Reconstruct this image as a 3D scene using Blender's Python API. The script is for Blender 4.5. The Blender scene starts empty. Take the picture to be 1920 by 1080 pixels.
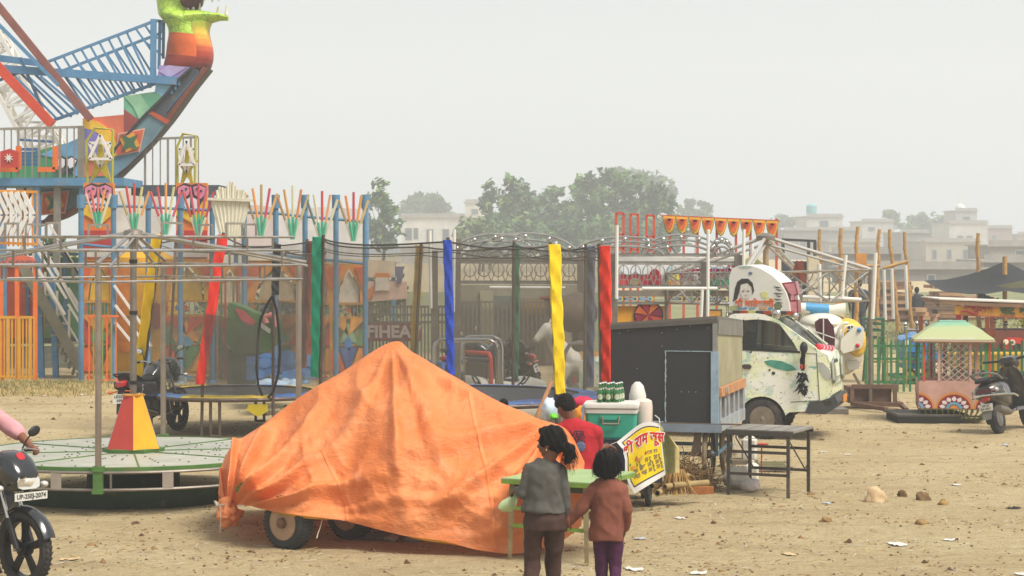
import bpy,math,random
from mathutils import Vector,Matrix,noise
R = math.radians
random.seed(7)
sc = bpy.context.scene
COL = sc.collection
# ------ camera
CAM_H,HOR,F = 2.7,455.0,4000.0
cam_data = bpy.data.cameras.new('camera')
cam = bpy.data.objects.new('camera',cam_data)
COL.objects.link(cam)
cam.location = (0,0,CAM_H)
cam.rotation_euler = (R(90),0,0)
cam_data.sensor_width = 36.0
cam_data.lens = F/1920*36
cam_data.shift_y = (HOR-540)/1920
cam_data.clip_start,cam_data.clip_end = 0.1,3000
cam_data.dof.use_dof = True
cam_data.dof.focus_distance = 23.0
cam_data.dof.aperture_fstop = 9.0
sc.camera = cam
# ------ sky, sun, exposure
SUN_EL,SUN_AZ = R(56),R(128)
world = bpy.data.worlds.new('World')
sc.world = world
world.use_nodes = True
wn,wl = world.node_tree.nodes,world.node_tree.links
bg = wn['Background']
sky = wn.new('ShaderNodeTexSky')
sky.sky_type = 'NISHITA'
sky.sun_disc = False
sky.sun_elevation = SUN_EL
sky.sun_rotation = SUN_AZ
sky.air_density = 1.0
sky.dust_density = 6.0
sky.ozone_density = 1.0
hs = wn.new('ShaderNodeMix'); hs.data_type = 'RGBA'
hs.inputs[0].default_value = 0.86
hs.inputs[7].default_value = (10.2,10.8,11.2,1)
wl.new(sky.outputs[0],hs.inputs[6])
wl.new(hs.outputs[2],bg.inputs[0])
bg.inputs[1].default_value = 0.045
sun_data = bpy.data.lights.new('sun','SUN')
sun_data.energy = 3.0
sun_data.angle = R(24)
sun_data.color = (1.0,0.955,0.88)
sun = bpy.data.objects.new('sun',sun_data)
COL.objects.link(sun)
sun.rotation_euler = (R(90)-SUN_EL,0,math.pi-SUN_AZ)
sc.view_settings.view_transform = 'Standard'
sc.view_settings.look = 'None'
sc.view_settings.exposure = 0.80
sc.view_settings.gamma = 1.0
sc.render.engine = 'CYCLES'
sc.cycles.transparent_max_bounces = 24
sc.cycles.max_bounces = 6
sc.cycles.volume_bounces = 1
sc.cycles.use_denoising = True
# ------ helpers
def W(x,y,Y):
 """photo pixel at depth Y -> world point"""
 return Vector(((x-960)/F*Y,Y,CAM_H-(y-HOR)/F*Y))
def G(x,y):
 """photo pixel on level ground -> world point"""
 return W(x,y,CAM_H*F/(y-HOR))
def V(*a):return Vector(a)
def rotz(a):return Matrix.Rotation(a,3,'Z')
def lin(c):
 c = c.lstrip('#')
 o = []
 for i in(0,2,4):
  u = int(c[i:i+2],16)/255
  o.append(u/12.92 if u<=.04045 else((u+.055)/1.055)**2.4)
 return tuple(o)
_M = {}
def mat(c,rough=.6,metal=0.,var=.14,sc_=5.,bump=0.,bsc=60.,dirt=.0,dcol=(.23,.17,.10),dsc=2.2,alpha=1.,coat=0.,trans=0.,key=None,k=.82,sss=0.):
 """painted / dusty surface: base colour broken up by noise, optional dust, bump"""
 kk = (c,rough,metal,var,sc_,bump,bsc,dirt,dcol,dsc,alpha,coat,trans,k,sss)
 if kk in _M:return _M[kk]
 col = lin(c)if isinstance(c,str)else c
 col = tuple(min(.9,u*k)for u in col)
 m = bpy.data.materials.new('surface'); m.use_nodes = True
 n,l = m.node_tree.nodes,m.node_tree.links
 b = n['Principled BSDF']
 b.inputs['Roughness'].default_value = rough
 b.inputs['Metallic'].default_value = metal
 b.inputs['Specular IOR Level'].default_value = .5 if rough<.36 else .27
 if coat:b.inputs['Coat Weight'].default_value = coat; b.inputs['Coat Roughness'].default_value = .15
 if trans:b.inputs['Transmission Weight'].default_value = trans
 if sss:b.inputs['Subsurface Weight'].default_value = sss; b.inputs['Subsurface Radius'].default_value = (.01,.004,.002)
 b.inputs['Alpha'].default_value = alpha
 tc = n.new('ShaderNodeTexCoord')
 nz = n.new('ShaderNodeTexNoise'); nz.inputs['Scale'].default_value = sc_; nz.inputs['Detail'].default_value = 6; nz.inputs['Roughness'].default_value = .62
 l.new(tc.outputs['Object'],nz.inputs['Vector'])
 r = n.new('ShaderNodeMapRange'); r.inputs[1].default_value = .3; r.inputs[2].default_value = .7
 l.new(nz.outputs[0],r.inputs[0])
 mx = n.new('ShaderNodeMix'); mx.data_type = 'RGBA'
 mx.inputs[6].default_value = (*[u*(1-var)for u in col],1)
 mx.inputs[7].default_value = (*[min(.95,u*(1+var))for u in col],1)
 l.new(r.outputs[0],mx.inputs[0])
 out = mx.outputs[2]
 if dirt:
  n2 = n.new('ShaderNodeTexNoise'); n2.inputs['Scale'].default_value = dsc; n2.inputs['Detail'].default_value = 8; n2.inputs['Roughness'].default_value = .7
  l.new(tc.outputs['Object'],n2.inputs['Vector'])
  r2 = n.new('ShaderNodeMapRange'); r2.inputs[1].default_value = .75-dirt*.5; r2.inputs[2].default_value = .95-dirt*.4; r2.inputs[4].default_value = .75
  l.new(n2.outputs[0],r2.inputs[0])
  m2 = n.new('ShaderNodeMix'); m2.data_type = 'RGBA'
  m2.inputs[7].default_value = (*dcol,1)
  l.new(r2.outputs[0],m2.inputs[0]); l.new(out,m2.inputs[6]); out = m2.outputs[2]
 l.new(out,b.inputs['Base Color'])
 if bump:
  n3 = n.new('ShaderNodeTexNoise'); n3.inputs['Scale'].default_value = bsc; n3.inputs['Detail'].default_value = 5
  l.new(tc.outputs['Object'],n3.inputs['Vector'])
  bp = n.new('ShaderNodeBump'); bp.inputs['Strength'].default_value = bump; bp.inputs['Distance'].default_value = .01
  l.new(n3.outputs[0],bp.inputs['Height']); l.new(bp.outputs[0],b.inputs['Normal'])
 _M[kk] = m
 return m
class MB:
 """collects shapes and links them as ONE mesh object"""
 def __init__(s):s.v,s.f,s.m = [],[],[]
 def add(s,vs,fs,mi=0):
  o = len(s.v)
  s.v+=[tuple(p)for p in vs]
  for f in fs:
   s.f.append([i+o for i in f]); s.m.append(mi)
  return s
 def box(s,c,d,rot=None,mi=0):
  c = Vector(c); h = Vector(d)/2
  P = []
  for z in(-1,1):
   for y in(-1,1):
    for x in(-1,1):
     p = Vector((x*h.x,y*h.y,z*h.z))
     P.append(c+(rot@p if rot else p))
  return s.add(P,[(0,2,3,1),(4,5,7,6),(0,1,5,4),(2,6,7,3),(0,4,6,2),(1,3,7,5)],mi)
 def bar(s,a,b,w,h=None,mi=0):
  a,b = Vector(a),Vector(b); h = h or w
  d = b-a; L = d.length
  if L<1e-6:return s
  d/=L
  up = Vector((0,0,1))if abs(d.z)<.95 else Vector((0,1,0))
  sx = d.cross(up).normalized(); sy = sx.cross(d)
  rot = Matrix((sx,d,sy)).transposed()
  return s.box((a+b)/2,(w,L,h),rot,mi)
 def tube(s,pts,r,n=8,mi=0,caps=True,closed=False):
  pts = [Vector(p)for p in pts]; N = len(pts)
  rs = r if isinstance(r,(list,tuple))else[r]*N
  vs,fs = [],[]
  prev = None
  for i,p in enumerate(pts):
   if closed:t = pts[(i+1)%N]-pts[i-1]
   else:t = pts[min(i+1,N-1)]-pts[max(i-1,0)]
   if t.length<1e-9:t = Vector((0,0,1))
   t.normalize()
   if prev is None:
    a = t.orthogonal().normalized()
   else:
    a = prev-t*prev.dot(t)
    a = a.normalized()if a.length>1e-6 else t.orthogonal().normalized()
   prev = a
   b = t.cross(a)
   for k in range(n):
    w = 2*math.pi*k/n
    vs.append(p+(a*math.cos(w)+b*math.sin(w))*rs[i])
  M_ = N if closed else N-1
  for i in range(M_):
   j = (i+1)%N
   for k in range(n):
    fs.append((i*n+k,i*n+(k+1)%n,j*n+(k+1)%n,j*n+k))
  if caps and not closed:
   fs.append(tuple(range(n-1,-1,-1))); fs.append(tuple((N-1)*n+k for k in range(n)))
  return s.add(vs,fs,mi)
 def cyl(s,a,b,r,n=12,mi=0,r2=None):return s.tube([a,b],[r,r if r2 is None else r2],n,mi)
 def lathe(s,prof,n=24,M=None,mi=0,caps=True):
  """prof: (radius, z) pairs; M: 4x4 placing matrix"""
  vs,fs = [],[]
  for r,z in prof:
   for k in range(n):
    w = 2*math.pi*k/n
    p = Vector((r*math.cos(w),r*math.sin(w),z))
    vs.append(M@p if M else p)
  for i in range(len(prof)-1):
   for k in range(n):
    fs.append((i*n+k,i*n+(k+1)%n,(i+1)*n+(k+1)%n,(i+1)*n+k))
  if caps:
   if prof[0][0]>1e-5:fs.append(tuple(range(n-1,-1,-1)))
   if prof[-1][0]>1e-5:fs.append(tuple((len(prof)-1)*n+k for k in range(n)))
  return s.add(vs,fs,mi)
 def prism(s,poly,ext,mi=0):
  poly = [Vector(p)for p in poly]; e = Vector(ext); n = len(poly)
  vs = poly+[p+e for p in poly]
  fs = [tuple(range(n)),tuple(range(2*n-1,n-1,-1))]+[(i,i+n,(i+1)%n+n,(i+1)%n)for i in range(n)]
  return s.add(vs,fs,mi)
 def pp(s,px,Y,th,mi=0):
  """outline traced at depth Y, th metres thick going away"""
  return s.prism([W(x,y,Y)for x,y in px],(0,th,0),mi)
 def ell(s,c,r,rot=None,nu=16,nv=10,mi=0):
  c = Vector(c); vs,fs = [],[]
  for j in range(nv+1):
   a = math.pi*j/nv
   for i in range(nu):
    b = 2*math.pi*i/nu
    p = Vector((r[0]*math.sin(a)*math.cos(b),r[1]*math.sin(a)*math.sin(b),r[2]*math.cos(a)))
    vs.append(c+(rot@p if rot else p))
  for j in range(nv):
   for i in range(nu):
    fs.append((j*nu+i,(j+1)*nu+i,(j+1)*nu+(i+1)%nu,j*nu+(i+1)%nu))
  return s.add(vs,fs,mi)
 def grid(s,fn,nu,nv,mi=0,closed_u=False):
  vs = [fn(i/nu,j/nv)for j in range(nv+1)for i in range(nu+(0 if closed_u else 1))]
  w = nu if closed_u else nu+1
  fs = [(j*w+i,j*w+(i+1)%w,(j+1)*w+(i+1)%w,(j+1)*w+i)for j in range(nv)for i in range(nu)]
  return s.add(vs,fs,mi)
 def loft(s,rings,mi=0,caps=True):
  n = len(rings[0]); vs = [p for r in rings for p in r]; fs = []
  for i in range(len(rings)-1):
   for k in range(n):
    fs.append((i*n+k,i*n+(k+1)%n,(i+1)*n+(k+1)%n,(i+1)*n+k))
  if caps:fs.append(tuple(range(n-1,-1,-1))); fs.append(tuple((len(rings)-1)*n+k for k in range(n)))
  return s.add(vs,fs,mi)
 def build(s,name,mats,parent=None,smooth=True,world=False,ang=38,loc=None,rz=0,fix=True):
  me = bpy.data.meshes.new(name)
  off = Vector((0,0,0))
  if world:
   q = parent
   while q is not None:off+=Vector(q.location); q = q.parent
  me.from_pydata([tuple(Vector(p)-off)for p in s.v],[],s.f)
  if not isinstance(mats,(list,tuple)):mats = [mats]
  for m in mats:me.materials.append(m)
  me.polygons.foreach_set('material_index',s.m)
  if fix:
   import bmesh
   bm = bmesh.new(); bm.from_mesh(me); bmesh.ops.recalc_face_normals(bm,faces=bm.faces); bm.to_mesh(me); bm.free()
  if smooth:
   me.polygons.foreach_set('use_smooth',[True]*len(me.polygons))
   me.set_sharp_from_angle(angle=R(ang))
  me.update()
  o = bpy.data.objects.new(name,me); COL.objects.link(o)
  o.parent = parent
  if loc is not None:o.location = loc
  o.rotation_euler.z = rz
  return o
def tag(o,label,cat,group=None,kind=None):
 if label:o['label'] = label
 if cat:o['category'] = cat
 if group:o['group'] = group
 if kind:o['kind'] = kind
 return o
def thing(name,label,cat,loc=(0,0,0),rz=0,group=None):
 o = bpy.data.objects.new(name,None); COL.objects.link(o)
 o.empty_display_size = .2
 o.location = loc; o.rotation_euler.z = rz
 return tag(o,label,cat,group)
def copy_tree(o,loc=None,rz=None,label=None,parent=None):
 c = o.copy(); COL.objects.link(c)
 if parent is not None:c.parent = parent
 if loc is not None:c.location = loc
 if rz is not None:c.rotation_euler.z = rz
 if label:c['label'] = label
 for ch in o.children:copy_tree(ch,parent=c)
 return c
def structure(o):o['kind'] = 'structure'; return o
def evaluated_mesh(o):
 """mesh of a temporary object with its modifiers or letters applied, worked out in a scratch scene"""
 s = bpy.data.scenes.new('scratch'); s.collection.objects.link(o)
 with bpy.context.temp_override(scene=s,view_layer=s.view_layers[0]):
  dg = bpy.context.evaluated_depsgraph_get()
  me = bpy.data.meshes.new_from_object(o.evaluated_get(dg))
 bpy.data.scenes.remove(s); return me
def text_mb(body,size,M,mi=0,bold=.0,ext=.004,shear=0.,spacing=1.):
 """lettering as geometry: returns (verts, faces) placed by the 4x4 matrix M (letters in its XY plane, centred)"""
 cu = bpy.data.curves.new('lettering','FONT')
 cu.body = body; cu.size = size; cu.extrude = ext; cu.offset = bold; cu.shear = shear
 cu.align_x = 'CENTER'; cu.align_y = 'CENTER'; cu.resolution_u = 2; cu.space_character = spacing
 o = bpy.data.objects.new('lettering',cu); me = evaluated_mesh(o)
 vs = [M@v.co for v in me.vertices]; fs = [tuple(p.vertices)for p in me.polygons]
 bpy.data.objects.remove(o); bpy.data.curves.remove(cu); bpy.data.meshes.remove(me)
 return vs,fs
FACE = Matrix.Rotation(R(90),4,'X')
def letters(name,body,size,m,parent,at,rz=0.,bold=.0,shear=0.,roll=0.,world=True,spacing=1.,ext=.004):
 M = Matrix.Translation(Vector(at))@Matrix.Rotation(rz,4,'Z')@FACE@Matrix.Rotation(roll,4,'Z')
 vs,fs = text_mb(body,size,M,bold=bold,shear=shear,spacing=spacing,ext=ext)
 return MB().add(vs,fs).build(name,m,parent,smooth=False,world=world,fix=False)
def arc(c,r,a0,a1,n,ax=(1,0,0),ay=(0,0,1),ry=None):
 c,ax,ay = Vector(c),Vector(ax),Vector(ay); ry = ry or r
 return[c+ax*(r*math.cos(R(a0+(a1-a0)*i/n)))+ay*(ry*math.sin(R(a0+(a1-a0)*i/n)))for i in range(n+1)]
def fbm(p,o=4):
 return noise.fractal(Vector(p),1.0,2.0,o)
STEEL = mat('#b4aea6',.32,.85,.22,7,dirt=.35,dcol=(.30,.25,.19))
STEEL_D = mat('#8d8378',.45,.55,.2,6,dirt=.4,dcol=(.24,.17,.11))
CHROME = mat('#d8d6d0',.14,1.,.06,9)
RUST = mat('#6b4a3a',.8,.1,.3,9,bump=.2)
BLACK = mat('#2a2a2b',.45,0,.2,7,dirt=.3)
RUBBER = mat('#3c3a38',.85,0,.2,12,dirt=.45,bump=.25,bsc=90)
WHITE = mat('#e6e2da',.5,0,.06,3,dirt=.25)
SKYBLUE = mat('#5b8db4',.55,.1,.15,5,dirt=.35)
YEL = mat('#f2c21c',.55,0,.1,5,dirt=.25)
ORG = mat('#e8722e',.6,0,.15,4,dirt=.3)
REDP = mat('#c0392f',.55,0,.15,5,dirt=.3)
GRNP = mat('#3f8f4f',.6,0,.15,5,dirt=.3)
BLUP = mat('#2f7fc0',.5,0,.12,5,dirt=.25)
WOOD = mat('#a98258',.8,0,.25,9,bump=.3)
BAMBOO = mat('#bf8f4e',.7,0,.22,6,bump=.2)
SKIN = mat('#8a5a42',.55,0,.08,18,sss=.1,k=.85)
HAIR = mat('#15100e',.62,0,.3,30,k=.5)
HAIR.node_tree.nodes['Principled BSDF'].inputs['Specular IOR Level'].default_value = .1
# ------ ground
def ground_z(x,y):
 a = max(0.,min(1.,(y-9)/4))*max(0.,1-y/90)
 return(noise.noise((x*.35,y*.35,0))*.035+noise.noise((x*1.7,y*1.7,5))*.014+noise.noise((x*5,y*5,9))*.010-.03*max(0,noise.noise((x*3.2,y*2.4,31))-.28)-.05*max(0,noise.noise((x*.9-y*.25,y*.3,51))-.3))*a
def ground_material():
 m = bpy.data.materials.new('sandy_soil'); m.use_nodes = True
 n,l = m.node_tree.nodes,m.node_tree.links
 b = n['Principled BSDF']; b.inputs['Roughness'].default_value = .95; b.inputs['Specular IOR Level'].default_value = .1
 tc = n.new('ShaderNodeTexCoord')
 def nz(s,d=8,r=.65,stretch=None):
  q = n.new('ShaderNodeTexNoise'); q.inputs['Scale'].default_value = s; q.inputs['Detail'].default_value = d; q.inputs['Roughness'].default_value = r
  if stretch:
   mp = n.new('ShaderNodeMapping'); mp.inputs['Scale'].default_value = stretch
   l.new(tc.outputs['Object'],mp.inputs[0]); l.new(mp.outputs[0],q.inputs['Vector'])
  else:l.new(tc.outputs['Object'],q.inputs['Vector'])
  return q.outputs[0]
 def ramp(src,stops):
  q = n.new('ShaderNodeValToRGB'); e = q.color_ramp.elements
  e[0].position,e[0].color = stops[0][0],(*stops[0][1],1)
  e[1].position,e[1].color = stops[-1][0],(*stops[-1][1],1)
  for p,c in stops[1:-1]:
   k = e.new(p); k.color = (*c,1)
  l.new(src,q.inputs[0]); return q.outputs[0]
 def mix(fac,a,bcol):
  q = n.new('ShaderNodeMix'); q.data_type = 'RGBA'
  l.new(fac,q.inputs[0])
  if isinstance(a,tuple):q.inputs[6].default_value = (*a,1)
  else:l.new(a,q.inputs[6])
  if isinstance(bcol,tuple):q.inputs[7].default_value = (*bcol,1)
  else:l.new(bcol,q.inputs[7])
  return q.outputs[2]
 base = ramp(nz(.45,10),[(.3,(.45,.335,.185)),(.5,(.53,.415,.23)),(.7,(.60,.49,.285))])
 base = mix(ramp(nz(6,8,.75,(.8,1.6,1)),[(.46,(0,0,0)),(.62,(.6,.6,.6))]),base,(.37,.275,.155))
 base = mix(ramp(nz(16,4,.8,(.5,3,1)),[(.60,(0,0,0)),(.70,(.8,.8,.8))]),base,(.56,.43,.24))
 base = mix(ramp(nz(9,6,.8,(1,2.2,1)),[(.575,(0,0,0)),(.66,(.9,.9,.9))]),base,(.20,.135,.07))
 base = mix(ramp(nz(38,3,.7),[(.55,(0,0,0)),(.68,(.8,.8,.8))]),base,(.22,.15,.08))
 base = mix(ramp(nz(70,2,.6),[(.60,(0,0,0)),(.70,(.7,.7,.7))]),base,(.66,.55,.35))
 base = mix(ramp(nz(.9,5,.6,(.35,1.7,1)),[(.52,(0,0,0)),(.68,(.55,.55,.55))]),base,(.30,.215,.115))
 base = mix(ramp(nz(3.2,5,.7,(.8,1.5,1)),[(.58,(0,0,0)),(.72,(.7,.7,.7))]),base,(.60,.49,.31))
 l.new(base,b.inputs['Base Color'])
 bp = n.new('ShaderNodeBump'); bp.inputs['Strength'].default_value = .9; bp.inputs['Distance'].default_value = .09
 l.new(nz(9,10,.75),bp.inputs['Height']); l.new(bp.outputs[0],b.inputs['Normal'])
 return m
def build_ground():
 ys = [7*(60/7)**(j/720)for j in range(721)]+[60*(500/60)**(j/60)for j in range(1,61)]
 us = [-1+2*i/300 for i in range(301)]
 vs,fs = [],[]
 for y in ys:
  for u in us:
   x = u*(y*.34+.8)if y<120 else u*(y*.34+.8+(y-120)*.4)
   vs.append((x,y,ground_z(x,y)))
 N = len(us)
 for j in range(len(ys)-1):
  for i in range(N-1):
   fs.append((j*N+i,j*N+i+1,(j+1)*N+i+1,(j+1)*N+i))
 me = bpy.data.meshes.new('ground')
 o0 = len(vs)
 wide = 420
 vs+=[(-wide,-30,0),(wide,-30,0),(wide,500,0),(-wide,500,0)]
 L = [j*N for j in range(len(ys))]; Rr = [j*N+N-1 for j in range(len(ys))]
 fs.append([o0,o0+1]+[N-1-i for i in range(N)])
 fs.append([o0+1,o0+2]+Rr[::-1])
 fs.append([o0+3,o0]+L)
 me.from_pydata(vs,[],fs)
 me.materials.append(ground_material())
 me.polygons.foreach_set('use_smooth',[True]*len(me.polygons))
 o = bpy.data.objects.new('ground',me); COL.objects.link(o); structure(o)
build_ground()
def meadow():
 mb = MB()
 def fn(u,v):
  y = 52+v*62+(noise.noise((u*9,3,1))*2.5 if v<.1 else 0)
  x = -30+u*110 if v else-30+u*110
  return(x,y,.012+.05*v+.03*noise.noise((x*.5,y*.5,2))*v)
 mb.grid(fn,90,24)
 m = mat('#86875a',.95,0,.35,.5,bump=.6,bsc=6,dirt=.45,dcol=(.30,.24,.13),dsc=.35,k=.75)
 structure(mb.build('meadow',m))
meadow()
def grass_patch():
 rnd = random.Random(3)
 mb = MB()
 def blade(p,h,w):
  a = rnd.uniform(0,6.28); d = V(math.cos(a),math.sin(a),0); t = V(rnd.uniform(-.5,.5),rnd.uniform(-.5,.5),1)*h
  mb.add([p-d*w,p+d*w,p+t],[(0,1,2)],0 if rnd.random()<.65 else 1)
 for _ in range(9000):
  x = rnd.uniform(-11,-5.4); y = rnd.gauss(38.6,.5)
  if x>-7.6 and rnd.random()<.55:continue
  z = .17*math.exp(-((y-38.7)/.55)**2)*(1 if x<-7.2 else .5)
  blade(V(x,y,z),rnd.uniform(.015,.07),.010)
 for _ in range(6500):
  y = rnd.uniform(53,80); x = rnd.uniform(.13,.26)*y
  blade(V(x,y,.03),rnd.uniform(.03,.11),.02)
 o = mb.build('grass',[mat('#958d52',.9,0,.3,2,k=.8),mat('#c4b27a',.9,0,.2,2,k=.8)],fix=False)
 o['kind'] = 'stuff'; tag(o,'dry yellow green grass in patches along the edges of the sandy ground','grass')
 bank = MB()
 def fn(u,v):
  x = -11.5+u*6.4; y = 37.4+v*2.8
  t = math.exp(-((y-38.7)/.6)**2)*(1 if x<-7.2 else .55)*min(1,(1-u)*6,u*6+.5)
  return(x,y,.165*t-.01+.02*noise.noise((x*3,y*3,0))*t)
 bank.grid(fn,60,16)
 structure(bank.build('earth_bank',mat('#a58c5c',.95,0,.25,3,bump=.7,bsc=12)))
grass_patch()
def clods():
 """trampled earth crumbs, chaff and straw: nobody could count them"""
 rnd = random.Random(11); mb = MB()
 for _ in range(15000):
  t = rnd.random(); y = 14.5+26*t**1.6; x = (rnd.random()-.5)*.52*y
  z = ground_z(x,y); k = rnd.random()
  if noise.noise((x*.5,y*.9,20))<.02 and rnd.random()<.75:continue
  if k<.58:
   r = rnd.uniform(.006,.02)*(rnd.uniform(1.6,2.8)if rnd.random()<.07 else 1)
   q = [V(rnd.uniform(-1,1),rnd.uniform(-1,1),0).normalized()*r*rnd.uniform(.6,1.2)for _ in range(3)]
   a = [V(x+r*math.cos(w)*rnd.uniform(.6,1.3),y+r*math.sin(w)*rnd.uniform(.6,1.3),z+r*rnd.uniform(-.2,.3))for w in(0,1.3,2.5,3.8,5)]
   top = V(x+rnd.uniform(-.3,.3)*r,y,z+r*rnd.uniform(.5,.95))
   mb.add(a+[top],[(0,1,5),(1,2,5),(2,3,5),(3,4,5),(4,0,5)],rnd.choice((0,0,1)))
  else:
   a = rnd.uniform(0,6.28); L = rnd.uniform(.03,.12)
   mb.bar((x,y,z+.006),(x+L*math.cos(a),y+L*math.sin(a),z+rnd.uniform(.004,.03)),.005,.003,rnd.choice((2,2,0,3)))
 o = mb.build('soil_litter',[mat('#8d6e46',.95,0,.3,9),mat('#5d442b',.95,0,.3,9),mat('#cdb27a',.9,0,.2,9),mat('#d8d0c0',.8,0,.1,9)],smooth=False,fix=False)
 o['kind'] = 'stuff'; tag(o,'earth crumbs, chaff and straw trampled over the sandy ground','litter')
clods()
def bits():
 rnd = random.Random(5)
 spec = [(1793,911,24,'w','white folded paper scrap lying alone at the right'),(1550,948,18,'b','pale blue white wrapper lying left of the rounded stone'),(1682,1019,38,'w','long flat white paper strip in the bare foreground'),(1780,1012,26,'w','thin white wrapper near the right edge'),(1275,975,22,'w','crumpled clear white plastic right of the green table'),(1200,1010,30,'b','bluish white plastic scrap beside the table leg'),(1190,1066,44,'w','long white paper strip right of the smaller child'),(1545,848,14,'w','small white paper piece beyond the black table'),(1590,853,16,'w','small grey white paper among straw beyond the table'),(1885,834,16,'b','white scrap on the ground below the scooter'),(158,741,18,'w','white plastic bag remnant at the grassy bank'),(82,742,18,'p','pinkish white scrap at the foot of the grassy bank'),(1900,952,34,'k','thin black scrap lying at the right edge'),(755,1012,26,'b','crumpled bluish plastic under the orange cover'),(130,1053,44,'t','flat tan cardboard piece beside the motorbike wheel'),(1480,1034,30,'t','yellow brown leaf plate in the foreground'),(1310,1074,40,'w','pale paper scrap at the bottom edge'),(1915,1078,30,'w','white paper scrap in the bottom right corner')]
 cols = {'w':mat('#d9d4ca',.8,0,.12,20),'b':mat('#bcc5cf',.5,0,.1,20),'p':mat('#d8b3a4',.7,0,.1,20),'k':mat('#2c2926',.7,0,.1,20),'t':mat('#cdb083',.8,0,.1,20)}
 for x,y,wpx,c,lab in spec:
  p = G(x,y); s = wpx/F*p.y/2*.8
  mb = MB()
  a0 = rnd.uniform(-.4,.4); sh = rnd.uniform(.35,.7)
  def fn(u,v):
   q = V((u-.5)*2*s*(1-.3*abs(v-.5)),(v-.5)*4*s*sh,0)
   q = rotz(a0)@q
   zz = .006+s*.35*max(0,noise.noise((u*3+x,v*2.5,y)))+s*.15*abs(u-.5)
   return(p.x+q.x,p.y+q.y,ground_z(p.x+q.x,p.y+q.y)+zz)
  mb.grid(fn,7,5)
  o = mb.build('paper_scrap',cols[c]); tag(o,lab,'litter','scraps of paper and plastic on the sand')
 for(x,y,w,h,col,lab)in[(1640,940,40,24,'#cdb088','pale smooth rounded stone lying on the sand'),(1692,931,18,11,'#6b5233','small dark brown clod right of the rounded stone'),(1731,938,28,16,'#7a6140','larger brown clod beside a pink scrap'),(1549,979,24,9,'#8f7145','low brown lump of earth in the middle foreground'),(1768,946,20,9,'#a1814f','low sandy lump right of the brown clods'),(1728,984,26,10,'#97784a','flattened brown lump in the right foreground'),(1742,790,36,14,'#b39468','stone wedged under the flat black board')]:
  p = G(x,y); s = w/F*p.y/2; hz = h/F*p.y
  mb = MB(); mb.ell((0,0,0),(1,1,1),nu=18,nv=12)
  vs = []
  for q in mb.v:
   q = Vector(q); d = 1+.5*noise.noise(q*1.6+V(x,y,0))+.22*noise.noise(q*4+V(x,0,0))+.1*noise.noise(q*9+V(0,x,0))
   vs.append(p+V(q.x*s*d,q.y*s*.8*d,max(-.25,q.z)*hz*d))
  mb.v = [tuple(q)for q in vs]
  tag(mb.build('stone',mat(col,.9,0,.2,14,bump=.5,bsc=30),ang=80),lab,'stone','stones and clods on the sand')
bits()
# ------ trees
def leaf_mat(c):return mat(c,.7,0,.45,.5,k=.74)
def tree(name,lab,Y,blobs,leaf,cols,dens,seed,group='trees behind the fair',trunk=None):
 """blobs: (px, py, rx_px, ry_px): leaf clumps fill them; trunk and limbs reach into each blob"""
 rnd = random.Random(seed)
 if Y>100:Y*=1.42; leaf*=1.42; dens/=2.0
 s = Y/F
 cx = sum(b[0]for b in blobs)/len(blobs)if trunk is None else trunk
 base = W(cx,HOR,Y); base.z = 0
 root = thing(name,lab,'tree',base,0,group)
 t = MB(); top = max(W(b[0],b[1],Y).z for b in blobs)
 hr = max(.12,top*.022)
 t.tube([base,base+V(.15,0,top*.3),base+V(-.1,0,top*.6),base+V(.05,.1,top*.92)],[hr,hr*.8,hr*.55,hr*.15],7)
 cr = MB()
 for(x,y,rx,ry)in blobs:
  c = W(x,y,Y); RX,RZ = rx*s,ry*s; RY = (RX+RZ)/2
  dy = rnd.uniform(-.5,.5)*RX; c = c+V(0,dy,0)
  st = base+V(0,0,min(c.z*.75,top*.55))
  t.tube([st,st.lerp(c,.5)+V(0,0,-.1*RZ),c,c+V(rnd.uniform(-.4,.4)*RX,0,RZ*.6)],[hr*.5,hr*.35,hr*.18,.02],5)
  n = int(dens*max(1.5,3.6*RX*RZ))
  for _ in range(n):
   d = V(rnd.gauss(0,1),rnd.gauss(0,1),rnd.gauss(0,1)).normalized()*rnd.random()**.42
   k = 1+.35*noise.noise(d*2.2+V(x*.13,y*.1,seed))
   p = c+V(d.x*RX*k,d.y*RY*k,d.z*RZ*k)
   if noise.noise(p*(.9/max(.5,leaf*2.4))+V(seed,0,0))<-.06:continue
   q = leaf*rnd.uniform(.5,1.2)
   a = V(rnd.gauss(0,1),rnd.gauss(0,1),rnd.gauss(0,.6)).normalized(); b_ = a.orthogonal().normalized(); b_ = (b_+.5*V(rnd.gauss(0,1),rnd.gauss(0,1),rnd.gauss(0,1))).normalized()
   mi = 0 if noise.noise(p*.35+V(0,seed,0))>.05 else 1
   if rnd.random()<.12:mi = 2
   cr.add([p-a*q,p-b_*q*.55,p+a*q,p+b_*q*.55],[(0,1,2,3)],mi)
 t.build('trunk',mat('#6b5a48',.9,0,.2,3),root,world=True)
 cr.build('crown',[leaf_mat(c)for c in cols],root,smooth=False,world=True,fix=False)
 return root
GC = ['#64863f','#3d5a2c','#89a457']
GD = ['#567643','#38562f','#75904f']
tree('slender_tree','tall narrow feathery tree standing left of the long white house',125,[(712,352,16,20),(706,378,24,26),(722,392,26,26),(704,412,30,28),(728,425,30,28),(712,445,36,24),(735,448,26,20)],.26,GC,130,1)
tree('round_tree','broad round hazy tree rising behind the long white house',260,[(798,388,34,24),(770,392,26,18),(826,390,24,18),(800,402,50,16),(785,376,20,14),(815,376,18,14)],.5,GD,60,2)
tree('slender_tree','thin upright tree at the left end of the dense green grove',150,[(921,360,16,22),(916,385,20,22),(925,408,24,24),(912,425,24,20)],.28,GC,120,3)
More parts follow.
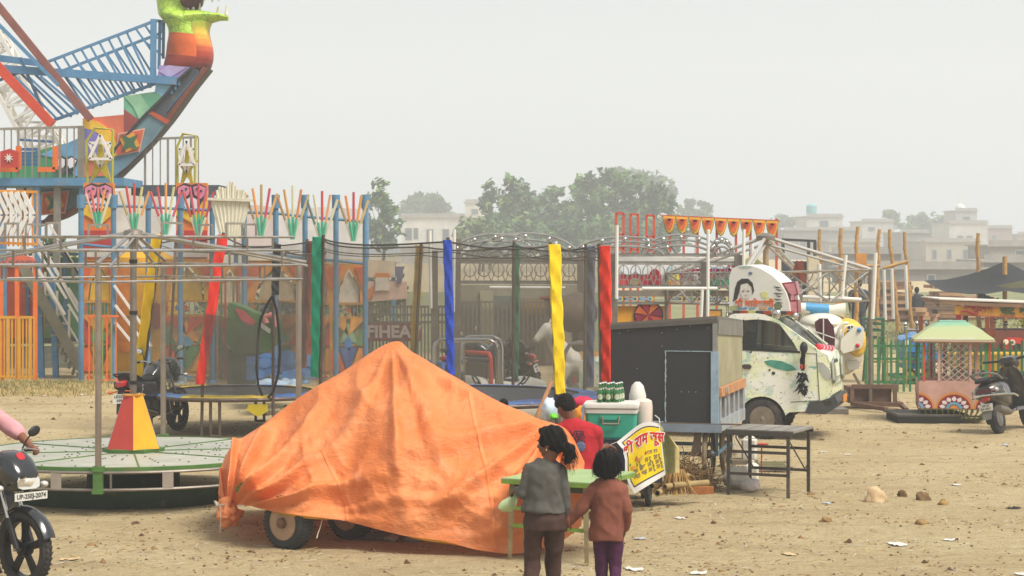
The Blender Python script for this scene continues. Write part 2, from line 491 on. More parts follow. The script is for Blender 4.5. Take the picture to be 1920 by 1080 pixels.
tree('leafy_tree','tall loose tree second from the left in the green grove',152,[(958,345,15,22),(972,362,22,26),(950,372,18,24),(966,395,34,30),(955,420,36,28),(985,380,16,20)],.28,GC,115,4)
tree('leafy_tree','mid height bushy tree in the centre of the grove',160,[(1015,375,26,22),(1040,368,20,20),(1030,395,44,30),(1000,410,34,30),(1060,400,36,32),(1030,430,60,24)],.3,GD,100,5)
tree('broad_tree','largest spreading tree of the grove, its crown the highest',158,[(1085,350,18,22),(1110,345,26,24),(1140,332,26,20),(1165,345,30,28),(1125,375,46,36),(1095,400,40,34),(1165,395,46,40),(1130,425,60,30)],.32,GC,95,6)
tree('broad_tree','dense rounded tree forming the right end of the grove',156,[(1200,350,30,24),(1225,365,30,26),(1215,395,48,36),(1245,385,24,30),(1185,420,46,32),(1235,420,34,28)],.32,GD,95,7)
tree('leafy_bush','pale green bush in front of the grove beside the white house',128,[(885,425,26,20),(905,432,26,22),(870,440,22,16),(930,438,28,20)],.22,['#7f8f5a','#66784a','#93a06c'],140,8,'bushes behind the fair')
tree('airy_tree','faint spreading tree top seen behind the grove',250,[(1170,325,30,12),(1205,332,34,14),(1240,345,26,14),(1255,362,14,22),(1190,345,40,14)],.42,GD,40,9)
tree('round_tree','small hazy tree just right of the grove',270,[(1300,388,22,14),(1285,394,16,12),(1322,390,14,12),(1305,402,30,12)],.5,GD,50,10)
tree('round_tree','very faint tree left of the cream rooftop room',300,[(1470,415,26,12),(1492,412,16,10),(1452,422,16,10)],.6,GD,40,11)
tree('broad_tree','broad hazy tree between the flat roofed houses on the right',290,[(1735,415,34,17),(1705,420,24,14),(1765,420,24,16),(1740,432,52,16)],.55,GD,60,12)
tree('airy_tree','thin hazy tree just left of the broad tree over the roofs',295,[(1664,402,12,9),(1680,410,16,12),(1668,422,20,12)],.5,GD,35,13)
for i,(x,y,Y,lab)in enumerate([(905,452,140,'dark green thicket at the foot of the grove, leftmost'),(970,448,142,'dark green thicket under the two slender grove trees'),(1040,450,144,'dark green thicket under the middle of the grove'),(1110,448,143,'dark green thicket under the largest grove tree'),(1180,446,144,'dark green thicket under the right part of the grove'),(1245,446,146,'dark green thicket at the right foot of the grove')]):
 tree('thicket',lab,Y,[(x,y,44,26),(x-25,y-16,30,22),(x+22,y-20,32,24),(x,y+14,46,20)],.3,GD,95,30+i,'thickets under the grove')
# ------ houses
def house(name,lab,x0,x1,yt,Y,dep,col,wins=(),band=None,door=None,yb=None):
 if yt<455:Y*=1.65; dep*=1.65
 base = W((x0+x1)/2,HOR,Y); base.z = 0
 root = thing(name,lab,'house',base,0,'houses of the hazy town')
 a,b = W(x0,yt,Y),W(x1,yt,Y)
 m = mat(col,.85,0,.18,.4,dirt=.45,dcol=(.24,.23,.22),dsc=.5,k=.62)
 H = a.z
 wl_ = MB(); wl_.box(((a.x+b.x)/2,Y+dep/2,H/2),(b.x-a.x,dep,H)); wl_.build('wall',m,root,world=True,smooth=False)
 rf = MB(); rf.box(((a.x+b.x)/2,Y+dep/2,H+.08),(b.x-a.x+.5,dep+.5,.16))
 for(u0,u1)in((0,1),):
  rf.box(((a.x+b.x)/2,Y+.1,H+.36),(b.x-a.x,.14,.4));
 rf.build('roof',mat('#b3aea6',.9,0,.2,.8,k=.65),root,world=True,smooth=False)
 for(u0,v0,u1,v1)in wins:
  p,q = W(u0,v0,Y),W(u1,v1,Y)
  f = MB(); f.box(((p.x+q.x)/2,Y-.03,(p.z+q.z)/2),(q.x-p.x+.16,.06,p.z-q.z+.16))
  fo = f.build('window',mat('#b9b4a8',.8,0,.1,1),root,world=True,smooth=False)
  g = MB(); g.box(((p.x+q.x)/2,Y-.065,(p.z+q.z)/2),(q.x-p.x,.02,p.z-q.z))
  g.build('pane',mat('#4e5a62',.3,0,.2,1),fo,world=True,smooth=False)
 return root
house('white_house','long low white house with a flat roof between the trees',752,872,408,170,9,'#ebe8e2',[(760,428,772,450),(776,428,784,448),(800,430,812,455),(830,430,842,455)])
house('rooftop_house','small cream block rising behind the long white house',872,912,380,210,7,'#e3ddd0',[(884,392,896,402)])
house('grey_house','wide grey house below the cream rooftop room',1470,1610,432,205,12,'#9b9691',[(1500,450,1512,468),(1560,452,1572,470)])
house('cream_house','cream rooftop room with a tall barred window and aqua tank',1512,1580,407,215,8,'#ddd8cc',[(1537,414,1553,438)])
house('pale_house','pale pinkish house beside the bamboo poles at the left of the town',1555,1650,454,180,8,'#c9c0b4',[(1570,470,1580,485),(1610,470,1620,485)])
house('white_house','small white upper storey with one dark window',1616,1676,416,230,8,'#d6d4ce',[(1628,426,1640,433)])
house('brown_house','low brownish house with a thin white parapet line',1560,1690,476,165,9,'#8f8781',[(1600,500,1612,515)])
house('grey_house','grey block in the middle of the town with one small window',1690,1742,437,185,9,'#b4afa8',[(1715,452,1724,462)])
house('cream_house','cream walled house with pilasters below the domed tower',1736,1838,454,175,9,'#c8beab',[(1748,468,1756,486),(1776,468,1784,486),(1806,468,1814,486)])
house('white_house','white two storey house carrying a small domed tower',1780,1852,419,215,9,'#dcdad4',[(1795,442,1806,452),(1812,442,1823,452)])
house('domed_tower','narrow tower room with a white dome above the white house',1792,1832,396,222,6,'#c6c4c0',[(1806,406,1818,416)])
house('brick_house','faded brick pink house right of the domed tower',1842,1898,428,225,9,'#b19a90',[(1860,440,1868,450)])
house('grey_house','grey house with a dark recess at the right edge',1855,1990,462,190,9,'#a8a29c',[(1905,470,1925,492)])
house('pale_house','pale house low behind the black tarpaulin tent',1690,1860,505,150,8,'#a09a94',[(1740,516,1752,530)])
house('brown_house','dull brown house behind the grey sheet at the right',1845,2010,492,150,8,'#958d85',[(1880,505,1892,518)])
house('grey_house','plain grey wall of a house behind the bamboo frame',1590,1700,505,140,7,'#8d8a87',[(1625,520,1635,532)])
house('brick_house','tiny brick house at the far right of the skyline',1908,1990,440,240,8,'#b29d93',[])
def dome():
 p = W(1812,397,366); mb = MB(); mb.ell((p.x,371,p.z+.5),(.9,.9,1.0),nu=16,nv=10); mb.cyl((p.x,371,p.z+1.2),(p.x,371,p.z+3.6),.07,6)
 tag(mb.build('dome',mat('#e6e4de',.7,0,.05,1)),'white onion dome with a spike on the tower room','dome')
 p = W(1531,399,355); mb = MB(); mb.lathe([(.55,0),(.6,.2),(.6,.9),(.35,1.1),(.2,1.15),(0,1.15)],14,Matrix.Translation((p.x,361,p.z-.1))@Matrix.Scale(1.5,4))
 tag(mb.build('water_tank',mat('#6fb7bd',.5,0,.1,1)),'aqua plastic water tank on the cream rooftop room','water tank')
dome()
# ------ timber stacks, tents, bamboo
def timber(lab,x0,x1,yt,yb,Y,dep,seed):
 rnd = random.Random(seed); mb = MB(); s = Y/F
 X0,X1 = W(x0,0,Y).x,W(x1,0,Y).x; Z1 = W(0,yt,Y).z
 z = 0.; row = 0
 while z<Z1:
  h = rnd.uniform(.10,.16)
  if row%2==0:
   x = X0+rnd.uniform(-.1,.1)
   while x<X1-.25:
    w = rnd.uniform(.5,1.1); w = min(w,X1-x)
    if not(z>Z1*.72 and rnd.random()<.45):
     mb.box((x+w/2,Y+rnd.uniform(-.05,.1),z+h/2),(w*.97,dep,h*.9),None,rnd.randrange(4))
    x+=w
  else:
   y = Y-dep/2
   while y<Y+dep/2:
    mb.box(((X0+X1)/2+rnd.uniform(-.1,.1),y,z+h/2),((X1-X0)*rnd.uniform(.93,1),.16,h*.9),None,rnd.randrange(4)); y+=.24
  z+=h; row+=1
 o = mb.build('timber_stack',[mat(c,.9,0,.3,3,bump=.3)for c in('#b48a68','#9c7456','#c49a74','#7d6250')],smooth=False)
 tag(o,lab,'timber stack','stacks of sawn timber')
timber('tallest stack of sawn timber behind the leaning bamboo poles',1642,1698,532,603,73,2.2,1)
timber('low wide stack of sawn timber right of the leaning poles',1698,1748,562,603,73.5,2,2)
timber('stepped stack of sawn timber left of the black tarpaulin tent',1746,1792,538,603,74,2,3)
timber('long low stack of timber under the black tarpaulin tent',1792,1850,562,603,74.5,2,4)
timber('low stack of timber at the right edge behind the stall roof',1850,1935,570,603,75,2,5)
timber('small square pile of pale offcuts before the low stacks',1714,1736,580,606,71,1.2,6)
def tents():
 Y = 60; mb = MB()
 top = [(1733,526),(1775,524),(1815,515),(1850,504),(1884,490),(1905,500),(1935,515)]
 bot = [(1735,528),(1765,545),(1815,550),(1850,551),(1884,546),(1905,548),(1935,552)]
 def fn(u,v):
  t = u*6; i = min(5,int(t)); f = t-i
  a = W(top[i][0]*(1-f)+top[i+1][0]*f,top[i][1]*(1-f)+top[i+1][1]*f,Y+3)
  b = W(bot[i][0]*(1-f)+bot[i+1][0]*f,bot[i][1]*(1-f)+bot[i+1][1]*f,Y-1)
  p = a.lerp(b,v); p.z-=.25*math.sin(v*math.pi)*math.sin(u*math.pi); return p
 mb.grid(fn,36,10)
 r = thing('tarpaulin_tent','black sagging tarpaulin tent by the timber stacks','tent',(13.5,60,0))
 mb.build('canopy',mat('#1d2022',.7,0,.2,2,bump=.2),r,world=True)
 for(x,y)in((1884,495),):
  a = W(x,y-14,Y+2); p = MB(); p.cyl((a.x,a.y,0),a,.07,7); p.build('pole',BAMBOO,r,world=True)
 mb = MB()
 def fn2(u,v):
  p = W(1868+u*80,536-16*u*(1-v),57+v*2); p.z-=.12*math.sin(v*3.1)*math.sin(u*3.1); return p
 mb.grid(fn2,14,8)
 tag(mb.build('plastic_sheet',mat('#b5b1b4',.5,0,.1,2)),'pale grey plastic sheet slung before the black tent','sheet')
 mb = MB(); rnd = random.Random(4)
 def fn3(u,v):
  x = 1835+u*60; y = 572-24*(1-u)*(math.sin(v*math.pi))-4*noise.noise((u*5,v*4,0))
  return W(x,y+8*(abs(v-.5)*2)**2,60+v*1.4)+V(0,0,.1*noise.noise((u*9,v*6,3)))
 mb.grid(fn3,24,12)
 tag(mb.build('folded_tarpaulin',mat('#34383a',.6,0,.3,4)),'crumpled dark tarpaulin lying on the stall roof','tarpaulin')
tents()
def poles():
 grp = 'bamboo poles set up behind the carousel frame'
 for(a,b,Y,r,lab)in[((1536,430),(1541,605),66,.07,'bamboo pole nearest the cream rooftop house'),((1576,428),(1577,605),66,.085,'thick bamboo pole second from the left'),((1607,425),(1605,640),52,.06,'near bamboo pole carrying an orange board'),((1648,430),(1644,600),68,.075,'bamboo pole in front of the tallest timber stack'),((1667,430),(1683,612),64,.075,'bamboo pole leaning right, left one of the leaning pair'),((1695,435),(1709,612),64,.07,'bamboo pole leaning right, right one of the leaning pair'),((1833,437),(1835,612),63,.075,'lone upright bamboo pole before the black tent')]:
  p,q = W(*a,Y),W(*b,Y); d = (p-q); q = p-d*(p.z/max(.01,d.z))if d.z>0 else q
  mb = MB(); N = 12
  pts = [q.lerp(p,i/N)+V(.02*math.sin(i*1.7),0,0)for i in range(N+1)]
  mb.tube(pts,[r*(1-.3*i/N)for i in range(N+1)],8)
  for i in range(1,N):mb.tube([pts[i]-d.normalized()*.02,pts[i]+d.normalized()*.02],r*(1.12-.3*i/N),8)
  tag(mb.build('bamboo_pole',BAMBOO),lab,'pole',grp)
 for(a,b,Y,lab)in[((1534,488),(1585,492),65.8,'bamboo crosspiece tied between the two left poles'),((1612,499),(1650,498),67.8,'short bamboo crosspiece tied to the middle pole'),((1655,503),(1702,490),63.8,'bamboo crosspiece tied across the leaning pair')]:
  mb = MB(); mb.cyl(W(*a,Y),W(*b,Y),.05,8); tag(mb.build('bamboo_crosspiece',BAMBOO),lab,'crosspiece','bamboo crosspieces tied to the poles')
 for(x,y0,y1,Y,lab)in[(1534,492,578,65.5,'white tube light hanging beside the left bamboo pole'),(1657,500,600,65,'white tube light hanging before the timber stack'),(1672,503,598,63.5,'white tube light hanging on the left leaning pole'),(1698,497,580,63.5,'white tube light hanging on the right leaning pole')]:
  mb = MB(); mb.cyl(W(x,y0,Y),W(x+3,y1,Y),.05,8); tag(mb.build('tube_light',WHITE),lab,'tube light','unlit tube lights hung on poles')
 mb = MB(); mb.box(W(1615,493,51.9),(.26,.04,.46)); tag(mb.build('board',mat('#cf9046',.7,0,.15,4),smooth=False),'small orange board fixed to the near bamboo pole','board')
 mb = MB(); mb.box(W(1574,582,60),(.22,.1,.5)); tag(mb.build('marker',mat('#f0a030',.7,0,.1,4),smooth=False),'small orange box standing behind the tube lights','box')
poles()
# ------ dragon boat swing ride (far left)
def dragon_boat():
 Y = 46; TH = 1.2
 root = thing('swing_boat','big painted dragon headed swing boat tilted up at the left','swing boat',W(200,380,Y+1))
 def panel(name,px,c,th=.06,dy=0,mats=None):
  mb = MB(); mb.pp(px,Y+dy,th); return mb.build(name,mats or mat(c,.6,0,.22,2.5,dirt=.35,dcol=(.30,.25,.20),dsc=1.5),root,world=True,smooth=False)
 def smooth_px(pts,n=6):
  out = []
  for i in range(len(pts)-1):
   p0,p1,p2,p3 = pts[max(0,i-1)],pts[i],pts[i+1],pts[min(len(pts)-1,i+2)]
   for j in range(n):
    f = j/n; out.append(tuple(.5*(2*b_+(c_-a_)*f+(2*a_-5*b_+4*c_-d_)*f*f+(3*b_-a_-3*c_+d_)*f**3)for a_,b_,c_,d_ in zip(p0,p1,p2,p3)))
  return out+[tuple(pts[-1])]
 keel_t = smooth_px([(96,398),(140,384),(200,338),(255,278),(300,222),(340,172),(372,134)])
 keel_b = smooth_px([(76,418),(120,403),(188,355),(258,288),(311,228),(354,169),(388,126)])
 mb = MB()
 for(t0,t1,b0,b1)in zip(keel_t,keel_t[1:],keel_b,keel_b[1:]):
  mb.pp([t0,t1,b1,b0],Y+.1,TH-.2)
 mb.build('hull',mat('#5a5350',.6,.1,.25,2,dirt=.3),root,world=True,smooth=False)
 for d in(.05,TH):
  mb = MB(); mb.tube([W(x-2,y+2,Y+d)for x,y in keel_b],.07,6); mb.build('keel_rail',mat('#7d4a3c',.6,.1,.2,3,dirt=.3),root,world=True)
 mb = MB(); mb.tube([W(x,y,Y+.03)for x,y in keel_t],.045,6); mb.build('blue_rail',SKYBLUE,root,world=True)
 panel('side_panel',[(88,400),(70,346),(160,336),(215,336),(300,215),(262,268),(200,338),(140,384)],'#5d7f93',.08,-.02)
 panel('painted_side',[(0,336),(0,300),(60,285),(150,262),(215,330),(205,342),(120,350)],'#3f8f58',.08,-.04)
 panel('painted_side',[(75,290),(150,258),(156,330),(140,330),(120,300)],'#6fa6c4',.06,-.06)
 gun = smooth_px([(205,292),(262,226),(306,182),(332,152),(360,126)])
 panel('painted_side',[(155,222),(232,215),(232,258),(205,290),(196,330),(155,332)],'#d9714f',.06,-.06)
 panel('yellow_arc',smooth_px([(155,224),(182,228),(207,247),(220,275)])+[(205,292)]+smooth_px([(196,264),(180,247),(155,240)]),'#eab733',.05,-.1)
 panel('purple_patch',[(155,240)]+smooth_px([(176,244),(192,262),(198,290)])+[(180,300),(155,295)],'#7f74b4',.05,-.1)
 panel('painted_side',gun[:8]+[(276,212),(313,230),(288,262),(240,310),(205,338),(198,318)],'#6d8b95',.06,-.05)
 panel('inner_wall',[(277,211)]+gun[8:]+[(374,132),(340,172),(313,207),(312,228)],'#4a5158',.06,-.02)
 mb = MB(); mb.tube([W(x,y,Y-.1)for x,y in gun],.035,6); mb.build('gunwale_line',mat('#3c3f44',.5,.2,.1,4),root,world=True)
 for k_ in range(3):
  mb = MB(); mb.bar(W(322+7*k_,176-8*k_,Y-.05),W(321+7*k_,164-8*k_,Y-.05),.05); mb.build('rib',SKYBLUE,root,world=True,smooth=False)
 def star(cx,cy,r,r2,n=4,rot=0):
  return[(cx+(r if k%2==0 else r2)*math.cos(R(rot+180/n*k)),cy+(r if k%2==0 else r2)*math.sin(R(rot+180/n*k)))for k in range(2*n)]
 def medallion(q,cx,cy):
  panel('medallion_border',q,'#d8b7a0',.03,-.10)
  q2 = [(cx+(x-cx)*.9,cy+(y-cy)*.9)for x,y in q]
  panel('medallion',q2,'#cf5b36',.03,-.12)
  panel('medallion_glow',star(cx,cy,20,14,4,20),'#e0a03c',.02,-.14)
  panel('medallion_star',star(cx,cy,22,8,4,45),'#3f6b4a',.02,-.16)
 medallion([(222,250),(272,240),(262,284),(214,294)],243,267)
 panel('painted_side',[(74,358),(155,346),(215,346),(140,385),(105,396)],'#56747e',.06,-.03)
 medallion([(78,360),(130,357),(122,400),(76,404)],102,380)
 panel('gunwale_panel',[(232,180),(290,172),(306,182),(262,226),(232,204)],'#6fae8c',.06,-.05)
 panel('gunwale_panel',[(232,180),(262,176),(282,206),(262,226),(250,200)],'#8fbf9a',.03,-.07)
 panel('gunwale_panel',[(232,204),(262,226),(232,258)],'#96453f',.06,-.06)
 panel('gunwale_panel',[(290,173),(293,150),(333,152),(306,182)],'#8fc3dc',.06,-.05)
 panel('gunwale_panel',[(293,151),(299,122),(362,126),(333,152)],'#a28ec4',.06,-.055)
 panel('gunwale_panel',[(298,134),(316,122),(350,126),(318,146)],'#b9a8d4',.03,-.07)
 spine = [(338,140,35),(352,112,42),(354,88,41),(354,66,38),(348,48,37),(338,33,40),(324,16,29),(322,-4,29),(336,-34,42),(350,-58,26)]
 sd = Y/F
 spine = smooth_px(spine,6)
 rings = []
 for(x,y,w)in spine:
  c = W(x,y,Y+.75); r = w*sd
  rings.append([c+V(r*math.cos(a),.55*min(1,w/40)*math.sin(a),-.1*math.cos(a)*r)for a in[2*math.pi*k/28 for k in range(28)]])
 def scale_mat(c1,c2,sc_):
  m = bpy.data.materials.new('scales'); m.use_nodes = True; n,l = m.node_tree.nodes,m.node_tree.links
  tc = n.new('ShaderNodeTexCoord'); v = n.new('ShaderNodeTexVoronoi'); v.feature = 'DISTANCE_TO_EDGE'; v.inputs['Scale'].default_value = sc_
  l.new(tc.outputs['Object'],v.inputs['Vector'])
  r = n.new('ShaderNodeMapRange'); r.inputs[1].default_value = .02; r.inputs[2].default_value = .07; l.new(v.outputs[0],r.inputs[0])
  mx = n.new('ShaderNodeMix'); mx.data_type = 'RGBA'; mx.inputs[6].default_value = (*lin(c2),1); mx.inputs[7].default_value = (*lin(c1),1)
  l.new(r.outputs[0],mx.inputs[0]); l.new(mx.outputs[2],n['Principled BSDF'].inputs['Base Color']); n['Principled BSDF'].inputs['Roughness'].default_value = .5
  return m
 SC = scale_mat('#a8c63a','#6e9e3c',7.5)
 mb = MB(); mb.loft(rings[18:]); mb.build('neck',SC,root,world=True)
 mb = MB(); mb.loft(rings[7:19]); mb.build('neck_band',mat('#d9652c',.55,0,.35,1.6,dirt=.3),root,world=True)
 mb = MB(); mb.loft(rings[:8]); mb.build('neck_base',mat('#a83c2a',.55,0,.3,2,dirt=.3),root,world=True)
 front = smooth_px([(393,130),(398,112),(398,94),(394,76),(391,58),(396,42)],4)
 cols = ['#6f2a26','#8e3128','#a83a2a','#b8402c','#cc5a30','#e07f3a','#e8923c','#ebaa42','#ecc04a','#dcc64a','#c4cc4a','#b6cc4a']
 for i in range(len(front)-1):
  (x0,y0),(x1,y1) = front[i],front[i+1]
  def rg_(x,y):
   c = W(x-22,y,Y+.75); return[c+V(24*sd*math.cos(a),.48*math.sin(a),0)for a in[2*math.pi*k/24 for k in range(24)]]
  mb = MB(); mb.loft([rg_(x0,y0),rg_(x1,y1)]); mb.build('belly_plate',mat(cols[min(11,int(i*12/(len(front)-1)))],.5,0,.15,3,dirt=.2),root,world=True)
 TOOTH = mat('#e9dfc4',.4,0,.1,6)
 low = [(352,30,30,.55),(372,27,24,.5),(392,26,15,.42),(412,26,9,.32),(428,29,6,.16)]
 rg = []
 for(x,y,h,wy)in low:
  c = W(x,y+4,Y+.75); r = h*sd
  rg.append([c+V(0,wy*math.cos(a),r*(math.sin(a)*(1 if math.sin(a)<0 else .5)))for a in[2*math.pi*k/20 for k in range(20)]])
 mb = MB(); mb.loft(rg); mb.build('lower_jaw',SC,root,world=True)
 up = [(345,-22,30,.6),(380,-24,24,.55),(415,-22,20,.48),(440,-20,12,.3)]
 rg = []
 for(x,y,h,wy)in up:
  c = W(x,y,Y+.75); r = h*sd
  rg.append([c+V(0,wy*math.cos(a),r*math.sin(a))for a in[2*math.pi*k/20 for k in range(20)]])
 mb = MB(); mb.loft(rg); mb.build('upper_jaw',SC,root,world=True)
 mb = MB(); mb.ell(W(356,4,Y+.85),(.30,.42,.20)); mb.build('mouth',mat('#5a2328',.5,0,.2,4),root,world=True)
 for(x,y0,y1,w)in[(345,2,18,7),(352,4,19,6),(362,5,18,6),(374,6,20,5),(408,12,26,6),(424,10,28,6)]:
  for dy in(.62,1.4):
   mb = MB(); a,b = W(x,y1,Y+dy),W(x+1,y0,Y+dy); mb.tube([a,b],[w*sd*.6,.012],8); mb.build('tooth',TOOTH,root,world=True)
 for(x,y0,y1,w)in[(340,8,-6,5),(356,4,-8,6),(382,4,-10,6),(398,4,-10,5),(410,2,-10,5)]:
  for dy in(.62,1.4):
   mb = MB(); a,b = W(x,y1,Y+dy),W(x,y0,Y+dy); mb.tube([a,b],[w*sd*.7,.012],8); mb.build('tooth',TOOTH,root,world=True)
 mb = MB(); mb.ell(W(322,-8,Y+.5),(.2,.12,.16)); mb.build('eye',mat('#f4e9c8',.3,0,.05,6),root,world=True)
 panel('cross_beam',[(274,210),(281,206),(318,226),(312,233)],'#b9502f',.1,-.09)
 mb = MB()
 for dy,ox,oy in((.0,0,0),(1.9,14,22)):
  yy = Y+dy
  tA,tB,bA,bB = (84,118),(288,40),(96,227),(290,157)
  mb.bar(W(tA[0]+ox,tA[1]+oy,yy),W(tB[0]+ox,tB[1]+oy,yy),.06); mb.bar(W(bA[0]+ox,bA[1]-oy*.2,yy),W(bB[0]+ox,bB[1]-oy*.2,yy),.06)
  for i in range(13):
   t = i/12.
   x0 = tA[0]+(tB[0]-tA[0])*t; y0 = tA[1]+(tB[1]-tA[1])*t
   x1 = x0+62-20*t; f = (x1-bA[0])/(bB[0]-bA[0])
   if f>1:x1 = 290; y1 = y0+(290-x0)*1.4
   else:y1 = bA[1]+(bB[1]-bA[1])*f
   mb.bar(W(x0+ox,y0+oy,yy),W(x1+ox,y1,yy),.045)
  for i in range(3):
   x0 = 10+i*26; mb.bar(W(x0+ox,132+oy*.3+i*2,yy),W(x0+84+ox,224-i*5,yy),.05)
 mb.bar(W(288,36,Y),W(287,150,Y),.12); mb.bar(W(300,38,Y+.6),W(298,130,Y+.6),.06); mb.bar(W(307,40,Y+1.2),W(306,110,Y+1.2),.06); mb.bar(W(286,38,Y),W(310,41,Y+1.4),.06)
 mb.build('safety_cage',SKYBLUE,root,world=True,smooth=False)
 mb = MB(); mb.bar(W(-10,128,Y-.1),W(332,152,Y-.1),.13,.17); mb.bar(W(-10,108,Y+.3),W(84,120,Y+.3),.1,.14); mb.build('deck_beam',SKYBLUE,root,world=True,smooth=False)
 mb = MB(); mb.bar(W(-12,0,Y-.25),W(170,224,Y-.25),.12,.16); mb.build('suspension_arm',mat('#8e5a50',.6,.1,.2,3,dirt=.3),root,world=True,smooth=False)
 mb = MB(); mb.bar(W(-12,116,Y-.2),W(98,234,Y-.2),.12,.2); mb.build('suspension_arm',mat('#d24a2e',.55,0,.15,3,dirt=.25),root,world=True,smooth=False)
 mb = MB(); mb.bar(W(-8,40,Y-.3),W(110,160,Y-.3),.05,.08); mb.bar(W(38,108,Y),W(80,205,Y),.06); mb.bar(W(-5,152,Y),W(40,134,Y),.06); mb.build('tie_rod',SKYBLUE,root,world=True,smooth=False)
 for(cx,cy,k)in((124,304,1),(47,356,.8)):
  panel('butterfly_outline',[(cx+k*x,cy+k*y)for x,y in[(-22,-4),(-10,-12),(0,-8),(10,-12),(22,-4),(16,12),(8,24),(0,18),(-8,24),(-16,12)]],'#2d2c30',.02,-.12)
  for sx in(-1,1):
   panel('butterfly_wing',[(cx+k*sx*x,cy+k*y)for x,y in[(3,-5),(10,-9),(19,-3),(14,8),(7,12),(3,6)]],'#ece0da',.02,-.15)
 return root
dragon_boat()
def lattice(name,lab,cat,a,b,w,n,m,r=.05,group=None):
 """square truss mast from a to b"""
 a,b = Vector(a),Vector(b); d = (b-a).normalized(); u = d.cross(V(0,1,0)).normalized(); v = d.cross(u)
 mb = MB(); cs = [(1,1),(1,-1),(-1,-1),(-1,1)]
 for i,j in cs:mb.bar(a+(u*i+v*j)*w,b+(u*i+v*j)*w,r)
 for k in range(n):
  p,q = a.lerp(b,k/n),a.lerp(b,(k+1)/n)
  for e in range(4):
   i,j = cs[e]; i2,j2 = cs[(e+1)%4]
   s0,s1 = (u*i+v*j)*w,(u*i2+v*j2)*w
   mb.bar(p+s0,p+s1,r*.7); mb.bar(p+(s0 if k%2 else s1),q+(s1 if k%2 else s0),r*.6)
 return tag(mb.build(name,m,smooth=False),lab,cat,group)
lattice('ride_tower','white lattice leg of the swing ride leaning behind the boat','ride tower',W(-40,40,49),W(100,300,49),.34,9,WHITE,.09)
# ------ boarding deck with its rails
def deck():
 Y = 44
 root = thing('boarding_platform','blue steel boarding platform with grey railings below the boat','platform',V(W(100,340,Y).x,Y,0))
 mb = MB(); mb.box((W(80,0,Y).x,Y+1,W(0,341,Y).z),(3.4,2.2,.16)); mb.build('deck',SKYBLUE,root,world=True,smooth=False)
 mb = MB(); mb.box((W(300,0,Y).x,Y+2.6,W(0,352,Y).z),(1.9,1.2,.22)); mb.build('far_deck',mat('#4a5560',.6,.1,.2,3),root,world=True,smooth=False)
 for(x0,x1,y0,y1,yy)in((-5,152,240,336,Y),(272,372,259,350,Y+2.2)):
  mb = MB(); n = int((x1-x0)/13)
  mb.bar(W(x0,y0+2,yy),W(x1,y0-2,yy),.05)
  for i in range(n+1):
   x = x0+(x1-x0)*i/n; mb.bar(W(x,y0,yy),W(x,y1,yy),.045 if i%3==0 else .025)
  mb.build('railing',mat('#9c968a',.5,.3,.15,6,dirt=.3),root,world=True,smooth=False)
 mb = MB(); mb.bar(W(152,236,Y),W(152,340,Y),.12); mb.bar(W(108,345,Y+.1),W(106,500,Y+.1),.13); mb.build('post',mat('#8c877b',.5,.3,.15,6,dirt=.3),root,world=True,smooth=False)
 for x in(5,70,155):
  p = MB(); p.bar(W(x,344,Y+.05),V(W(x,0,Y).x,Y+.05,0),.13); p.build('leg',SKYBLUE,root,world=True,smooth=False)
 mb = MB()
 for i in range(5):mb.bar(W(36,280+i*7,Y+.6),W(70,280+i*7,Y+.6),.06)
 mb.bar(W(36,262,Y+.6),W(100,266,Y+.6),.05)
 mb.build('steps',mat('#3d6a9a',.5,.1,.1,4),root,world=True,smooth=False)
 for(x0,x1)in((0,35),(72,104)):
  mb = MB(); mb.bar(W(x0,318,Y-.1),W(x1,318,Y-.1),.1); mb.bar(W(x1,274,Y-.1),W(x1,318,Y-.1),.1); mb.build('guard',ORG,root,world=True,smooth=False)
deck()
def red_star_board():
 Y = 43.6
 r = thing('star_board','red board with a white star on the boarding platform','board',W(16,310,Y))
 mb = MB(); mb.pp([(0,314),(0,284),(18,279),(34,284),(34,314)],Y,.05); mb.build('panel',REDP,r,world=True,smooth=False)
 mb = MB(); mb.pp([(16+(9 if k%2 else 3.5)*math.cos(R(22.5*k)),296+(9 if k%2 else 3.5)*math.sin(R(22.5*k)))for k in range(16)],Y-.03,.02); mb.build('star',WHITE,r,world=True,smooth=False)
red_star_board()
# ------ star ornaments in their yellow frames
def star_frame(lab,cx,cy,Y,tilt):
 r = thing('star_ornament',lab,'ornament',W(cx,cy+60,Y),0,'star ornaments in yellow frames')
 def w(x,y,d=0):return W(cx+x*tilt,cy+y,Y+d)
 mb = MB(); mb.tube([w(-24,65),w(-26,-20),w(-10,-45),w(24,-42),w(22,65)],.03,6); mb.tube([w(-24,65),w(22,65)],.03,6); mb.build('frame',mat('#b8b23c',.5,.1,.1,6),r,world=True)
 mb = MB(); q = []
 for k in range(10):
  rr = 38 if k%2==0 else 13; a = R(-90+36*k); q.append(w(rr*math.cos(a)*.85,18+rr*math.sin(a)*1.25,.06))
 mb.prism(q,(0,.12,0)); mb.build('yellow_star',mat('#d6c22e',.5,0,.25,4),r,world=True,smooth=False)
 for flip in(1,-1):
  mb = MB(); q = [w(24*math.cos(R(a)),-2+flip*30*math.sin(R(a)),-.05-.06*flip)for a in(-90,30,150)]
  for i in range(3):mb.bar(q[i],q[(i+1)%3],.055)
  mb.build('white_triangle',WHITE,r,world=True,smooth=False)
star_frame('yellow star with two white triangles in front of the boat hull',188,285,42.5,1.0)
star_frame('narrow yellow star turned edgeways against the sky right of the boat',350,296,44.5,.7)
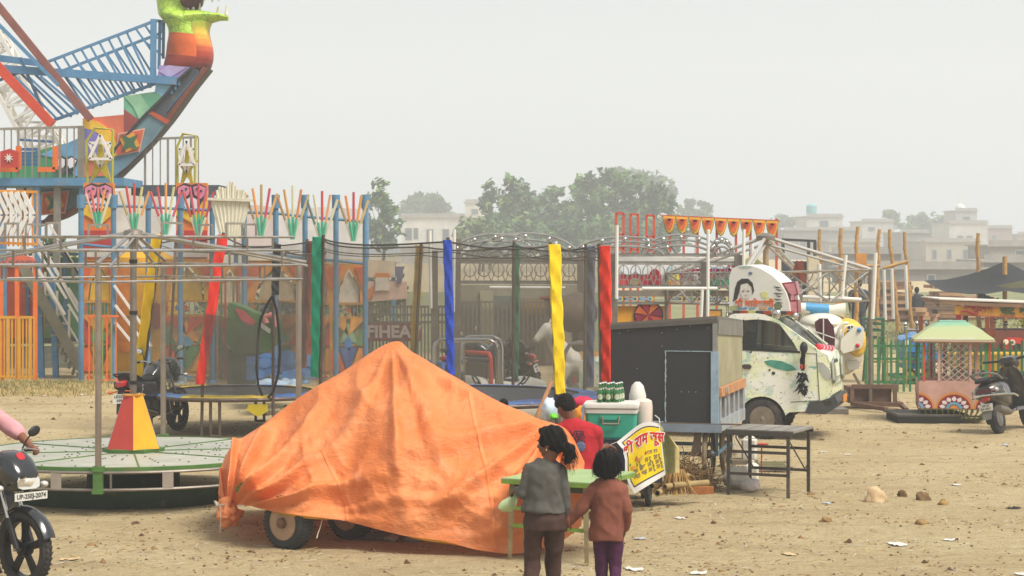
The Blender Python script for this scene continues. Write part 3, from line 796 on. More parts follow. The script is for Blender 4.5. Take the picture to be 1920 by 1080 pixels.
# ------ blue posts with fans of coloured sticks
BLU_POST = mat('#6391b4',.5,.1,.15,4,dirt=.3)
def posts():
 xs = [152,213,278,338,398,458,517,572,630,685]; tops = [372,378,380,384,386,390,392,398,403,408]
 where = ['leftmost, beside the butterfly column','second from the left, right of the butterfly column','third from the left, behind the carousel hub','fourth, left of the second painted column','fifth, right of the second painted column','sixth, right of the white fan','seventh, above the black trampoline pole','eighth, before the green trampoline pole','ninth, right of the green trampoline pole','rightmost, under the last stick fan']
 proto = None
 for i,(x,yt)in enumerate(zip(xs,tops)):
  Y = 41.0
  p = W(x,yt,Y); loc = V(p.x,Y,0)
  lab = 'blue steel post of the ride enclosure, '+where[i]
  if proto is None:
   r = proto = thing('fence_post',lab,'post',loc,0,'blue posts of the ride enclosure')
   mb = MB(); mb.cyl((0,0,0),(0,0,3.5),.052,10); mb.build('pole',BLU_POST,r)
   mb = MB(); mb.cyl((0,0,3.36),(0,0,3.62),.08,10); mb.build('cap',BLU_POST,r)
   mb = MB(); mb.lathe([(.10,0),(.09,.03),(.06,.06)],12); mb.build('foot',BLU_POST,r)
  else:copy_tree(proto,loc,label=lab)
 mb = MB();
 pts = [W(x,t+8,41.0)for x,t in zip(xs,tops)]
 for k,lab in((0,'long blue pipe joining the tops of the blue posts'),(.8,'long blue pipe joining the blue posts below the stick fans')):
  mb = MB(); mb.tube([p-V(0,0,k)for p in pts],.028,8); tag(mb.build('cross_pipe',BLU_POST),lab,'pipe')
posts()
def stick_fans():
 cs = [(184,352,427),(252,345,437),(311,345,440),(372,345,442),(490,348,447),(549,350,449),(604,360,455),(663,362,452)]
 near = ['in front of the butterfly column','above the carousel hub','above the yellow trampoline pole','before the second painted column','right of the white fan','above the black trampoline pole','above the green trampoline pole','rightmost, near the slender tree']
 pal = [['#e4b6a0','#e06a6a','#d8737b','#e8a04a','#e6d9b8'],['#b8a36e','#c8474a','#c94a3c','#d9cf8e','#e8a55c'],['#cc4a52','#c2505a','#e6a25a','#d9d19a','#d45a6e'],['#c4503c','#c9566a','#c94a4e','#cc6070','#c84a5a'],['#a38c66','#e8964a','#b79a52','#d24a62','#e6b06a'],['#b08c5a','#d09a4a','#d8d4a8','#d88a4a','#c9b88a'],['#6a7a6a','#d8d0b8','#cc4a46','#e2a878','#d9d6b4'],['#b09468','#e2904a','#c4425a','#e6a052','#d2b478']]
 GRN = mat('#4fb08a',.5,0,.1,5); CRM = mat('#d9d3c0',.5,0,.1,5)
 for i,(cx,yt,yb)in enumerate(cs):
  Y = 40.6; c = W(cx,yb,Y)
  r = thing('stick_fan','fan of five coloured light sticks on a blue post, '+near[i],'ornament',c,0,'fans of coloured light sticks')
  for k in range(5):
   a = R(-19+9.5*k); L = (yb-yt)*Y/F*(1+.12*(1-abs(k-2)/2)-.1)
   d = V(math.sin(a)*.95,0,math.cos(a)); o = V((k-2)*.012,-.02*(k%2),0)
   mb = MB(); mb.cyl(o+d*L*.42,o+d*L,.026,6); mb.build('stick',mat(pal[i][k],.5,0,.1,5),r)
   mb = MB(); mb.cyl(o,o+d*L*.42,.028,6); mb.build('holder',GRN if k in(1,2,3)else CRM,r)
 Y = 40.6; c = W(432,450,Y)
 r = thing('white_fan','dense fan of plain white sticks between the painted columns and posts','ornament',c)
 for k in range(17):
  a = R(-15+30*k/16); L = .92+.15*math.cos((k-8)*.3)+.05*math.sin(k*5)
  d = V(math.sin(a),0,math.cos(a)); o = V((k-8)*.02,-.012*(k%2),0)
  mb = MB(); mb.cyl(o,o+d*L,.027,6); mb.build('stick',mat('#e2dcc4',.55,0,.1,5),r)
 mb = MB(); mb.bar((-.42,-.06,.78),(.44,-.06,.75),.05); mb.build('band',mat('#d9d2bd',.6,0,.2,9),r)
stick_fans()
# ------ painted columns and panels
def column(lab,x0,x1,yt,Y,k):
 cx = (x0+x1)/2; w = x1-x0
 r = thing('painted_column',lab,'column',V(W(cx,0,Y).x,Y+.1,0),0,'tall painted columns')
 def pn(n,q,c,dy,th=.03):
  mb = MB(); mb.pp(q,Y+dy,th); mb.build(n,mat(c,.55,0,.15,3,dirt=.25),r,world=True,smooth=False)
 pn('board',[(x0,yt),(x1,yt),(x1,500),(x0,500)],'#e8843a',0,.2)
 pn('white_band',[(x0,466),(x1,466),(x1,482),(x0,482)],'#e6e0d6',-.03)
 pn('red_band',[(x0,432),(x1,432),(x1,466),(x0,466)],'#c23a36',-.03)
 pn('yellow_patch',[(x0,yt+35),(x1,yt+35),(x1,yt+58),(cx+w*.1,yt+78),(x0+4,yt+60),(x0,yt+62)],'#efc02c',-.035)
 pn('butterfly',[(cx+x*w/2,yt+y)for x,y in[(0,4),(-.45,0),(-.95,8),(-.98,22),(-.7,34),(-.45,48),(-.2,54),(0,60),(.2,54),(.45,48),(.7,34),(.98,22),(.95,8),(.45,0)]],'#3a3036',-.05)
 for s in(-1,1):
  pn('wing',[(cx+s*x*w/2,yt+y)for x,y in[(.1,8),(.5,4),(.88,9),(.9,20),(.6,30),(.2,22)]],'#e08aa6',-.075)
  pn('wing',[(cx+s*x*w/2,yt+y)for x,y in[(.1,27),(.5,34),(.5,42),(.25,52),(.1,46)]],'#e6dfe0',-.075)
  for(u,v_)in((.35,11),(.62,15),(.45,22)):
   pn('wing_spot',[(cx+s*u*w/2+2.4*math.cos(R(a)),yt+v_+2.4*math.sin(R(a)))for a in range(0,360,45)],'#4a3a48',-.09,.01)
column('tall painted column with a pink butterfly left of the carousel hub',156,212,343,41.5,0)
column('tall painted column with a pink butterfly behind the coloured fans',330,388,343,42,1)
def screen(lab,x0,x1,yt,yb,Y,pal,arch,Z=False):
 """openwork painted fence panel: arch board, star rail, diamonds"""
 w = x1-x0; cx = (x0+x1)/2; H = yb-yt
 r = thing('painted_fence_panel',lab,'fence panel',V(W(cx,0,Y).x,Y,0),0,'openwork painted fence panels')
 def P_(u,v):return(x0+u*w,yt+v*H)
 def pn(n,q,c,dy=0,th=.03):
  mb = MB(); mb.pp([P_(*t)for t in q],Y+dy,th); mb.build(n,mat(c,.6,0,.3,3.5,dirt=.15,dcol=(.55,.35,.16),k=.95),r,world=True,smooth=False)
 mb = MB()
 for u in(0,1):mb.bar(W(*P_(u,0),Y),W(*P_(u,1.02),Y),.05)
 for v in(0,.34,.46,.76-.06,.95):mb.bar(W(*P_(0,v),Y),W(*P_(1,v),Y),.04)
 for i in range(1,9):mb.bar(W(*P_(i/9,.34),Y+.02),W(*P_(i/9,.46),Y+.02),.018)
 mb.build('frame',mat('#e0a04a',.55,.1,.15,5,dirt=.3),r,world=True,smooth=False)
 pn('back_board',[(.02,.47),(.98,.47),(.98,.95),(.02,.95)],pal[8],.05)
 top = [(0,0),(1,0),(1,.34),(.86,.33),(.84,.2),(.7,.12),(.52,.03),(.34,.12),(.2,.2),(.14,.33),(0,.34)]
 pn('arch_board',top,pal[0],-.02)
 pn('corner_flame',[(0,.02),(.3,.02),(.18,.12),(.08,.2),(0,.22)],pal[1],-.05); pn('corner_flame',[(1,.02),(.7,.02),(.82,.12),(.92,.2),(1,.22)],pal[1],-.05)
 if arch:pn('arch_fill',[(.2,.33),(.25,.2),(.52,.06),(.8,.2),(.82,.33)],arch,.04)
 for i,c in enumerate(('#d4523c','#4a7fae','#c94a46','#4a86ae','#4f9a5e')):
  u = .1+.2*i
  pn('star',[(u+.055*(1 if k%2==0 else .42)*math.cos(R(36*k-90)),.40+.055*w/H*1.6*(1 if k%2==0 else .42)*math.sin(R(36*k-90)))for k in range(10)],c,-.05)
 tri = [([(0,.47),(.42,.47),(.5,.62)],pal[2]),([(1,.47),(.58,.47),(.5,.62)],pal[2]),([(.02,.50),(.3,.7),(.06,.7)],pal[3]),([(.98,.50),(.7,.7),(.94,.7)],pal[3]),([(.5,.5),(.8,.69),(.5,.66),(.2,.69)],pal[4]),([(.5,.72),(.78,.72),(.5,.93)],pal[5]),([(.5,.72),(.22,.72),(.5,.93)],pal[6]),([(0,.74),(.18,.72),(.42,.93),(0,.93)],pal[1]),([(1,.74),(.82,.72),(.58,.93),(1,.93)],pal[0]),([(.35,.69),(.5,.62),(.65,.69),(.5,.76)],pal[7])]
 for i,(q,c)in enumerate(tri):pn('diamond',q,c,-.02-.007*(i%4))
 for i,c in enumerate((pal[1],pal[7],pal[1])):
  u = .2+.3*i; pn('base_diamond',[(u-.12,.98),(u,.955),(u+.12,.98),(u,1.01)],c,-.04)
PA = ['#e39440','#d9602e','#e08a3c','#b8453a','#5f8f6a','#3f7a52','#c06a3a','#5b8fb4','#d9a05a']
PB = ['#e0a03a','#d4562e','#cf4f36','#3f8456','#e0963e','#5a8f58','#3f7450','#6aa0bc','#d8a868']
PC = ['#e8903a','#da5f2c','#e2a04a','#64905e','#8fae8a','#46609a','#5a72a8','#4f86c0','#b9b08a']
screen('painted fence panel with yellow arch behind the front carousel post',156,216,490,712,41.3,PA,'#e6b93a')
screen('painted fence panel with red triangles right of the yellow trampoline pole',303,396,488,712,41.6,PB,'#d8ae30')
screen('painted fence panel behind the black trampoline pole',462,572,490,712,41.8,PA,'#c9b38e')
screen('painted fence panel with blue diamonds right of the green trampoline pole',622,684,496,712,41.6,PC,'#e2d8c6')
screen('narrow painted fence panel before the yellow barrel',218,262,488,640,44.6,PB,'#e6b93a')
screen('narrow painted fence panel right of the yellow barrel',268,302,488,712,44.7,PA,'#e0c05a')
screen('painted fence panel between the red sleeve and the black sleeve',398,460,496,712,42.6,PB,'#d9c7a4')
screen('painted fence panel just left of the green sleeved pole',574,620,496,712,42.4,PA,'#dccdb4')
def bar_fence():
 Y = 42.1; r = thing('striped_fence','tall fence of red, white and green bars behind the red sleeved pole','fence',V(W(430,0,Y).x,Y,0))
 for i in range(9):
  x = 400+i*7.5; mb = MB(); mb.bar(W(x,520,Y),V(W(x,0,Y).x,Y,0),.035); mb.build('bar',mat(('#b8484a','#ddd6c6','#5f9a62')[i%3],.55,0,.12,5,dirt=.2),r,world=True,smooth=False)
 for y in(528,600):
  mb = MB(); mb.bar(W(397,y,Y+.03),W(464,y,Y+.03),.04); mb.build('rail',ORG,r,world=True,smooth=False)
bar_fence()
for i,(x,y,w)in enumerate([(105,470,34),(150,500,30),(240,520,40),(330,530,46),(420,540,44),(500,520,46),(590,530,50),(690,525,60),(60,560,40)]):
 wh = ('leftmost, behind the stairs','behind the blue post by the butterfly column','behind the yellow barrel','behind the second painted column','behind the red sleeved pole','behind the black sleeved pole','behind the green sleeved pole','behind the lettered fence','behind the welcome board')[i]
 tree('roadside_bush','scruffy olive green bush growing '+wh,60+(i%3)*2,[(x,y,w,30),(x-w*.6,y+22,w*.7,26),(x+w*.6,y+24,w*.7,26),(x,y+48,w*1.1,28)],.11,['#7f8f52','#5d7040','#a3a866'],420,60+i,'bushes behind the painted fence')
def yellow_drum():
 r = thing('yellow_barrel','tall yellow barrel shaped cabin with a painted orange figure','cabin',V(W(262,0,43).x,43.6,0))
 mb = MB(); n = 24
 prof = [(.58,.1),(.66,.5),(.72,1.2),(.7,1.9),(.6,2.4),(.3,2.55)]
 mb.lathe(prof,n); mb.build('body',mat('#e0a82a',.5,0,.15,3,dirt=.3),r)
 mb = MB(); mb.lathe([(.73,1.18),(.735,1.2),(.73,1.24)],n); mb.build('hoop',mat('#a08a3a',.5,0,.15,3),r)
 mb = MB();
 def fn(u,v):
  a = R(-150+55*u); rr = .745 if v>.2 else .70; z = .5+v*1.7; rr = .68+.06*math.sin(v*3)+.012
  k = .5+.5*math.sin(v*9+1)*.3
  a = R(-118)+(u-.5)*.9*k
  return(rr*math.cos(a),rr*math.sin(a),z)
 mb.grid(fn,6,16); mb.build('painted_figure',mat('#e58a33',.5,0,.25,5),r)
 mb = MB(); mb.grid(lambda u,v:(.742*math.cos(R(-62)+(u-.5)*.7*math.sin(v*3.1)),.742*math.sin(R(-62)+(u-.5)*.7*math.sin(v*3.1)),.95+v*.55),6,8); mb.build('maroon_patch',mat('#9c4238',.5,0,.15,5),r)
yellow_drum()
# ------ entrance gate, stairs and drum ride at the left edge
def gate():
 Y = 39.6
 r = thing('entrance_gate','orange gate posts carrying a red scalloped welcome board','gate',V(W(35,0,Y).x,Y,0))
 for x in(2,32,66):
  mb = MB(); mb.bar(W(x,500,Y),V(W(x,0,Y).x,Y,0),.07); mb.build('post',ORG,r,world=True,smooth=False)
 mb = MB(); mb.pp([(-4,500),(-4,490),(10,488),(14,480),(28,480),(36,474),(46,480),(60,482),(68,490),(70,502)],Y-.05,.05); b = mb.build('board',mat('#d96a4e',.6,0,.15,4,dirt=.3),r,world=True,smooth=False)
 letters('lettering','Welcome',.19,mat('#8c6a72',.6,0,.1,6),b,W(33,491,Y-.06))
 for(x0,x1)in((-6,30),(36,64)):
  mb = MB()
  mb.bar(W(x0,595,Y-.03),W(x1,595,Y-.03),.05); mb.bar(W(x0,706,Y-.03),W(x1,706,Y-.03),.04)
  n = int((x1-x0)/7)
  for i in range(n+1):mb.bar(W(x0+(x1-x0)*i/n,595,Y-.03),W(x0+(x1-x0)*i/n,712,Y-.03),.03 if i%3 else .06)
  mb.build('grille',mat('#dfa12e',.5,.1,.12,5,dirt=.3),r,world=True,smooth=False)
gate()
def zigzag():
 Y = 41; r = thing('zigzag_ornament','white zigzag light sticks on an orange barred board','ornament',W(35,440,Y),0)
 mb = MB()
 for i in range(9):mb.bar(W(-2+i*9,358,Y+.06),W(-2+i*9,462,Y+.06),.03)
 mb.bar(W(-4,358,Y+.06),W(71,360,Y+.06),.05); mb.bar(W(-4,455,Y+.06),W(71,458,Y+.06),.05); mb.build('grid_board',mat('#e0932e',.5,.05,.12,5),r,world=True,smooth=False)
 for i in range(6):
  x = 3+i*12
  mb = MB(); mb.bar(W(x-20,360,Y),W(x,402,Y),.07); mb.build('stick',WHITE,r,world=True,smooth=False)
  mb = MB(); mb.bar(W(x,405,Y),W(x-17,442,Y),.07); mb.build('stick',WHITE,r,world=True,smooth=False)
zigzag()
def stairs():
 Y = 42.2; r = thing('ride_stairs','grey steel staircase with white slanting balusters rising to the left','stairs',V(W(100,0,Y).x,Y,0))
 g = mat('#85826f',.55,.2,.2,4,dirt=.35)
 for d in(0,1.0):
  mb = MB(); mb.bar(W(38,490,Y+d),W(152,690,Y+d),.07,.2); mb.build('stringer',g,r,world=True,smooth=False)
 mb = MB()
 for i in range(11):
  t = (i+.5)/11; p = W(38+114*t,490+200*t,Y+.5); mb.box(p,(.26,.95,.04))
 mb.build('treads',g,r,world=True,smooth=False)
 for d in(0,1.0):
  mb = MB(); mb.bar(W(66,440,Y+d),W(160,600,Y+d),.05); mb.bar(W(38,455,Y+d),W(152,650,Y+d),.03)
  for i in range(6):
   t = i/5.; mb.bar(W(40+112*t,492+196*t,Y+d),W(40+112*t,440+175*t,Y+d),.04)
  mb.build('handrail',mat('#d3cec2',.5,.1,.1,5),r,world=True,smooth=False)
 for i,(a,b)in enumerate([((92,420),(152,520)),((70,470),(125,560)),((72,505),(122,590)),((108,452),(148,515)),((128,540),(152,580)),((128,570),(150,606)),((88,478),(148,585)),((120,470),(150,520))]):
  mb = MB(); mb.bar(W(*a,Y-.25),W(*b,Y-.25),.045); mb.build('baluster',WHITE,r,world=True,smooth=False)
 for i,(a,b)in enumerate([((214,535),(268,612)),((216,572),(262,632)),((216,604),(262,660)),((264,620),(284,650))]):
  mb = MB(); mb.bar(W(*a,40.9),W(*b,40.9),.045); mb.build('baluster',WHITE,r,world=True,smooth=False)
 mb = MB()
 for k in range(6):mb.bar(W(112+7*k,640+12*k,Y+.3),W(108+7*k,655+12*k,Y+.3),.05)
 mb.bar(W(98,600,Y+.3),W(150,695,Y+.3),.06); mb.build('brace',g,r,world=True,smooth=False)
 for x in(70,97):
  mb = MB(); mb.bar(W(x,500 if x>80 else 440,Y+.4),V(W(x,0,Y).x,Y+.4,0),.11); mb.build('support_post',SKYBLUE,r,world=True,smooth=False)
stairs()
def tub_ride():
 Y = 47; r = thing('round_ride','big round ride drum painted in yellow, maroon, orange and green sections','ride',V(W(40,0,Y).x,Y+1.4,0))
 segs = [('#d9a233',160,205),('#d9a233',205,236),('#8f4440',236,262),('#d4552f',262,288),('#4d7a4c',288,330),('#4d7a4c',330,380)]
 for c,a0,a1 in segs:
  mb = MB(); mb.grid(lambda u,v:((1.95+.12*math.sin(v*3.1))*math.cos(R(a0+(a1-a0)*u)),(1.95+.12*math.sin(v*3.1))*math.sin(R(a0+(a1-a0)*u)),.62+v*1.75),8,6)
  mb.build('side',mat(c,.55,0,.18,2,dirt=.4),r)
 mb = MB(); mb.lathe([(0,.5),(2.0,.5),(2.0,.62)],32); mb.build('floor_plate',mat('#3b3a36',.7,0,.2,3),r)
 mb = MB()
 for a in range(190,340,22):mb.bar((2.08*math.cos(R(a)),2.08*math.sin(R(a)),.5),(2.08*math.cos(R(a)),2.08*math.sin(R(a)),2.5),.07)
 for z in(2.2,2.45):mb.tube([(2.1*math.cos(R(a)),2.1*math.sin(R(a)),z)for a in range(180,361,10)],.035,6)
 mb.build('frame',mat('#4c6f8c',.5,.1,.2,4,dirt=.3),r)
 mb = MB()
 for k,z in enumerate((.12,.28,.42)):mb.box((0,-1.7-.25*(2-k),z/2),(3.6,.5,z))
 mb.build('steps',mat('#8a8878',.7,.1,.2,4,dirt=.3),r,smooth=False)
tub_ride()
def striped_booth():
 Y = 41.1; r = thing('barred_gate','narrow gate of thin green and orange upright bars','gate',V(W(200,0,Y).x,Y-.5,0))
 for i in range(7):
  mb = MB(); mb.bar((-.24+i*.085,0,.08),(-.24+i*.085,0,1.3),.025); mb.build('bar',(ORG,mat('#8a9a4a',.6,0,.1,5))[i%2],r,smooth=False)
 mb = MB(); mb.bar((-.28,0,1.3),(.32,0,1.3),.04); mb.bar((-.28,0,.08),(.32,0,.08),.04); mb.build('frame',ORG,r,smooth=False)
striped_booth()
def back_stuff():
 for(x0,x1,yt,yb,Y,c,lab)in[(440,520,384,470,52,'#d8c9c4','pale pink ride backdrop behind the white fan'),(216,300,352,480,54,'#dcd3cc','pale painted ride backdrop behind the blue posts'),(520,690,388,500,56,'#ded8d4','long pale tent wall behind the stick fans'),(560,740,485,520,50,'#d8c4aa','beige awning behind the blue diamond panel')]:
  r = thing('ride_backdrop',lab,'backdrop board',V(W((x0+x1)/2,0,Y).x,Y+.1,0),0,'pale ride backdrops')
  mb = MB(); mb.pp([(x0,yt+6),((x0+x1)/2,yt),(x1,yt+5),(x1,yb),(x0,yb)],Y,.1); mb.build('board',mat(c,.7,0,.2,1.2,dirt=.25,dcol=(.5,.35,.35)),r,world=True,smooth=False)
  mb = MB()
  for x in(x0+2,x1-2):mb.bar(W(x,yt+6,Y+.15),V(W(x,0,Y).x,Y+.15,0),.1)
  mb.build('prop',SKYBLUE,r,world=True,smooth=False)
 Y = 43; r = thing('lettered_fence','grey barred fence with a maroon board of white block letters','fence',V(W(740,0,Y).x,Y,0))
 mb = MB()
 for i in range(24):mb.bar(W(686+i*6.5,575,Y),W(686+i*6.5,715,Y),.03)
 for y in(575,590,604,712):mb.bar(W(684,y,Y),W(838,y,Y),.045)
 mb.build('bars',mat('#6f6a62',.6,.1,.15,5),r,world=True,smooth=False)
 mb = MB(); mb.pp([(686,606),(790,606),(790,640),(686,640)],Y-.08,.04); b = mb.build('board',mat('#7d4a4a',.6,0,.2,4),r,world=True,smooth=False)
 letters('lettering','FIHEAV',.34,mat('#b0a49e',.6,0,.1,5),b,W(738,623,Y-.1),bold=.012)
 Y = 46; r = thing('toy_engine','orange and white cut out toy engine above the lettered fence','ride',W(715,560,Y))
 for px,c in[([(690,540),(690,528),(762,528),(762,560),(690,566)],'#dcb9a8'),([(700,520),(704,512),(728,512),(732,520)],'#d9853c'),([(705,520),(728,520),(730,545),(703,545)],'#e0d4c4'),([(740,500),(758,500),(755,506),(752,532),(745,532)],'#6f6d86'),([(684,566),(684,545),(700,536),(700,556)],'#d8823a')]:
  mb = MB(); mb.pp(px,Y-(.04 if c!='#dcb9a8' else 0),.3); mb.build('panel',mat(c,.6,0,.2,4,dirt=.2),r,world=True,smooth=False)
 mb = MB(); mb.bar(W(694,560,Y+.1),V(W(694,0,Y).x,Y+.1,0),.08); mb.bar(W(758,560,Y+.1),V(W(758,0,Y).x,Y+.1,0),.08); mb.build('stand',mat('#77726a',.6,.2,.1,4),r,world=True,smooth=False)
back_stuff()
# ------ trampolines
def net_mat(c,a,key):
 m = bpy.data.materials.new('net'); m.use_nodes = True; n,l = m.node_tree.nodes,m.node_tree.links
 b = n['Principled BSDF']; b.inputs['Base Color'].default_value = (*lin(c),1); b.inputs['Roughness'].default_value = .8
 tc = n.new('ShaderNodeTexCoord'); z = n.new('ShaderNodeTexNoise'); z.inputs['Scale'].default_value = 2.5; z.inputs['Detail'].default_value = 5
 l.new(tc.outputs['Object'],z.inputs['Vector'])
 r = n.new('ShaderNodeMapRange'); r.inputs[1].default_value = .3; r.inputs[2].default_value = .7; r.inputs[3].default_value = a-.1; r.inputs[4].default_value = a+.1
 l.new(z.outputs[0],r.inputs[0]); l.new(r.outputs[0],b.inputs['Alpha'])
 return m
NET = net_mat('#5a5446',.31,0); NET_D = net_mat('#46423a',.55,1)
PIPE_D = mat('#6a5a50',.5,.4,.2,6,dirt=.4)
def trampoline(lab,cx,Yc,Rpx,zr,poles,edge,gap=None,slack=.08):
 Rm = Rpx/F*Yc; C = V(W(cx,0,Yc).x,Yc,0)
 root = thing('trampoline',lab,'trampoline',C,0,'netted trampolines')
 mb = MB(); mb.tube([(Rm*math.cos(R(a)),Rm*math.sin(R(a)),zr-.03)for a in range(0,360,10)],.03,8,closed=True); mb.build('rim',PIPE_D,root)
 mb = MB(); mb.lathe([(0,zr-.08),(Rm*.5,zr-.05),(Rm*.83,zr)],40,caps=False); mb.build('mat',mat('#42444a',.7,0,.12,3,dirt=.35,dcol=(.3,.27,.22)),root)
 cols = edge; n = len(cols)
 for i,c in enumerate(cols):
  mb = MB(); a0,a1 = 360/n*i,360/n*(i+1)
  mb.grid(lambda u,v:((Rm*(.82+.19*v))*math.cos(R(a0+(a1-a0)*u)),(Rm*(.82+.19*v))*math.sin(R(a0+(a1-a0)*u)),zr+.025-.03*v*v+.015*noise.noise((u*6,v*3,i))),10,4)
  mb.build('edge_pad',mat(c,.5,0,.15,5,dirt=.35),root)
 tops = []
 for(xt,yt,xb,yb,back,c)in poles:
  sgn = 1 if back else-1
  def ang(x):
   s = max(-1,min(1,(x-cx)/Rpx)); return math.sqrt(max(0,1-s*s))*sgn
  Yb = Yc+ang(xb)*Rm; Yt = Yc+ang(xt)*Rm
  t,b = W(xt,yt,Yt)-C,W(xb,yb,Yb)-C
  ft = V(b.x*1.02,b.y*1.02,0); pt = t+V(0,0,.03)
  mb = MB(); mb.tube([ft,V(b.x,b.y,zr-.1),b.lerp(t,.02),pt],.022,8); p = mb.build('pole',PIPE_D,root)
  if c:
   w = {'#1c8a6a':.058,'#2747b0':.048,'#2b2928':.055,'#d2a41c':.05,'#2f7a58':.05,'#5b6076':.062}.get(c,.07)
   pts = [b.lerp(t,i/14)+V(.012*math.sin(i*1.3+xt),0,0)for i in range(15)]
   wid = [w*(.62+.38*math.sin(min(1,.25+i/14)*1.5))*(1+.1*math.sin(i*2.1))for i in range(15)]
   tt = (t-b).normalized(); yaw = .35*math.sin(xt); sx = V(math.cos(yaw),math.sin(yaw),0); sy = tt.cross(sx)
   rg = []
   for i in range(43):
    q = b.lerp(t,i/42); f = i/42
    od = V(q.x,q.y,0); q = q+od.normalized()*.075
    wd = w*(.72+.3*math.sin(min(1.57,.5+f*1.6)))*(1+.10*noise.noise((f*5,xt,0)))
    ring = []
    for(cx_,cy_)in((-1,-.35),(-.5,-.52),(.1,-.5),(.7,-.55),(1,-.3),(1,.3),(.5,.5),(-.5,.5),(-1,.35)):
     cr_ = .012*noise.noise((cx_*2+xt,f*16+cx_*2.5,3))+.01*math.sin(f*34+cx_*3+xt)
     ring.append(q+sx*(cx_*wd+.01*noise.noise((f*7,xt+3,1)))+sy*(cy_*.05+cr_))
    rg.append(ring)
   mb = MB(); mb.loft(rg)
   mb.build('pole_sleeve',mat(c,.6,0,.12,6,bump=.3,bsc=25,k=1.),p)
  tops.append((math.atan2(t.y,t.x),t,b))
 tops.sort(key=lambda q:q[0])
 for i in range(len(tops)):
  a,b = tops[i],tops[(i+1)%len(tops)]
  aa,bb = a[0],b[0]+(2*math.pi if i==len(tops)-1 else 0)
  if gap is not None and i==gap:continue
  n = max(4,int((bb-aa)/R(6)))
  def rad(w,r0):return r0
  def fn(u,v):
   w = aa+(bb-aa)*u
   rt = a[1].to_2d().length*(1-u)+b[1].to_2d().length*u
   k = 1-slack*.6*math.sin(math.pi*u)
   zt = a[1].z*(1-u)+b[1].z*u-slack*math.sin(math.pi*u)-.02
   r_ = rt*(1-v)+Rm*v
   s_ = math.sin(math.pi*u)*math.sin(math.pi*v)*.05*noise.noise((u*3+i,v*3,1))
   return(math.cos(w)*(r_*k+s_),math.sin(w)*(r_*k+s_),zt*(1-v)+(zr+.02)*v)
  mb = MB(); mb.grid(fn,n,12); mb.build('net',NET,root,fix=False)
  mb = MB(); mb.tube([Vector(fn(k/n,0))for k in range(n+1)],.011,5); mb.tube([Vector(fn(k/n,.06))for k in range(n+1)],.006,5); mb.build('rope',mat('#4a463e',.8,0,.1,5),root)
 for k in range(6):
  a = R(20+60*k); x,y = Rm*.97*math.cos(a),Rm*.97*math.sin(a)
  mb = MB(); mb.tube([(x,y,zr-.05),(x,y,0)],.022,8); mb.tube([(x-.13*math.sin(a),y+.13*math.cos(a),zr-.05),(x-.13*math.sin(a),y+.13*math.cos(a),.0)],.022,8); mb.tube([(x,y,.02),(x-.13*math.sin(a),y+.13*math.cos(a),.02)],.022,8); mb.build('leg',PIPE_D,root)
 return root,C,Rm
r,C,Rm = trampoline('smaller trampoline with yellow, red and black sleeved poles behind the carousel',447,30.8,172,.55,[(303,440,269,706,0,'#f2c512'),(419,440,379,720,0,'#e23324'),(516,458,512,553,0,'#2b2928'),(576,452,560,690,1,'#8f3a33'),(330,448,318,690,1,None),(595,470,600,700,0,None)],['#d9b822','#3f6fb4','#d9b822','#5f86b8','#d9b822','#3a6ab0'])
def opening():
 Yf = 30.8-Rm-.02
 mb = MB(); mb.tube([W(x,y,Yf)-C for x,y in[(511,555),(500,572),(488,600),(483,640),(481,690),(484,722),(492,742)]],.02,6)
 mb.tube([W(x,y,Yf)-C for x,y in[(511,555),(518,580),(523,620),(525,660),(522,700),(512,735),(502,746)]],.02,6)
 mb.build('net_opening',mat('#211f1e',.7,0,.1,5),r)
 mb = MB()
 def fn(u,v):
  x = (382+4*v)*(1-u)+(488-4*v)*u; y = (588+(12+14*u)*u)*(1-v)+(735+8*u)*v
  return W(x,y+3*noise.noise((u*4,v*4,2)),Yf-.02+.05*noise.noise((u*3,v*2,7)))-C
 mb.grid(fn,14,14); mb.build('gathered_net',NET_D,r,fix=False)
 mb = MB()
 def fn2(u,v):
  x = 520*(1-u)+573*u; y = (562+10*u)*(1-v)+(700-14*u)*v
  return W(x,y,Yf+.08+.03*noise.noise((u*3,v*2,17)))-C
 mb.grid(fn2,10,12); mb.build('gathered_net',NET_D,r,fix=False)
 mb = MB(); mb.grid(lambda u,v:W(466+36*u-4*v*(1-u),758+24*v*(1-abs(u-.55)),Yf+.05)-C,6,5); mb.build('loose_pad',mat('#d8c02a',.5,0,.12,5,dirt=.2),r)
opening()
r2,C2,Rm2 = trampoline('larger trampoline with green, blue, yellow and red sleeved poles behind the orange cover',868,27,265,.78,[(606,444,601,706,0,'#1c8a6a'),(840,450,847,702,0,'#2747b0'),(1032,458,1043,738,0,'#f4cc10'),(1123,461,1127,735,0,'#e8391f'),(790,460,779,668,1,'#d2a41c'),(964,458,962,712,1,'#2f7a58'),(1098,462,1096,726,1,'#5b6076')],['#4f6fa8','#5873a8','#4a6aa6','#c9b030','#4f6fa8','#4a64a0'],None,.06)
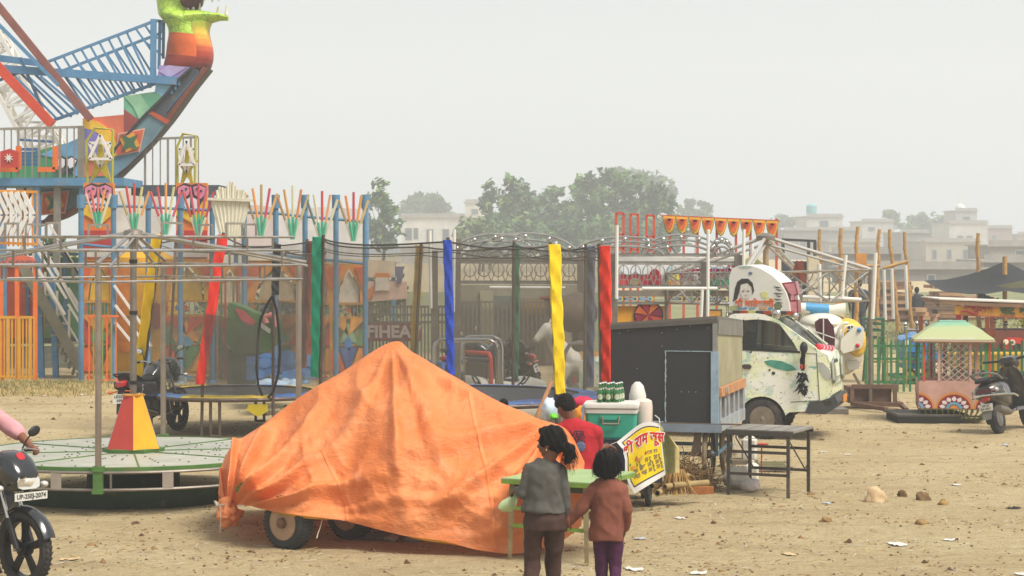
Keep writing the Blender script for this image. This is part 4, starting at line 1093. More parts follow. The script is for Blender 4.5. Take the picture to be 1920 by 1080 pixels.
# ------ children's carousel with its silver frame (left)
def carousel():
 Yc = 22.9; C = V(W(250,0,Yc).x,Yc,0); RP = 1.78
 root = thing('carousel','small platform carousel with a silver pipe canopy frame and striped centre cone','carousel',C)
 zp = .45
 GREEN = mat('#57803f',.55,.1,.2,5,dirt=.4)
 mb = MB(); n = 24
 mb.lathe([(0,zp-.01),(1.7,zp-.01),(1.7,zp+.012),(0,zp+.012)],n)
 def pm():
  m = mat('#b4b3a4',.6,.1,.18,3,dirt=.5,dcol=(.40,.37,.28),dsc=2.4); return m
 mb.build('platform',pm(),root,ang=30)
 mb = MB(); mb.lathe([(1.69,zp-.03),(1.735,zp-.03),(1.735,zp+.016),(1.69,zp+.016)],n,caps=False); mb.build('platform_edge',GREEN,root)
 for k in range(8):
  a = R(45*k+12); mb = MB(); mb.bar((.3*math.cos(a),.3*math.sin(a),zp+.016),(1.7*math.cos(a),1.7*math.sin(a),zp+.016),.013,.012); mb.build('seam_strip',GREEN,root,smooth=False)
 mb = MB()
 rnd = random.Random(8)
 for k in range(90):
  a = R(45*(k%8)+12+rnd.choice((-9,9,22))); rr = .5+1.15*rnd.random(); mb.lathe([(.012,0),(.009,.008),(0,.009)],6,Matrix.Translation((rr*math.cos(a),rr*math.sin(a),zp+.012)))
 o = mb.build('bolts',mat('#57544c',.6,.3,.1,5),root); o['kind'] = 'stuff'
 mb = MB(); mb.grid(lambda u,v:((1.3+.2*v)*math.cos(R(180+180*u)),(1.3+.2*v)*math.sin(R(180+180*u)),.225*v),24,2); mb.lathe([(.5,0),(.5,.43)],16,caps=False); mb.build('skirt',mat('#23402a',.7,0,.2,4,dirt=.3),root)
 for z in(.25,.42):
  mb = MB(); mb.tube([(1.78*math.cos(R(a)),1.78*math.sin(R(a)),z)for a in range(0,360,8)],.016,6,closed=True); mb.build('lower_rail',STEEL_D,root)
 for k in range(20):
  a = R(18*k+3)
  if k%2==0:
   mb = MB(); mb.box((1.785*math.cos(a),1.785*math.sin(a),.335),(.012,.11,.16),rotz(a)); mb.build('plate',mat('#b3a89a',.5,.3,.15,5,dirt=.3),root,smooth=False)
  else:
   mb = MB(); mb.bar((1.78*math.cos(a),1.78*math.sin(a),.25),(1.78*math.cos(a),1.78*math.sin(a),.42),.02); mb.build('upright',STEEL_D,root,smooth=False)
 cols = ['#f0ac22','#6f97b8','#c24636','#f0ac22','#6f97b8','#c24636','#6f97b8','#c24636']
 f0 = R(-80)
 N = 6; order = ['#f2ab1f','#7f9db2','#c0453a','#f2ab1f','#7f9db2','#c0453a']
 for i in range(N):
  a,b = f0+2*math.pi*i/N,f0+2*math.pi*(i+1)/N
  r0,r1 = .315,.115
  mb = MB(); mb.add([(r0*math.cos(a),r0*math.sin(a),.50),(r0*math.cos(b),r0*math.sin(b),.50),(r1*math.cos(b),r1*math.sin(b),1.07),(r1*math.cos(a),r1*math.sin(a),1.07)],[(0,1,2,3)])
  mb.build('cone_facet',mat(order[i],.5,0,.14,4,dirt=.3,dcol=(.45,.22,.12)),root,smooth=False,fix=False)
 mb = MB(); mb.lathe([(.33,.462),(.34,.50),(.31,.505)],6); mb.build('cone_foot',GREEN,root,ang=20)
 mb = MB(); mb.lathe([(.13,1.06),(.13,1.075),(0,1.08)],6); mb.build('cone_cap',mat('#c98a2a',.5,0,.2,5),root)
 mb = MB(); mb.cyl((0,0,1.05),(0,0,2.78),.036,12); mb.build('mast',STEEL_D,root)
 for z in(1.2,1.95,2.5):
  mb = MB(); mb.lathe([(.045,-.02),(.045,.02)],12,Matrix.Translation((0,0,z))); mb.build('mast_collar',BLACK,root)
 mb = MB(); mb.lathe([(.1,2.74),(.12,2.77),(.1,2.83),(.04,2.85),(0,2.85)],12); mb.build('hub',STEEL_D,root)
 ang = [R(-91+90*k)for k in range(4)]
 P = [V(RP*math.cos(a),RP*math.sin(a),0)for a in ang]
 for i,p in enumerate(P):
  mb = MB(); mb.cyl(p+V(0,0,.22),p+V(0,0,2.46),.032,12); q = mb.build('post',mat('#a69a8c',.35,.7,.15,6,dirt=.35),root)
  mb = MB(); mb.box(p+V(0,0,.34),(.09,.09,.24),rotz(ang[i])); mb.box(p+V(0,0,.46),(.11,.11,.05),rotz(ang[i])); mb.box(p+V(0,0,.235),(.11,.11,.04),rotz(ang[i])); mb.build('bracket',GREEN,root,smooth=False)
  mb = MB(); d = V(math.cos(ang[i]),math.sin(ang[i]),0); tip = p+d*.08+V(0,0,2.49)
  mb.cyl(V(0,0,2.8)+d*.08,tip,.02,8)
  side = V(-d.y,d.x,0); mb.cyl(V(0,0,2.79)+d*.06+side*.05,tip+side*.12-V(0,0,.04),.014,8)
  mb.build('rafter',STEEL,root)
 for(z,e)in((2.46,0.),(2.31,.02),(2.62,.0),(2.76,-.03)):
  for i in range(4):
   a,b = P[i],P[(i+1)%4]
   k = 1.0+e
   mb = MB(); mb.cyl(a*k+V(0,0,z),b*k+V(0,0,z),.013,8); mb.build('ring_rail',STEEL,root)
 for i in range(4):
  a,b = P[i],P[(i+1)%4]
  for j in range(1,11):
   q = a.lerp(b,j/11.); z0,z1 = ((2.31,2.46),(2.46,2.62),(2.62,2.76))[j%3]
   mb = MB(); mb.bar(q+V(0,0,z0),q+V(0,0,z1),.022); mb.build('ring_upright',STEEL_D,root,smooth=False)
  for t in(.3,.62):
   q0,q1 = a.lerp(b,t),a.lerp(b,t+.1)
   mb = MB(); mb.bar(q0+V(0,0,2.76),q0+V(0,0,2.9),.022); mb.bar(q1+V(0,0,2.76),q1+V(0,0,2.9),.022); mb.bar(q0+V(0,0,2.9),q1+V(0,0,2.9),.022); mb.build('top_frame',STEEL,root,smooth=False)
carousel()
# ------ silver stall arches
def stall_frame(lab,x0,x1,Y,arcs,yr,posts,rings,tubes,name='stall_frame'):
 root = thing(name,lab,'stall frame',V(W((x0+x1)/2,0,Y).x,Y+.5,0),0,'silver pipe stall frames')
 for(x,yt,w)in posts:
  mb = MB(); mb.bar(W(x,yt,Y),V(W(x,0,Y).x,Y,0),w); mb.build('post',STEEL_D,root,world=True,smooth=False)
  mb = MB(); mb.bar(W(x,yt+6,Y+1.1),V(W(x,0,Y+1.1).x,Y+1.1,0),w); mb.build('back_post',STEEL_D,root,world=True,smooth=False)
 for(cx,yt,rx)in arcs:
  for k in range(3):
   ry = (yr[0]-yt)*(1-.25*k); rr = rx*(1-.13*k)
   mb = MB(); mb.tube([W(cx-rr*math.cos(R(a)),yr[0]-ry*math.sin(R(a)),Y-.02*k)for a in range(0,181,9)],.018,6); mb.build('arch',STEEL,root,world=True)
  for a in(30,62,90,118,150):
   rr = rx*.93; ry = (yr[0]-yt)*.88
   mb = MB(); mb.ell(W(cx-rr*math.cos(R(a)),yr[0]-ry*math.sin(R(a)),Y-.03),(.035,)*3,nu=10,nv=8); mb.build('ball',CHROME,root,world=True)
 for i,y in enumerate(yr):
  mb = MB(); mb.bar(W(x0,y,Y),W(x1,y+(1 if i else 0),Y),.035); mb.build('rail',STEEL,root,world=True,smooth=False)
  mb = MB(); mb.bar(W(x0,y-2,Y+1.1),W(x1,y-2,Y+1.1),.035); mb.build('back_rail',STEEL_D,root,world=True,smooth=False)
 (rx0,rx1,ry0,ry1,n) = rings
 for i in range(n):
  cx = rx0+(rx1-rx0)*(i+.5)/n; w = (rx1-rx0)/n; h = ry1-ry0
  mb = MB()
  mb.tube([W(cx+w*.42*math.cos(R(a)),ry0+h*.38+h*.36*math.sin(R(a)),Y-.01)for a in range(0,360,24)],.009,5,closed=True)
  mb.bar(W(cx-w*.5,ry1,Y),W(cx-w*.25,ry0+h*.5,Y),.014); mb.bar(W(cx+w*.5,ry1,Y),W(cx+w*.25,ry0+h*.5,Y),.014); mb.bar(W(cx,ry0,Y),W(cx,ry1,Y),.012)
  mb.build('scroll',STEEL,root,world=True)
 for(a,b)in tubes:
  mb = MB(); p,q = W(*a,Y-.12),W(*b,Y-.12); mb.cyl(p,q,.026,8); mb.build('tube_light',mat('#ece8de',.4,0,.04,5),root,world=True)
 return root
Yb = 33.0
stall_frame('silver pipe stall frame with overlapping arches seen through the right trampoline net',842,1098,Yb+1,[(928,439,88),(985,437,102)],(486,492,530),[(858,448,.1),(1088,470,.1),(815,470,.1)],(868,1080,492,528,8),[((806,432),(808,578)),((852,430),(850,585)),((918,539),(1060,540)),((1042,452),(1046,545))])
stall_frame('silver pipe stall frame with ringed rail standing over the black cart',1150,1388,Yb,[(1172,444,98),(1277,440,76),(1353,446,22)],(479,494,538),[(1150,476,.12),(1320,490,.1),(1386,478,.14)],(1158,1384,496,536,10),[((1157,422),(1156,560)),((1204,541),(1345,541)),((1328,430),(1327,600)),((1395,430),(1393,588)),((1317,540),(1314,605))])
def fast_food_stall():
 Y = 36
 root = thing('kulfi_stall','cluttered ice cream stall with red white signs and a row of blue price tags','stall',V(W(1270,0,Y).x,Y+.5,0))
 def pn(n,q,c,dy,th=.04,par=None,**k):
  mb = MB(); mb.pp(q,Y+dy,th); return mb.build(n,mat(c,.6,0,.15,4,dirt=.15,**k),par or root,world=True,smooth=False)
 sb = pn('sign_board',[(1128,496),(1384,498),(1384,540),(1128,540)],'#e6e4df',0)
 pn('red_patch',[(1128,515),(1240,515),(1240,539),(1128,539)],'#b02437',-.03,.02)
 for cx in(1140,1178,1204):
  pn('white_disc',[(cx+12*math.cos(R(a)),506+9*math.sin(R(a)))for a in range(0,360,24)],'#e9ebee',-.05,.02)
 pn('red_lolly',[(1228+11*math.cos(R(a)),520+16*math.sin(R(a)))for a in range(0,360,20)],'#a3202e',-.05,.02)
 for cx,cy,c in((1258,508,'#a9c6d4'),(1290,512,'#c9cfd0'),(1300,530,'#d9d4c2'),(1340,508,'#6fa8cf'),(1362,508,'#7fb0d8'),(1190,528,'#9b8a66'),(1165,530,'#c94a4e')):
  pn('printed_patch',[(cx+10*math.cos(R(a)),cy+7*math.sin(R(a)))for a in range(0,360,30)],c,-.045,.02)
 pn('yellow_poster',[(1247,512),(1277,512),(1277,540),(1247,540)],'#d83a2a',-.06,.02); pn('yellow_poster_face',[(1249,514),(1275,514),(1275,538),(1249,538)],'#efe04a',-.08,.02); pn('poster_blob',[(1256,526),(1268,524),(1270,535),(1258,537)],'#e8923a',-.1,.02)
 letters('lettering','आइसकीम',.30,mat('#a3263c',.6,0,.1,5),sb,W(1337,516,Y-.08),bold=.010)
 letters('lettering','कुलफी',.26,mat('#1f8a5c',.6,0,.1,5),sb,W(1346,533,Y-.08),bold=.012)
 pn('counter_beam',[(1138,545),(1372,545),(1372,556),(1138,556)],'#8a7d70',-.02,.3)
 for i,c in enumerate(('#2f86c0','#36506e','#2f86b4','#c9b986','#34506a','#3f7a5c','#2f6f9e','#34486a')):
  x = 1141+28*i
  b = pn('price_tag',[(x,558),(x+24,558),(x+24,563),(x,563)],c,-.05,.03)
  pn('tag_end',[(x+24.5,557),(x+27,557),(x+27,563),(x+24.5,563)],'#e3cf3a',-.05,.03)
  pn('tag_print',[(x+4,560),(x+20,560),(x+20,561.4),(x+4,561.4)],'#dfe4e6',-.06,.008)
 mb = MB(); mb.bar(W(1138,568,Y-.05),W(1372,568,Y-.05),.05)
 for i in range(18):mb.ell(W(1324+i*2.6,570,Y-.08),(.02,.02,.03),nu=6,nv=5)
 mb.build('twisted_rail',STEEL,root,world=True)
 pn('yellow_panel',[(1158,574),(1246,574),(1246,640),(1158,640)],'#eba62e',0)
 pn('fan_disc',[(1216+28*math.cos(R(a)),591+27*math.sin(R(a)))for a in range(0,360,15)],'#4a4444',-.03,.02)
 for k,c in enumerate(('#d8523a','#a82e42','#e07a3a','#a02c44','#dd6a34','#b0303e','#e07a3a','#96304a')):
  a0,a1 = R(45*k+10),R(45*k+48)
  pn('fan_blade',[(1216,591),(1216+26*math.cos(a0),591+25*math.sin(a0)),(1216+26*math.cos(a1),591+25*math.sin(a1))],c,-.055-.004*(k%2),.015)
 pn('price_board',[(1328,580),(1354,580),(1354,602),(1328,602)],'#8d8a84',-.03); pn('price_face',[(1331,583),(1351,583),(1351,600),(1331,600)],'#efae4a',-.05,.015)
 pn('side_board',[(1134,572),(1150,572),(1150,640),(1134,640)],'#d8c9a8',-.04)
 for i in range(6):pn('side_tag',[(1136,577+10*i),(1148,577+10*i),(1148,581+10*i),(1136,581+10*i)],('#3f5f8c','#e0963a')[i%2],-.07,.02)
 mb = MB()
 for x in(1140,1372):mb.bar(W(x,496,Y+.1),V(W(x,0,Y).x,Y+.1,0),.1)
 mb.build('stand',STEEL_D,root,world=True,smooth=False)
 for x,n in((1363,8),(1156,8)):
  mb = MB()
  for i in range(n):mb.ell(W(x,574+6*i,Y-.1),(.028 if i%3==0 else .015,.025,.03),nu=8,nv=6)
  mb.build('turned_spindle',CHROME,root,world=True)
 pn('canopy_edge',[(1130,480),(1384,484),(1384,496),(1130,494)],'#d2cec6',.2,1.2)
fast_food_stall()
def bunting():
 Y = 45; r = thing('valance','orange and yellow scalloped valance stretched on red posts above the stalls','valance',V(W(1350,0,Y).x,Y,0))
 n = 9
 for i in range(n):
  x0 = 1243+217*i/n; x1 = 1243+217*(i+1)/n; y0 = 405+10*i/n; cx = (x0+x1)/2; w = (x1-x0)/2
  def sh(k,dy,c,nm,top=0):
   mb = MB(); mb.pp([(cx-w*k,y0+top),(cx+w*k,y0+top+1),(cx+w*k*.86,y0+15*k),(cx+w*.5*k,y0+27*k+2),(cx,y0+33*k+1),(cx-w*.5*k,y0+27*k+2),(cx-w*k*.86,y0+15*k)],Y+dy,.02)
   return mb.build(nm,mat(c,.7,0,.2,3),r,world=True,smooth=False)
  sh(1,0,'#7f8a3a','scallop'); s = sh(.93,-.03,'#e8b23a','scallop_face'); sh(.74,-.06,'#e0672e','scallop_heart',4); sh(.34,-.09,'#b3404a','scallop_core',8)
 for x in(1256,1282,1308,1344,1380,1407,1456):
  mb = MB(); mb.bar(W(x,410,Y+.06),V(W(x,0,Y).x,Y+.06,0),.05); mb.build('post',mat('#c9563c',.6,.1,.15,4),r,world=True,smooth=False)
 mb = MB(); mb.bar(W(1241,405,Y+.05),W(1461,415,Y+.05),.05); mb.build('top_rail',mat('#c9563c',.6,.1,.15,4),r,world=True,smooth=False)
 for i,(x,y,lab)in enumerate(((1162,400,'tall red open rectangular frame beside the white tube light'),(1189,402,'red open rectangular frame in the middle of three'),(1219,404,'red open rectangular frame next to the valance'))):
  r = thing('light_frame',lab,'frame',V(W(x,0,Y).x,Y,0),0,'red open frames above the stalls')
  mb = MB(); RF = mat('#d2553a',.6,.1,.12,4)
  for s in(-7,7):mb.bar(W(x+s,y,Y),V(W(x+s,0,Y).x,Y,0),.05)
  for yy in(y,y+40,y+66):mb.bar(W(x-7,yy,Y),W(x+7,yy,Y),.05)
  mb.build('frame',RF,r,world=True,smooth=False)
bunting()
def carousel_right():
 Y = 35; root = thing('carousel_canopy','silver trussed canopy frame of a second carousel behind the van','carousel',V(W(1436,0,Y).x,Y,0))
 hub = W(1436,446,Y); cr = [W(1632,506,Y-.3),W(1500,512,Y+1.8),W(1250,512,Y+.6),W(1395,512,Y-1.7)]
 lo = V(0,0,-.5)
 mb = MB(); mb.cyl(hub+V(0,0,.02),V(hub.x,hub.y,0),.05,10); mb.build('mast',mat('#b39a78',.5,.3,.2,5,dirt=.3),root,world=True)
 mb = MB(); mb.lathe([(.16,-.03),(.16,.03),(.06,.08)],12,Matrix.Translation(hub)); mb.build('hub',STEEL_D,root,world=True)
 for c in cr:
  for dz,k,rr in((.02,.0,.03),(-.1,.12,.022)):
   mb = MB(); mb.cyl(hub+V(0,0,dz),c+V(0,0,dz*.5),rr,8); mb.build('rafter',mat('#cfcac0',.35,.5,.1,5,dirt=.2),root,world=True)
  mb = MB(); mb.cyl(c,V(c.x,c.y,0),.035,8); mb.build('post',STEEL_D,root,world=True)
 for i in range(4):
  a,b = cr[i],cr[(i+1)%4]
  mb = MB()
  for d in(V(0,0,0),lo):mb.cyl(a+d,b+d,.018,6)
  for j in range(3):
   p,q = a.lerp(b,j/3),a.lerp(b,(j+1)/3); mb.cyl(p,q+lo,.014,6); mb.cyl(p+lo,q,.014,6); mb.cyl(q,q+lo,.014,6)
  mb.build('ring_truss',STEEL,root,world=True)
 mb = MB(); mb.tube(arc(W(1500,510,Y+1),.22,180,360,10),.012,6); mb.tube(arc(W(1512,512,Y+1),.3,180,360,10),.012,6); mb.tube(arc(W(1536,514,Y+1),.25,180,270,8),.012,6); mb.build('curl',STEEL,root,world=True)
 for(a,b)in(((1586,478),(1578,560)),((1642,474),(1636,598)),((1505,557),(1590,560)),((1410,458),(1410,480)),((1536,495),(1538,575)),((1580,560),(1615,562))):
  mb = MB(); mb.cyl(W(*a,Y-.6),W(*b,Y-.6),.032,8); mb.build('tube_light',mat('#ece8de',.4,0,.04,5),root,world=True)
 c = cr[0]
 rb = mat('#7a5f4e',.7,.2,.25,5,dirt=.35)
 mb = MB(); mb.bar((c.x-.3,c.y,.36),(c.x+.45,c.y,.36),.07); mb.bar((c.x-.3,c.y,.08),(c.x+.5,c.y-.2,.08),.07)
 for dx in(-.3,.0,.4):mb.bar((c.x+dx,c.y,.08),(c.x+dx,c.y,.36),.06)
 mb.bar((c.x-.3,c.y,.08),(c.x+.1,c.y-.9,.06),.06); mb.bar((c.x+.45,c.y,.1),(c.x+.5,c.y-.5,.02),.06); mb.box((c.x,c.y+.3,.22),(.7,.5,.26))
 mb.build('base_frame',rb,root,world=True,smooth=False)
 mb = MB(); mb.bar(W(1498,490,Y+.4),W(1488,520,Y+.4),.09); mb.bar(W(1498,490,Y+.4),W(1506,530,Y+.4),.11)
 tag(mb.build('tilted_bracket',mat('#8a4a38',.7,.1,.2,5),smooth=False),'rusty red angled bracket in the carousel canopy','bracket')
 Y = 50; r = thing('steel_gantry','dark steel gantry with a navy board behind the carousel canopy','gantry',V(W(1500,0,Y).x,Y,0))
 mb = MB();
 for x,t in((1468,449),(1516,450),(1528,452)):mb.bar(W(x,t,Y),V(W(x,0,Y).x,Y,0),.07)
 mb.bar(W(1466,449,Y),W(1530,452,Y),.06); mb.build('frame',mat('#4b4948',.6,.2,.1,4),r,world=True,smooth=False)
 mb = MB(); mb.pp([(1470,490),(1516,490),(1516,560),(1470,560)],Y+.05,.05); mb.build('board',mat('#3b4a5e',.6,0,.1,3),r,world=True,smooth=False)
 mb = MB(); mb.pp([(1516,480),(1536,480),(1536,590),(1516,590)],48,.3); tag(mb.build('cloth_screen',mat('#d8ccb0',.8,0,.2,3),smooth=False),'narrow cream cloth screen beside the navy board','screen')
 mb = MB(); mb.pp([(1398,500),(1398,488),(1412,480),(1434,496),(1430,502)],37,.3); tag(mb.build('gable_board',mat('#b0a878',.7,0,.4,4),smooth=False),'small mottled gable shaped board beside the white tube light','board')
carousel_right()
# ------ small painted goods van
def livery():
 m = bpy.data.materials.new('van_paint'); m.use_nodes = True; n,l = m.node_tree.nodes,m.node_tree.links
 b = n['Principled BSDF']; b.inputs['Roughness'].default_value = .32; b.inputs['Coat Weight'].default_value = .25
 tc = n.new('ShaderNodeTexCoord')
 def layer(prev,c,s,lo,hi,off,dist=0.,amt=1.):
  mp = n.new('ShaderNodeMapping'); mp.inputs['Location'].default_value = (off,off*.7,off*1.3); mp.inputs['Scale'].default_value = (1,.4,1.25)
  l.new(tc.outputs['Object'],mp.inputs[0])
  z = n.new('ShaderNodeTexNoise'); z.inputs['Scale'].default_value = s; z.inputs['Detail'].default_value = 5; z.inputs['Roughness'].default_value = .6; z.inputs['Distortion'].default_value = dist
  l.new(mp.outputs[0],z.inputs['Vector'])
  r = n.new('ShaderNodeMapRange'); r.inputs[1].default_value = lo; r.inputs[2].default_value = hi; r.inputs[4].default_value = amt; l.new(z.outputs[0],r.inputs[0])
  x = n.new('ShaderNodeMix'); x.data_type = 'RGBA'; x.inputs[7].default_value = (*c,1); l.new(r.outputs[0],x.inputs[0])
  if isinstance(prev,tuple):x.inputs[6].default_value = (*prev,1)
  else:l.new(prev,x.inputs[6])
  return x.outputs[2]
 c = layer((.84,.83,.74),(.80,.82,.54),2.2,.46,.56,3.,.5)
 c = layer(c,(.44,.60,.50),3.0,.53,.62,7.,.8,.9)
 c = layer(c,(.36,.52,.24),4.5,.60,.67,11.,1.2,.75)
 c = layer(c,(.10,.30,.26),6.0,.62,.66,17.,1.6,.9)
 c = layer(c,(.14,.15,.15),8.0,.63,.67,23.,1.8,.85)
 c = layer(c,(.88,.88,.82),2.6,.56,.66,31.,.6,.9)
 c = layer(c,(.36,.29,.20),3.5,.60,.80,41.,.2,.5)
 l.new(c,b.inputs['Base Color'])
 return m
LIV = livery()
GLASS = bpy.data.materials.new('glass'); GLASS.use_nodes = True
_b = GLASS.node_tree.nodes['Principled BSDF']; _b.inputs['Base Color'].default_value = (.045,.05,.05,1); _b.inputs['Roughness'].default_value = .06; _b.inputs['Alpha'].default_value = .45; _b.inputs['Specular IOR Level'].default_value = .8
def wheel(root,name,c,R_,w,rim_c,axis='y',yaw=0.,spokes=0,steel=True,tread=26,hubr=.62):
 """wheel with tyre and rim; axle along local y"""
 M = Matrix.Translation(Vector(c))@Matrix.Rotation(yaw,4,'Z')@Matrix.Rotation(R(90),4,'X')
 h = w/2; r0 = R_*hubr
 mb = MB(); mb.lathe([(r0,-h*.8),(r0*1.04,-h),(R_*.86,-h*1.04),(R_*.96,-h*.85),(R_,-h*.5),(R_,0),(R_,h*.5),(R_*.96,h*.85),(R_*.86,h*1.04),(r0*1.04,h),(r0,h*.8)],48,M,caps=False)
 for k in range(tread):
  a = 2*math.pi*k/tread
  for s in(-1,1):
   p = M@V(R_*1.002*math.cos(a),R_*1.002*math.sin(a),s*h*.45)
   rt = M.to_3x3()@rotz(a)
   mb.box(p,(.012,R_*2*math.pi/tread*.55,h*.7),rt)
 t = mb.build('tyre',RUBBER,root)
 mb = MB()
 if steel:
  mb.lathe([(r0,h*.95),(r0*.94,h*1.0),(r0*.88,h*.5),(r0*.82,h*.05),(r0*.72,h*.02),(r0*.6,h*.4),(r0*.46,h*.55),(r0*.33,h*.40),(r0*.27,h*.45),(r0*.25,h*.85),(r0*.17,h*1.0),(0,h*1.02)],36,M)
  mb.lathe([(r0,-h*.95),(r0*.94,-h*1.0),(r0*.88,-h*.5),(r0*.82,-h*.05),(r0*.72,-h*.02),(r0*.6,-h*.4),(r0*.46,-h*.55),(r0*.33,-h*.40),(r0*.27,-h*.45),(r0*.25,-h*.85),(r0*.17,-h*1.0),(0,-h*1.02)],36,M)
 rm = mb.build('rim',rim_c,root)
 mb = MB()
 for k in range(5):
  a = 2*math.pi*k/5
  for s in(1,-1):
   p = M@V(r0*.37*math.cos(a),r0*.37*math.sin(a),h*.62*s); q = M@V(r0*.37*math.cos(a),r0*.37*math.sin(a),h*.78*s); mb.cyl(p,q,r0*.045,6)
 for k in range(10):
  a = 2*math.pi*(k+.5)/10
  for s in(1,-1):
   p = M@V(r0*.72*math.cos(a),r0*.72*math.sin(a),h*.1*s); q = M@V(r0*.72*math.cos(a),r0*.72*math.sin(a),h*.12*s); mb.cyl(p,q,r0*.07,8,0)
 mb.build('wheel_nuts',[mat('#6a6058',.5,.5,.2,6),BLACK],rm)
 return t
def van():
 wc = W(1452,785,29.3)
 root = thing('goods_van','small white goods van splashed with green and yellow paint, dome board on its roof','van',(wc.x,wc.y+.62,0),R(-15))
 def L(px,py):
  if px>1490 and py>594:px = 1490+(px-1490)*1.42
  return((px-1452)/132.,(824-py)/137.)
 HW = .68
 def side(pts,y):return[V(*(lambda q:(q[0],y,q[1]))(L(*p)))for p in pts]
 arch = [(1452+42*math.cos(R(a)),785-42*math.sin(R(a)))for a in range(10,175,12)]
 belt = [(1390,655),(1418,653),(1465,657),(1510,659),(1532,653)]
 lower = belt+[(1546,664),(1550,684),(1552,712),(1552,738),(1549,744),(1540,748),(1530,768),(1498,772)]+arch+[(1408,766),(1390,757)]
 rear = [(1390,597),(1394,591),(1420,600),(1418,653),(1390,655)]
 roofs = [(1394,591),(1402,588),(1440,587),(1456,589),(1472,595),(1484,606),(1468,601),(1445,598),(1420,600)]
 apil = [(1472,595),(1502,622),(1532,653),(1510,659),(1504,642),(1490,615),(1484,606)]
 mb = MB()
 for s in(-1,1):
  for q in(lower,rear,roofs,apil):
   mb.prism(side(q,HW*s),(0,-.05*s,0))
 def strip(pts,inset=0):
  for a,b in zip(pts,pts[1:]):
   (x0,z0),(x1,z1) = L(*a),L(*b)
   mb.add([(x0,-HW,z0),(x1,-HW,z1),(x1,HW,z1),(x0,HW,z0)],[(0,1,2,3)])
 strip([(1390,757),(1390,597),(1394,591),(1402,588),(1440,587),(1456,589),(1472,595)])
 strip([(1532,653),(1546,664),(1550,684),(1552,712),(1552,738),(1549,744)])
 mb.build('body',LIV,root,ang=30)
 def slab(nm,pts,y,m,th=.02,par=None):
  b_ = MB(); b_.prism(side(pts,y),(0,th,0)); return b_.build(nm,m,par or root,smooth=False)
 win = [(1420,601),(1445,599),(1468,602),(1487,611),(1503,641),(1510,658),(1465,656),(1419,652)]
 for s in(-1,1):slab('side_window',win,s*(HW-.02)-.005,GLASS,.01)
 b_ = MB(); (x0,z0),(x1,z1) = L(1472.5,596),L(1532,653); b_.add([(x0,-.6,z0),(x1,-.62,z1),(x1,.62,z1),(x0,.6,z0)],[(0,1,2,3)]); b_.build('windscreen',GLASS,root)
 b_ = MB()
 for(u0,u1)in(((1472.5,596),(1532,653)),):
  (x0,z0),(x1,z1) = L(*u0),L(*u1)
  for y in(-.64,.64):b_.bar((x0,y,z0),(x1,y*1.01,z1),.075,.03)
 b_.bar((x0,-.66,z0+.01),(x0,.66,z0+.01),.05,.04); b_.build('windscreen_frame',LIV,root,smooth=False)
 slab('window_seal',[(1417,599),(1420,599),(1421,654),(1417,654)],-HW-.006,BLACK,.01); slab('window_seal',[(1417,652),(1512,657),(1512,660),(1417,656)],-HW-.006,BLACK,.01)
 slab('window_divider',[(1451,600),(1454,600),(1454,656),(1451,656)],-HW+.015,BLACK,.02)
 for q in([(1412,600),(1413.2,600),(1413.2,655),(1412,655)],[(1407,656),(1408.2,656),(1410,736),(1408.8,736)],[(1532,660),(1533.2,660),(1537,750),(1535.8,750)],[(1408,656),(1532,661),(1532,662),(1408,657)],[(1500,752),(1536,748),(1536,749.3),(1500,753.5)]):
  slab('door_seam',q,-HW-.004,mat('#6d6f62',.6,0,.1,5),.006)
 slab('door_handle',[(1415,686),(1419,683),(1430,683),(1434,687),(1431,692),(1420,692)],-HW-.03,mat('#4d453d',.5,0,.1,5),.03)
 slab('painted_leaf',[(1456,677),(1468,674),(1488,676),(1502,684),(1508,692),(1496,695),(1476,690),(1462,684)],-HW-.005,mat('#4f9c86',.35,0,.25,9),.006)
 for(x,y,r_)in((1473,699,3.4),(1432,660,2),(1466,693,2)):
  slab('painted_spot',[(x+r_*math.cos(R(a)),y+r_*math.sin(R(a)))for a in range(0,360,40)],-HW-.006,mat('#3c4a4c',.4,0,.1,9),.006)
 slab('reflector',[(1395,642),(1400,642),(1400,649),(1395,649)],-HW-.012,mat('#b5532c',.3,0,.1,5),.012)
 b_ = MB(); (x,z) = L(1400,717); b_.lathe([(0,-.02),(.07,-.015),(.075,.02),(.05,.03)],18,Matrix.Translation((x,-HW-.05,z))@Matrix.Rotation(R(90),4,'X')); b_.build('round_lamp',CHROME,root)
 b_ = MB(); b_.box((.1,0,.62),(1.0,1.25,.1)); b_.box((-.2,0,.82),(.4,1.2,.3)); b_.box((-.34,0,1.15),(.12,1.15,.55)); b_.box((.62,0,.98),(.25,1.2,.25)); b_.build('seats',mat('#33302e',.7,0,.2,5),root,smooth=False)
 b_ = MB(); b_.tube(arc((.42,.33,1.16),.17,0,360,20,(0,1,0),(-.4,0,.9))[:-1],.015,6,closed=True); b_.build('steering_wheel',BLACK,root)
 BUMP = mat('#4a4a4a',.7,0,.15,6,dirt=.4)
 b_ = MB(); (xa,za) = L(1542,750); (xb,zb) = L(1594,742)
 prof = [L(1524,752),L(1540,748),L(1556,740),L(1560,752),L(1555,764),L(1544,774),L(1518,772)]
 for y0,y1,k in((-HW-.02,HW+.02,0),):b_.prism([V(px_,y0,pz_)for px_,pz_ in prof],(0,y1-y0,0))
 b_.build('bumper',BUMP,root,smooth=False)
 b_ = MB(); (x,z) = L(1559,751); b_.box((x+.012,.16,z),(.012,.42,.10)); b_.build('number_plate',mat('#e8922c',.5,0,.1,5),root,smooth=False)
 slab('fog_lamp',[(1541,750),(1551,748),(1552,755),(1544,757)],-HW-.025,mat('#3a3836',.3,0,.1,5),.02)
 lampm = mat('#d8d8d0',.12,.3,.1,7,coat=.6)
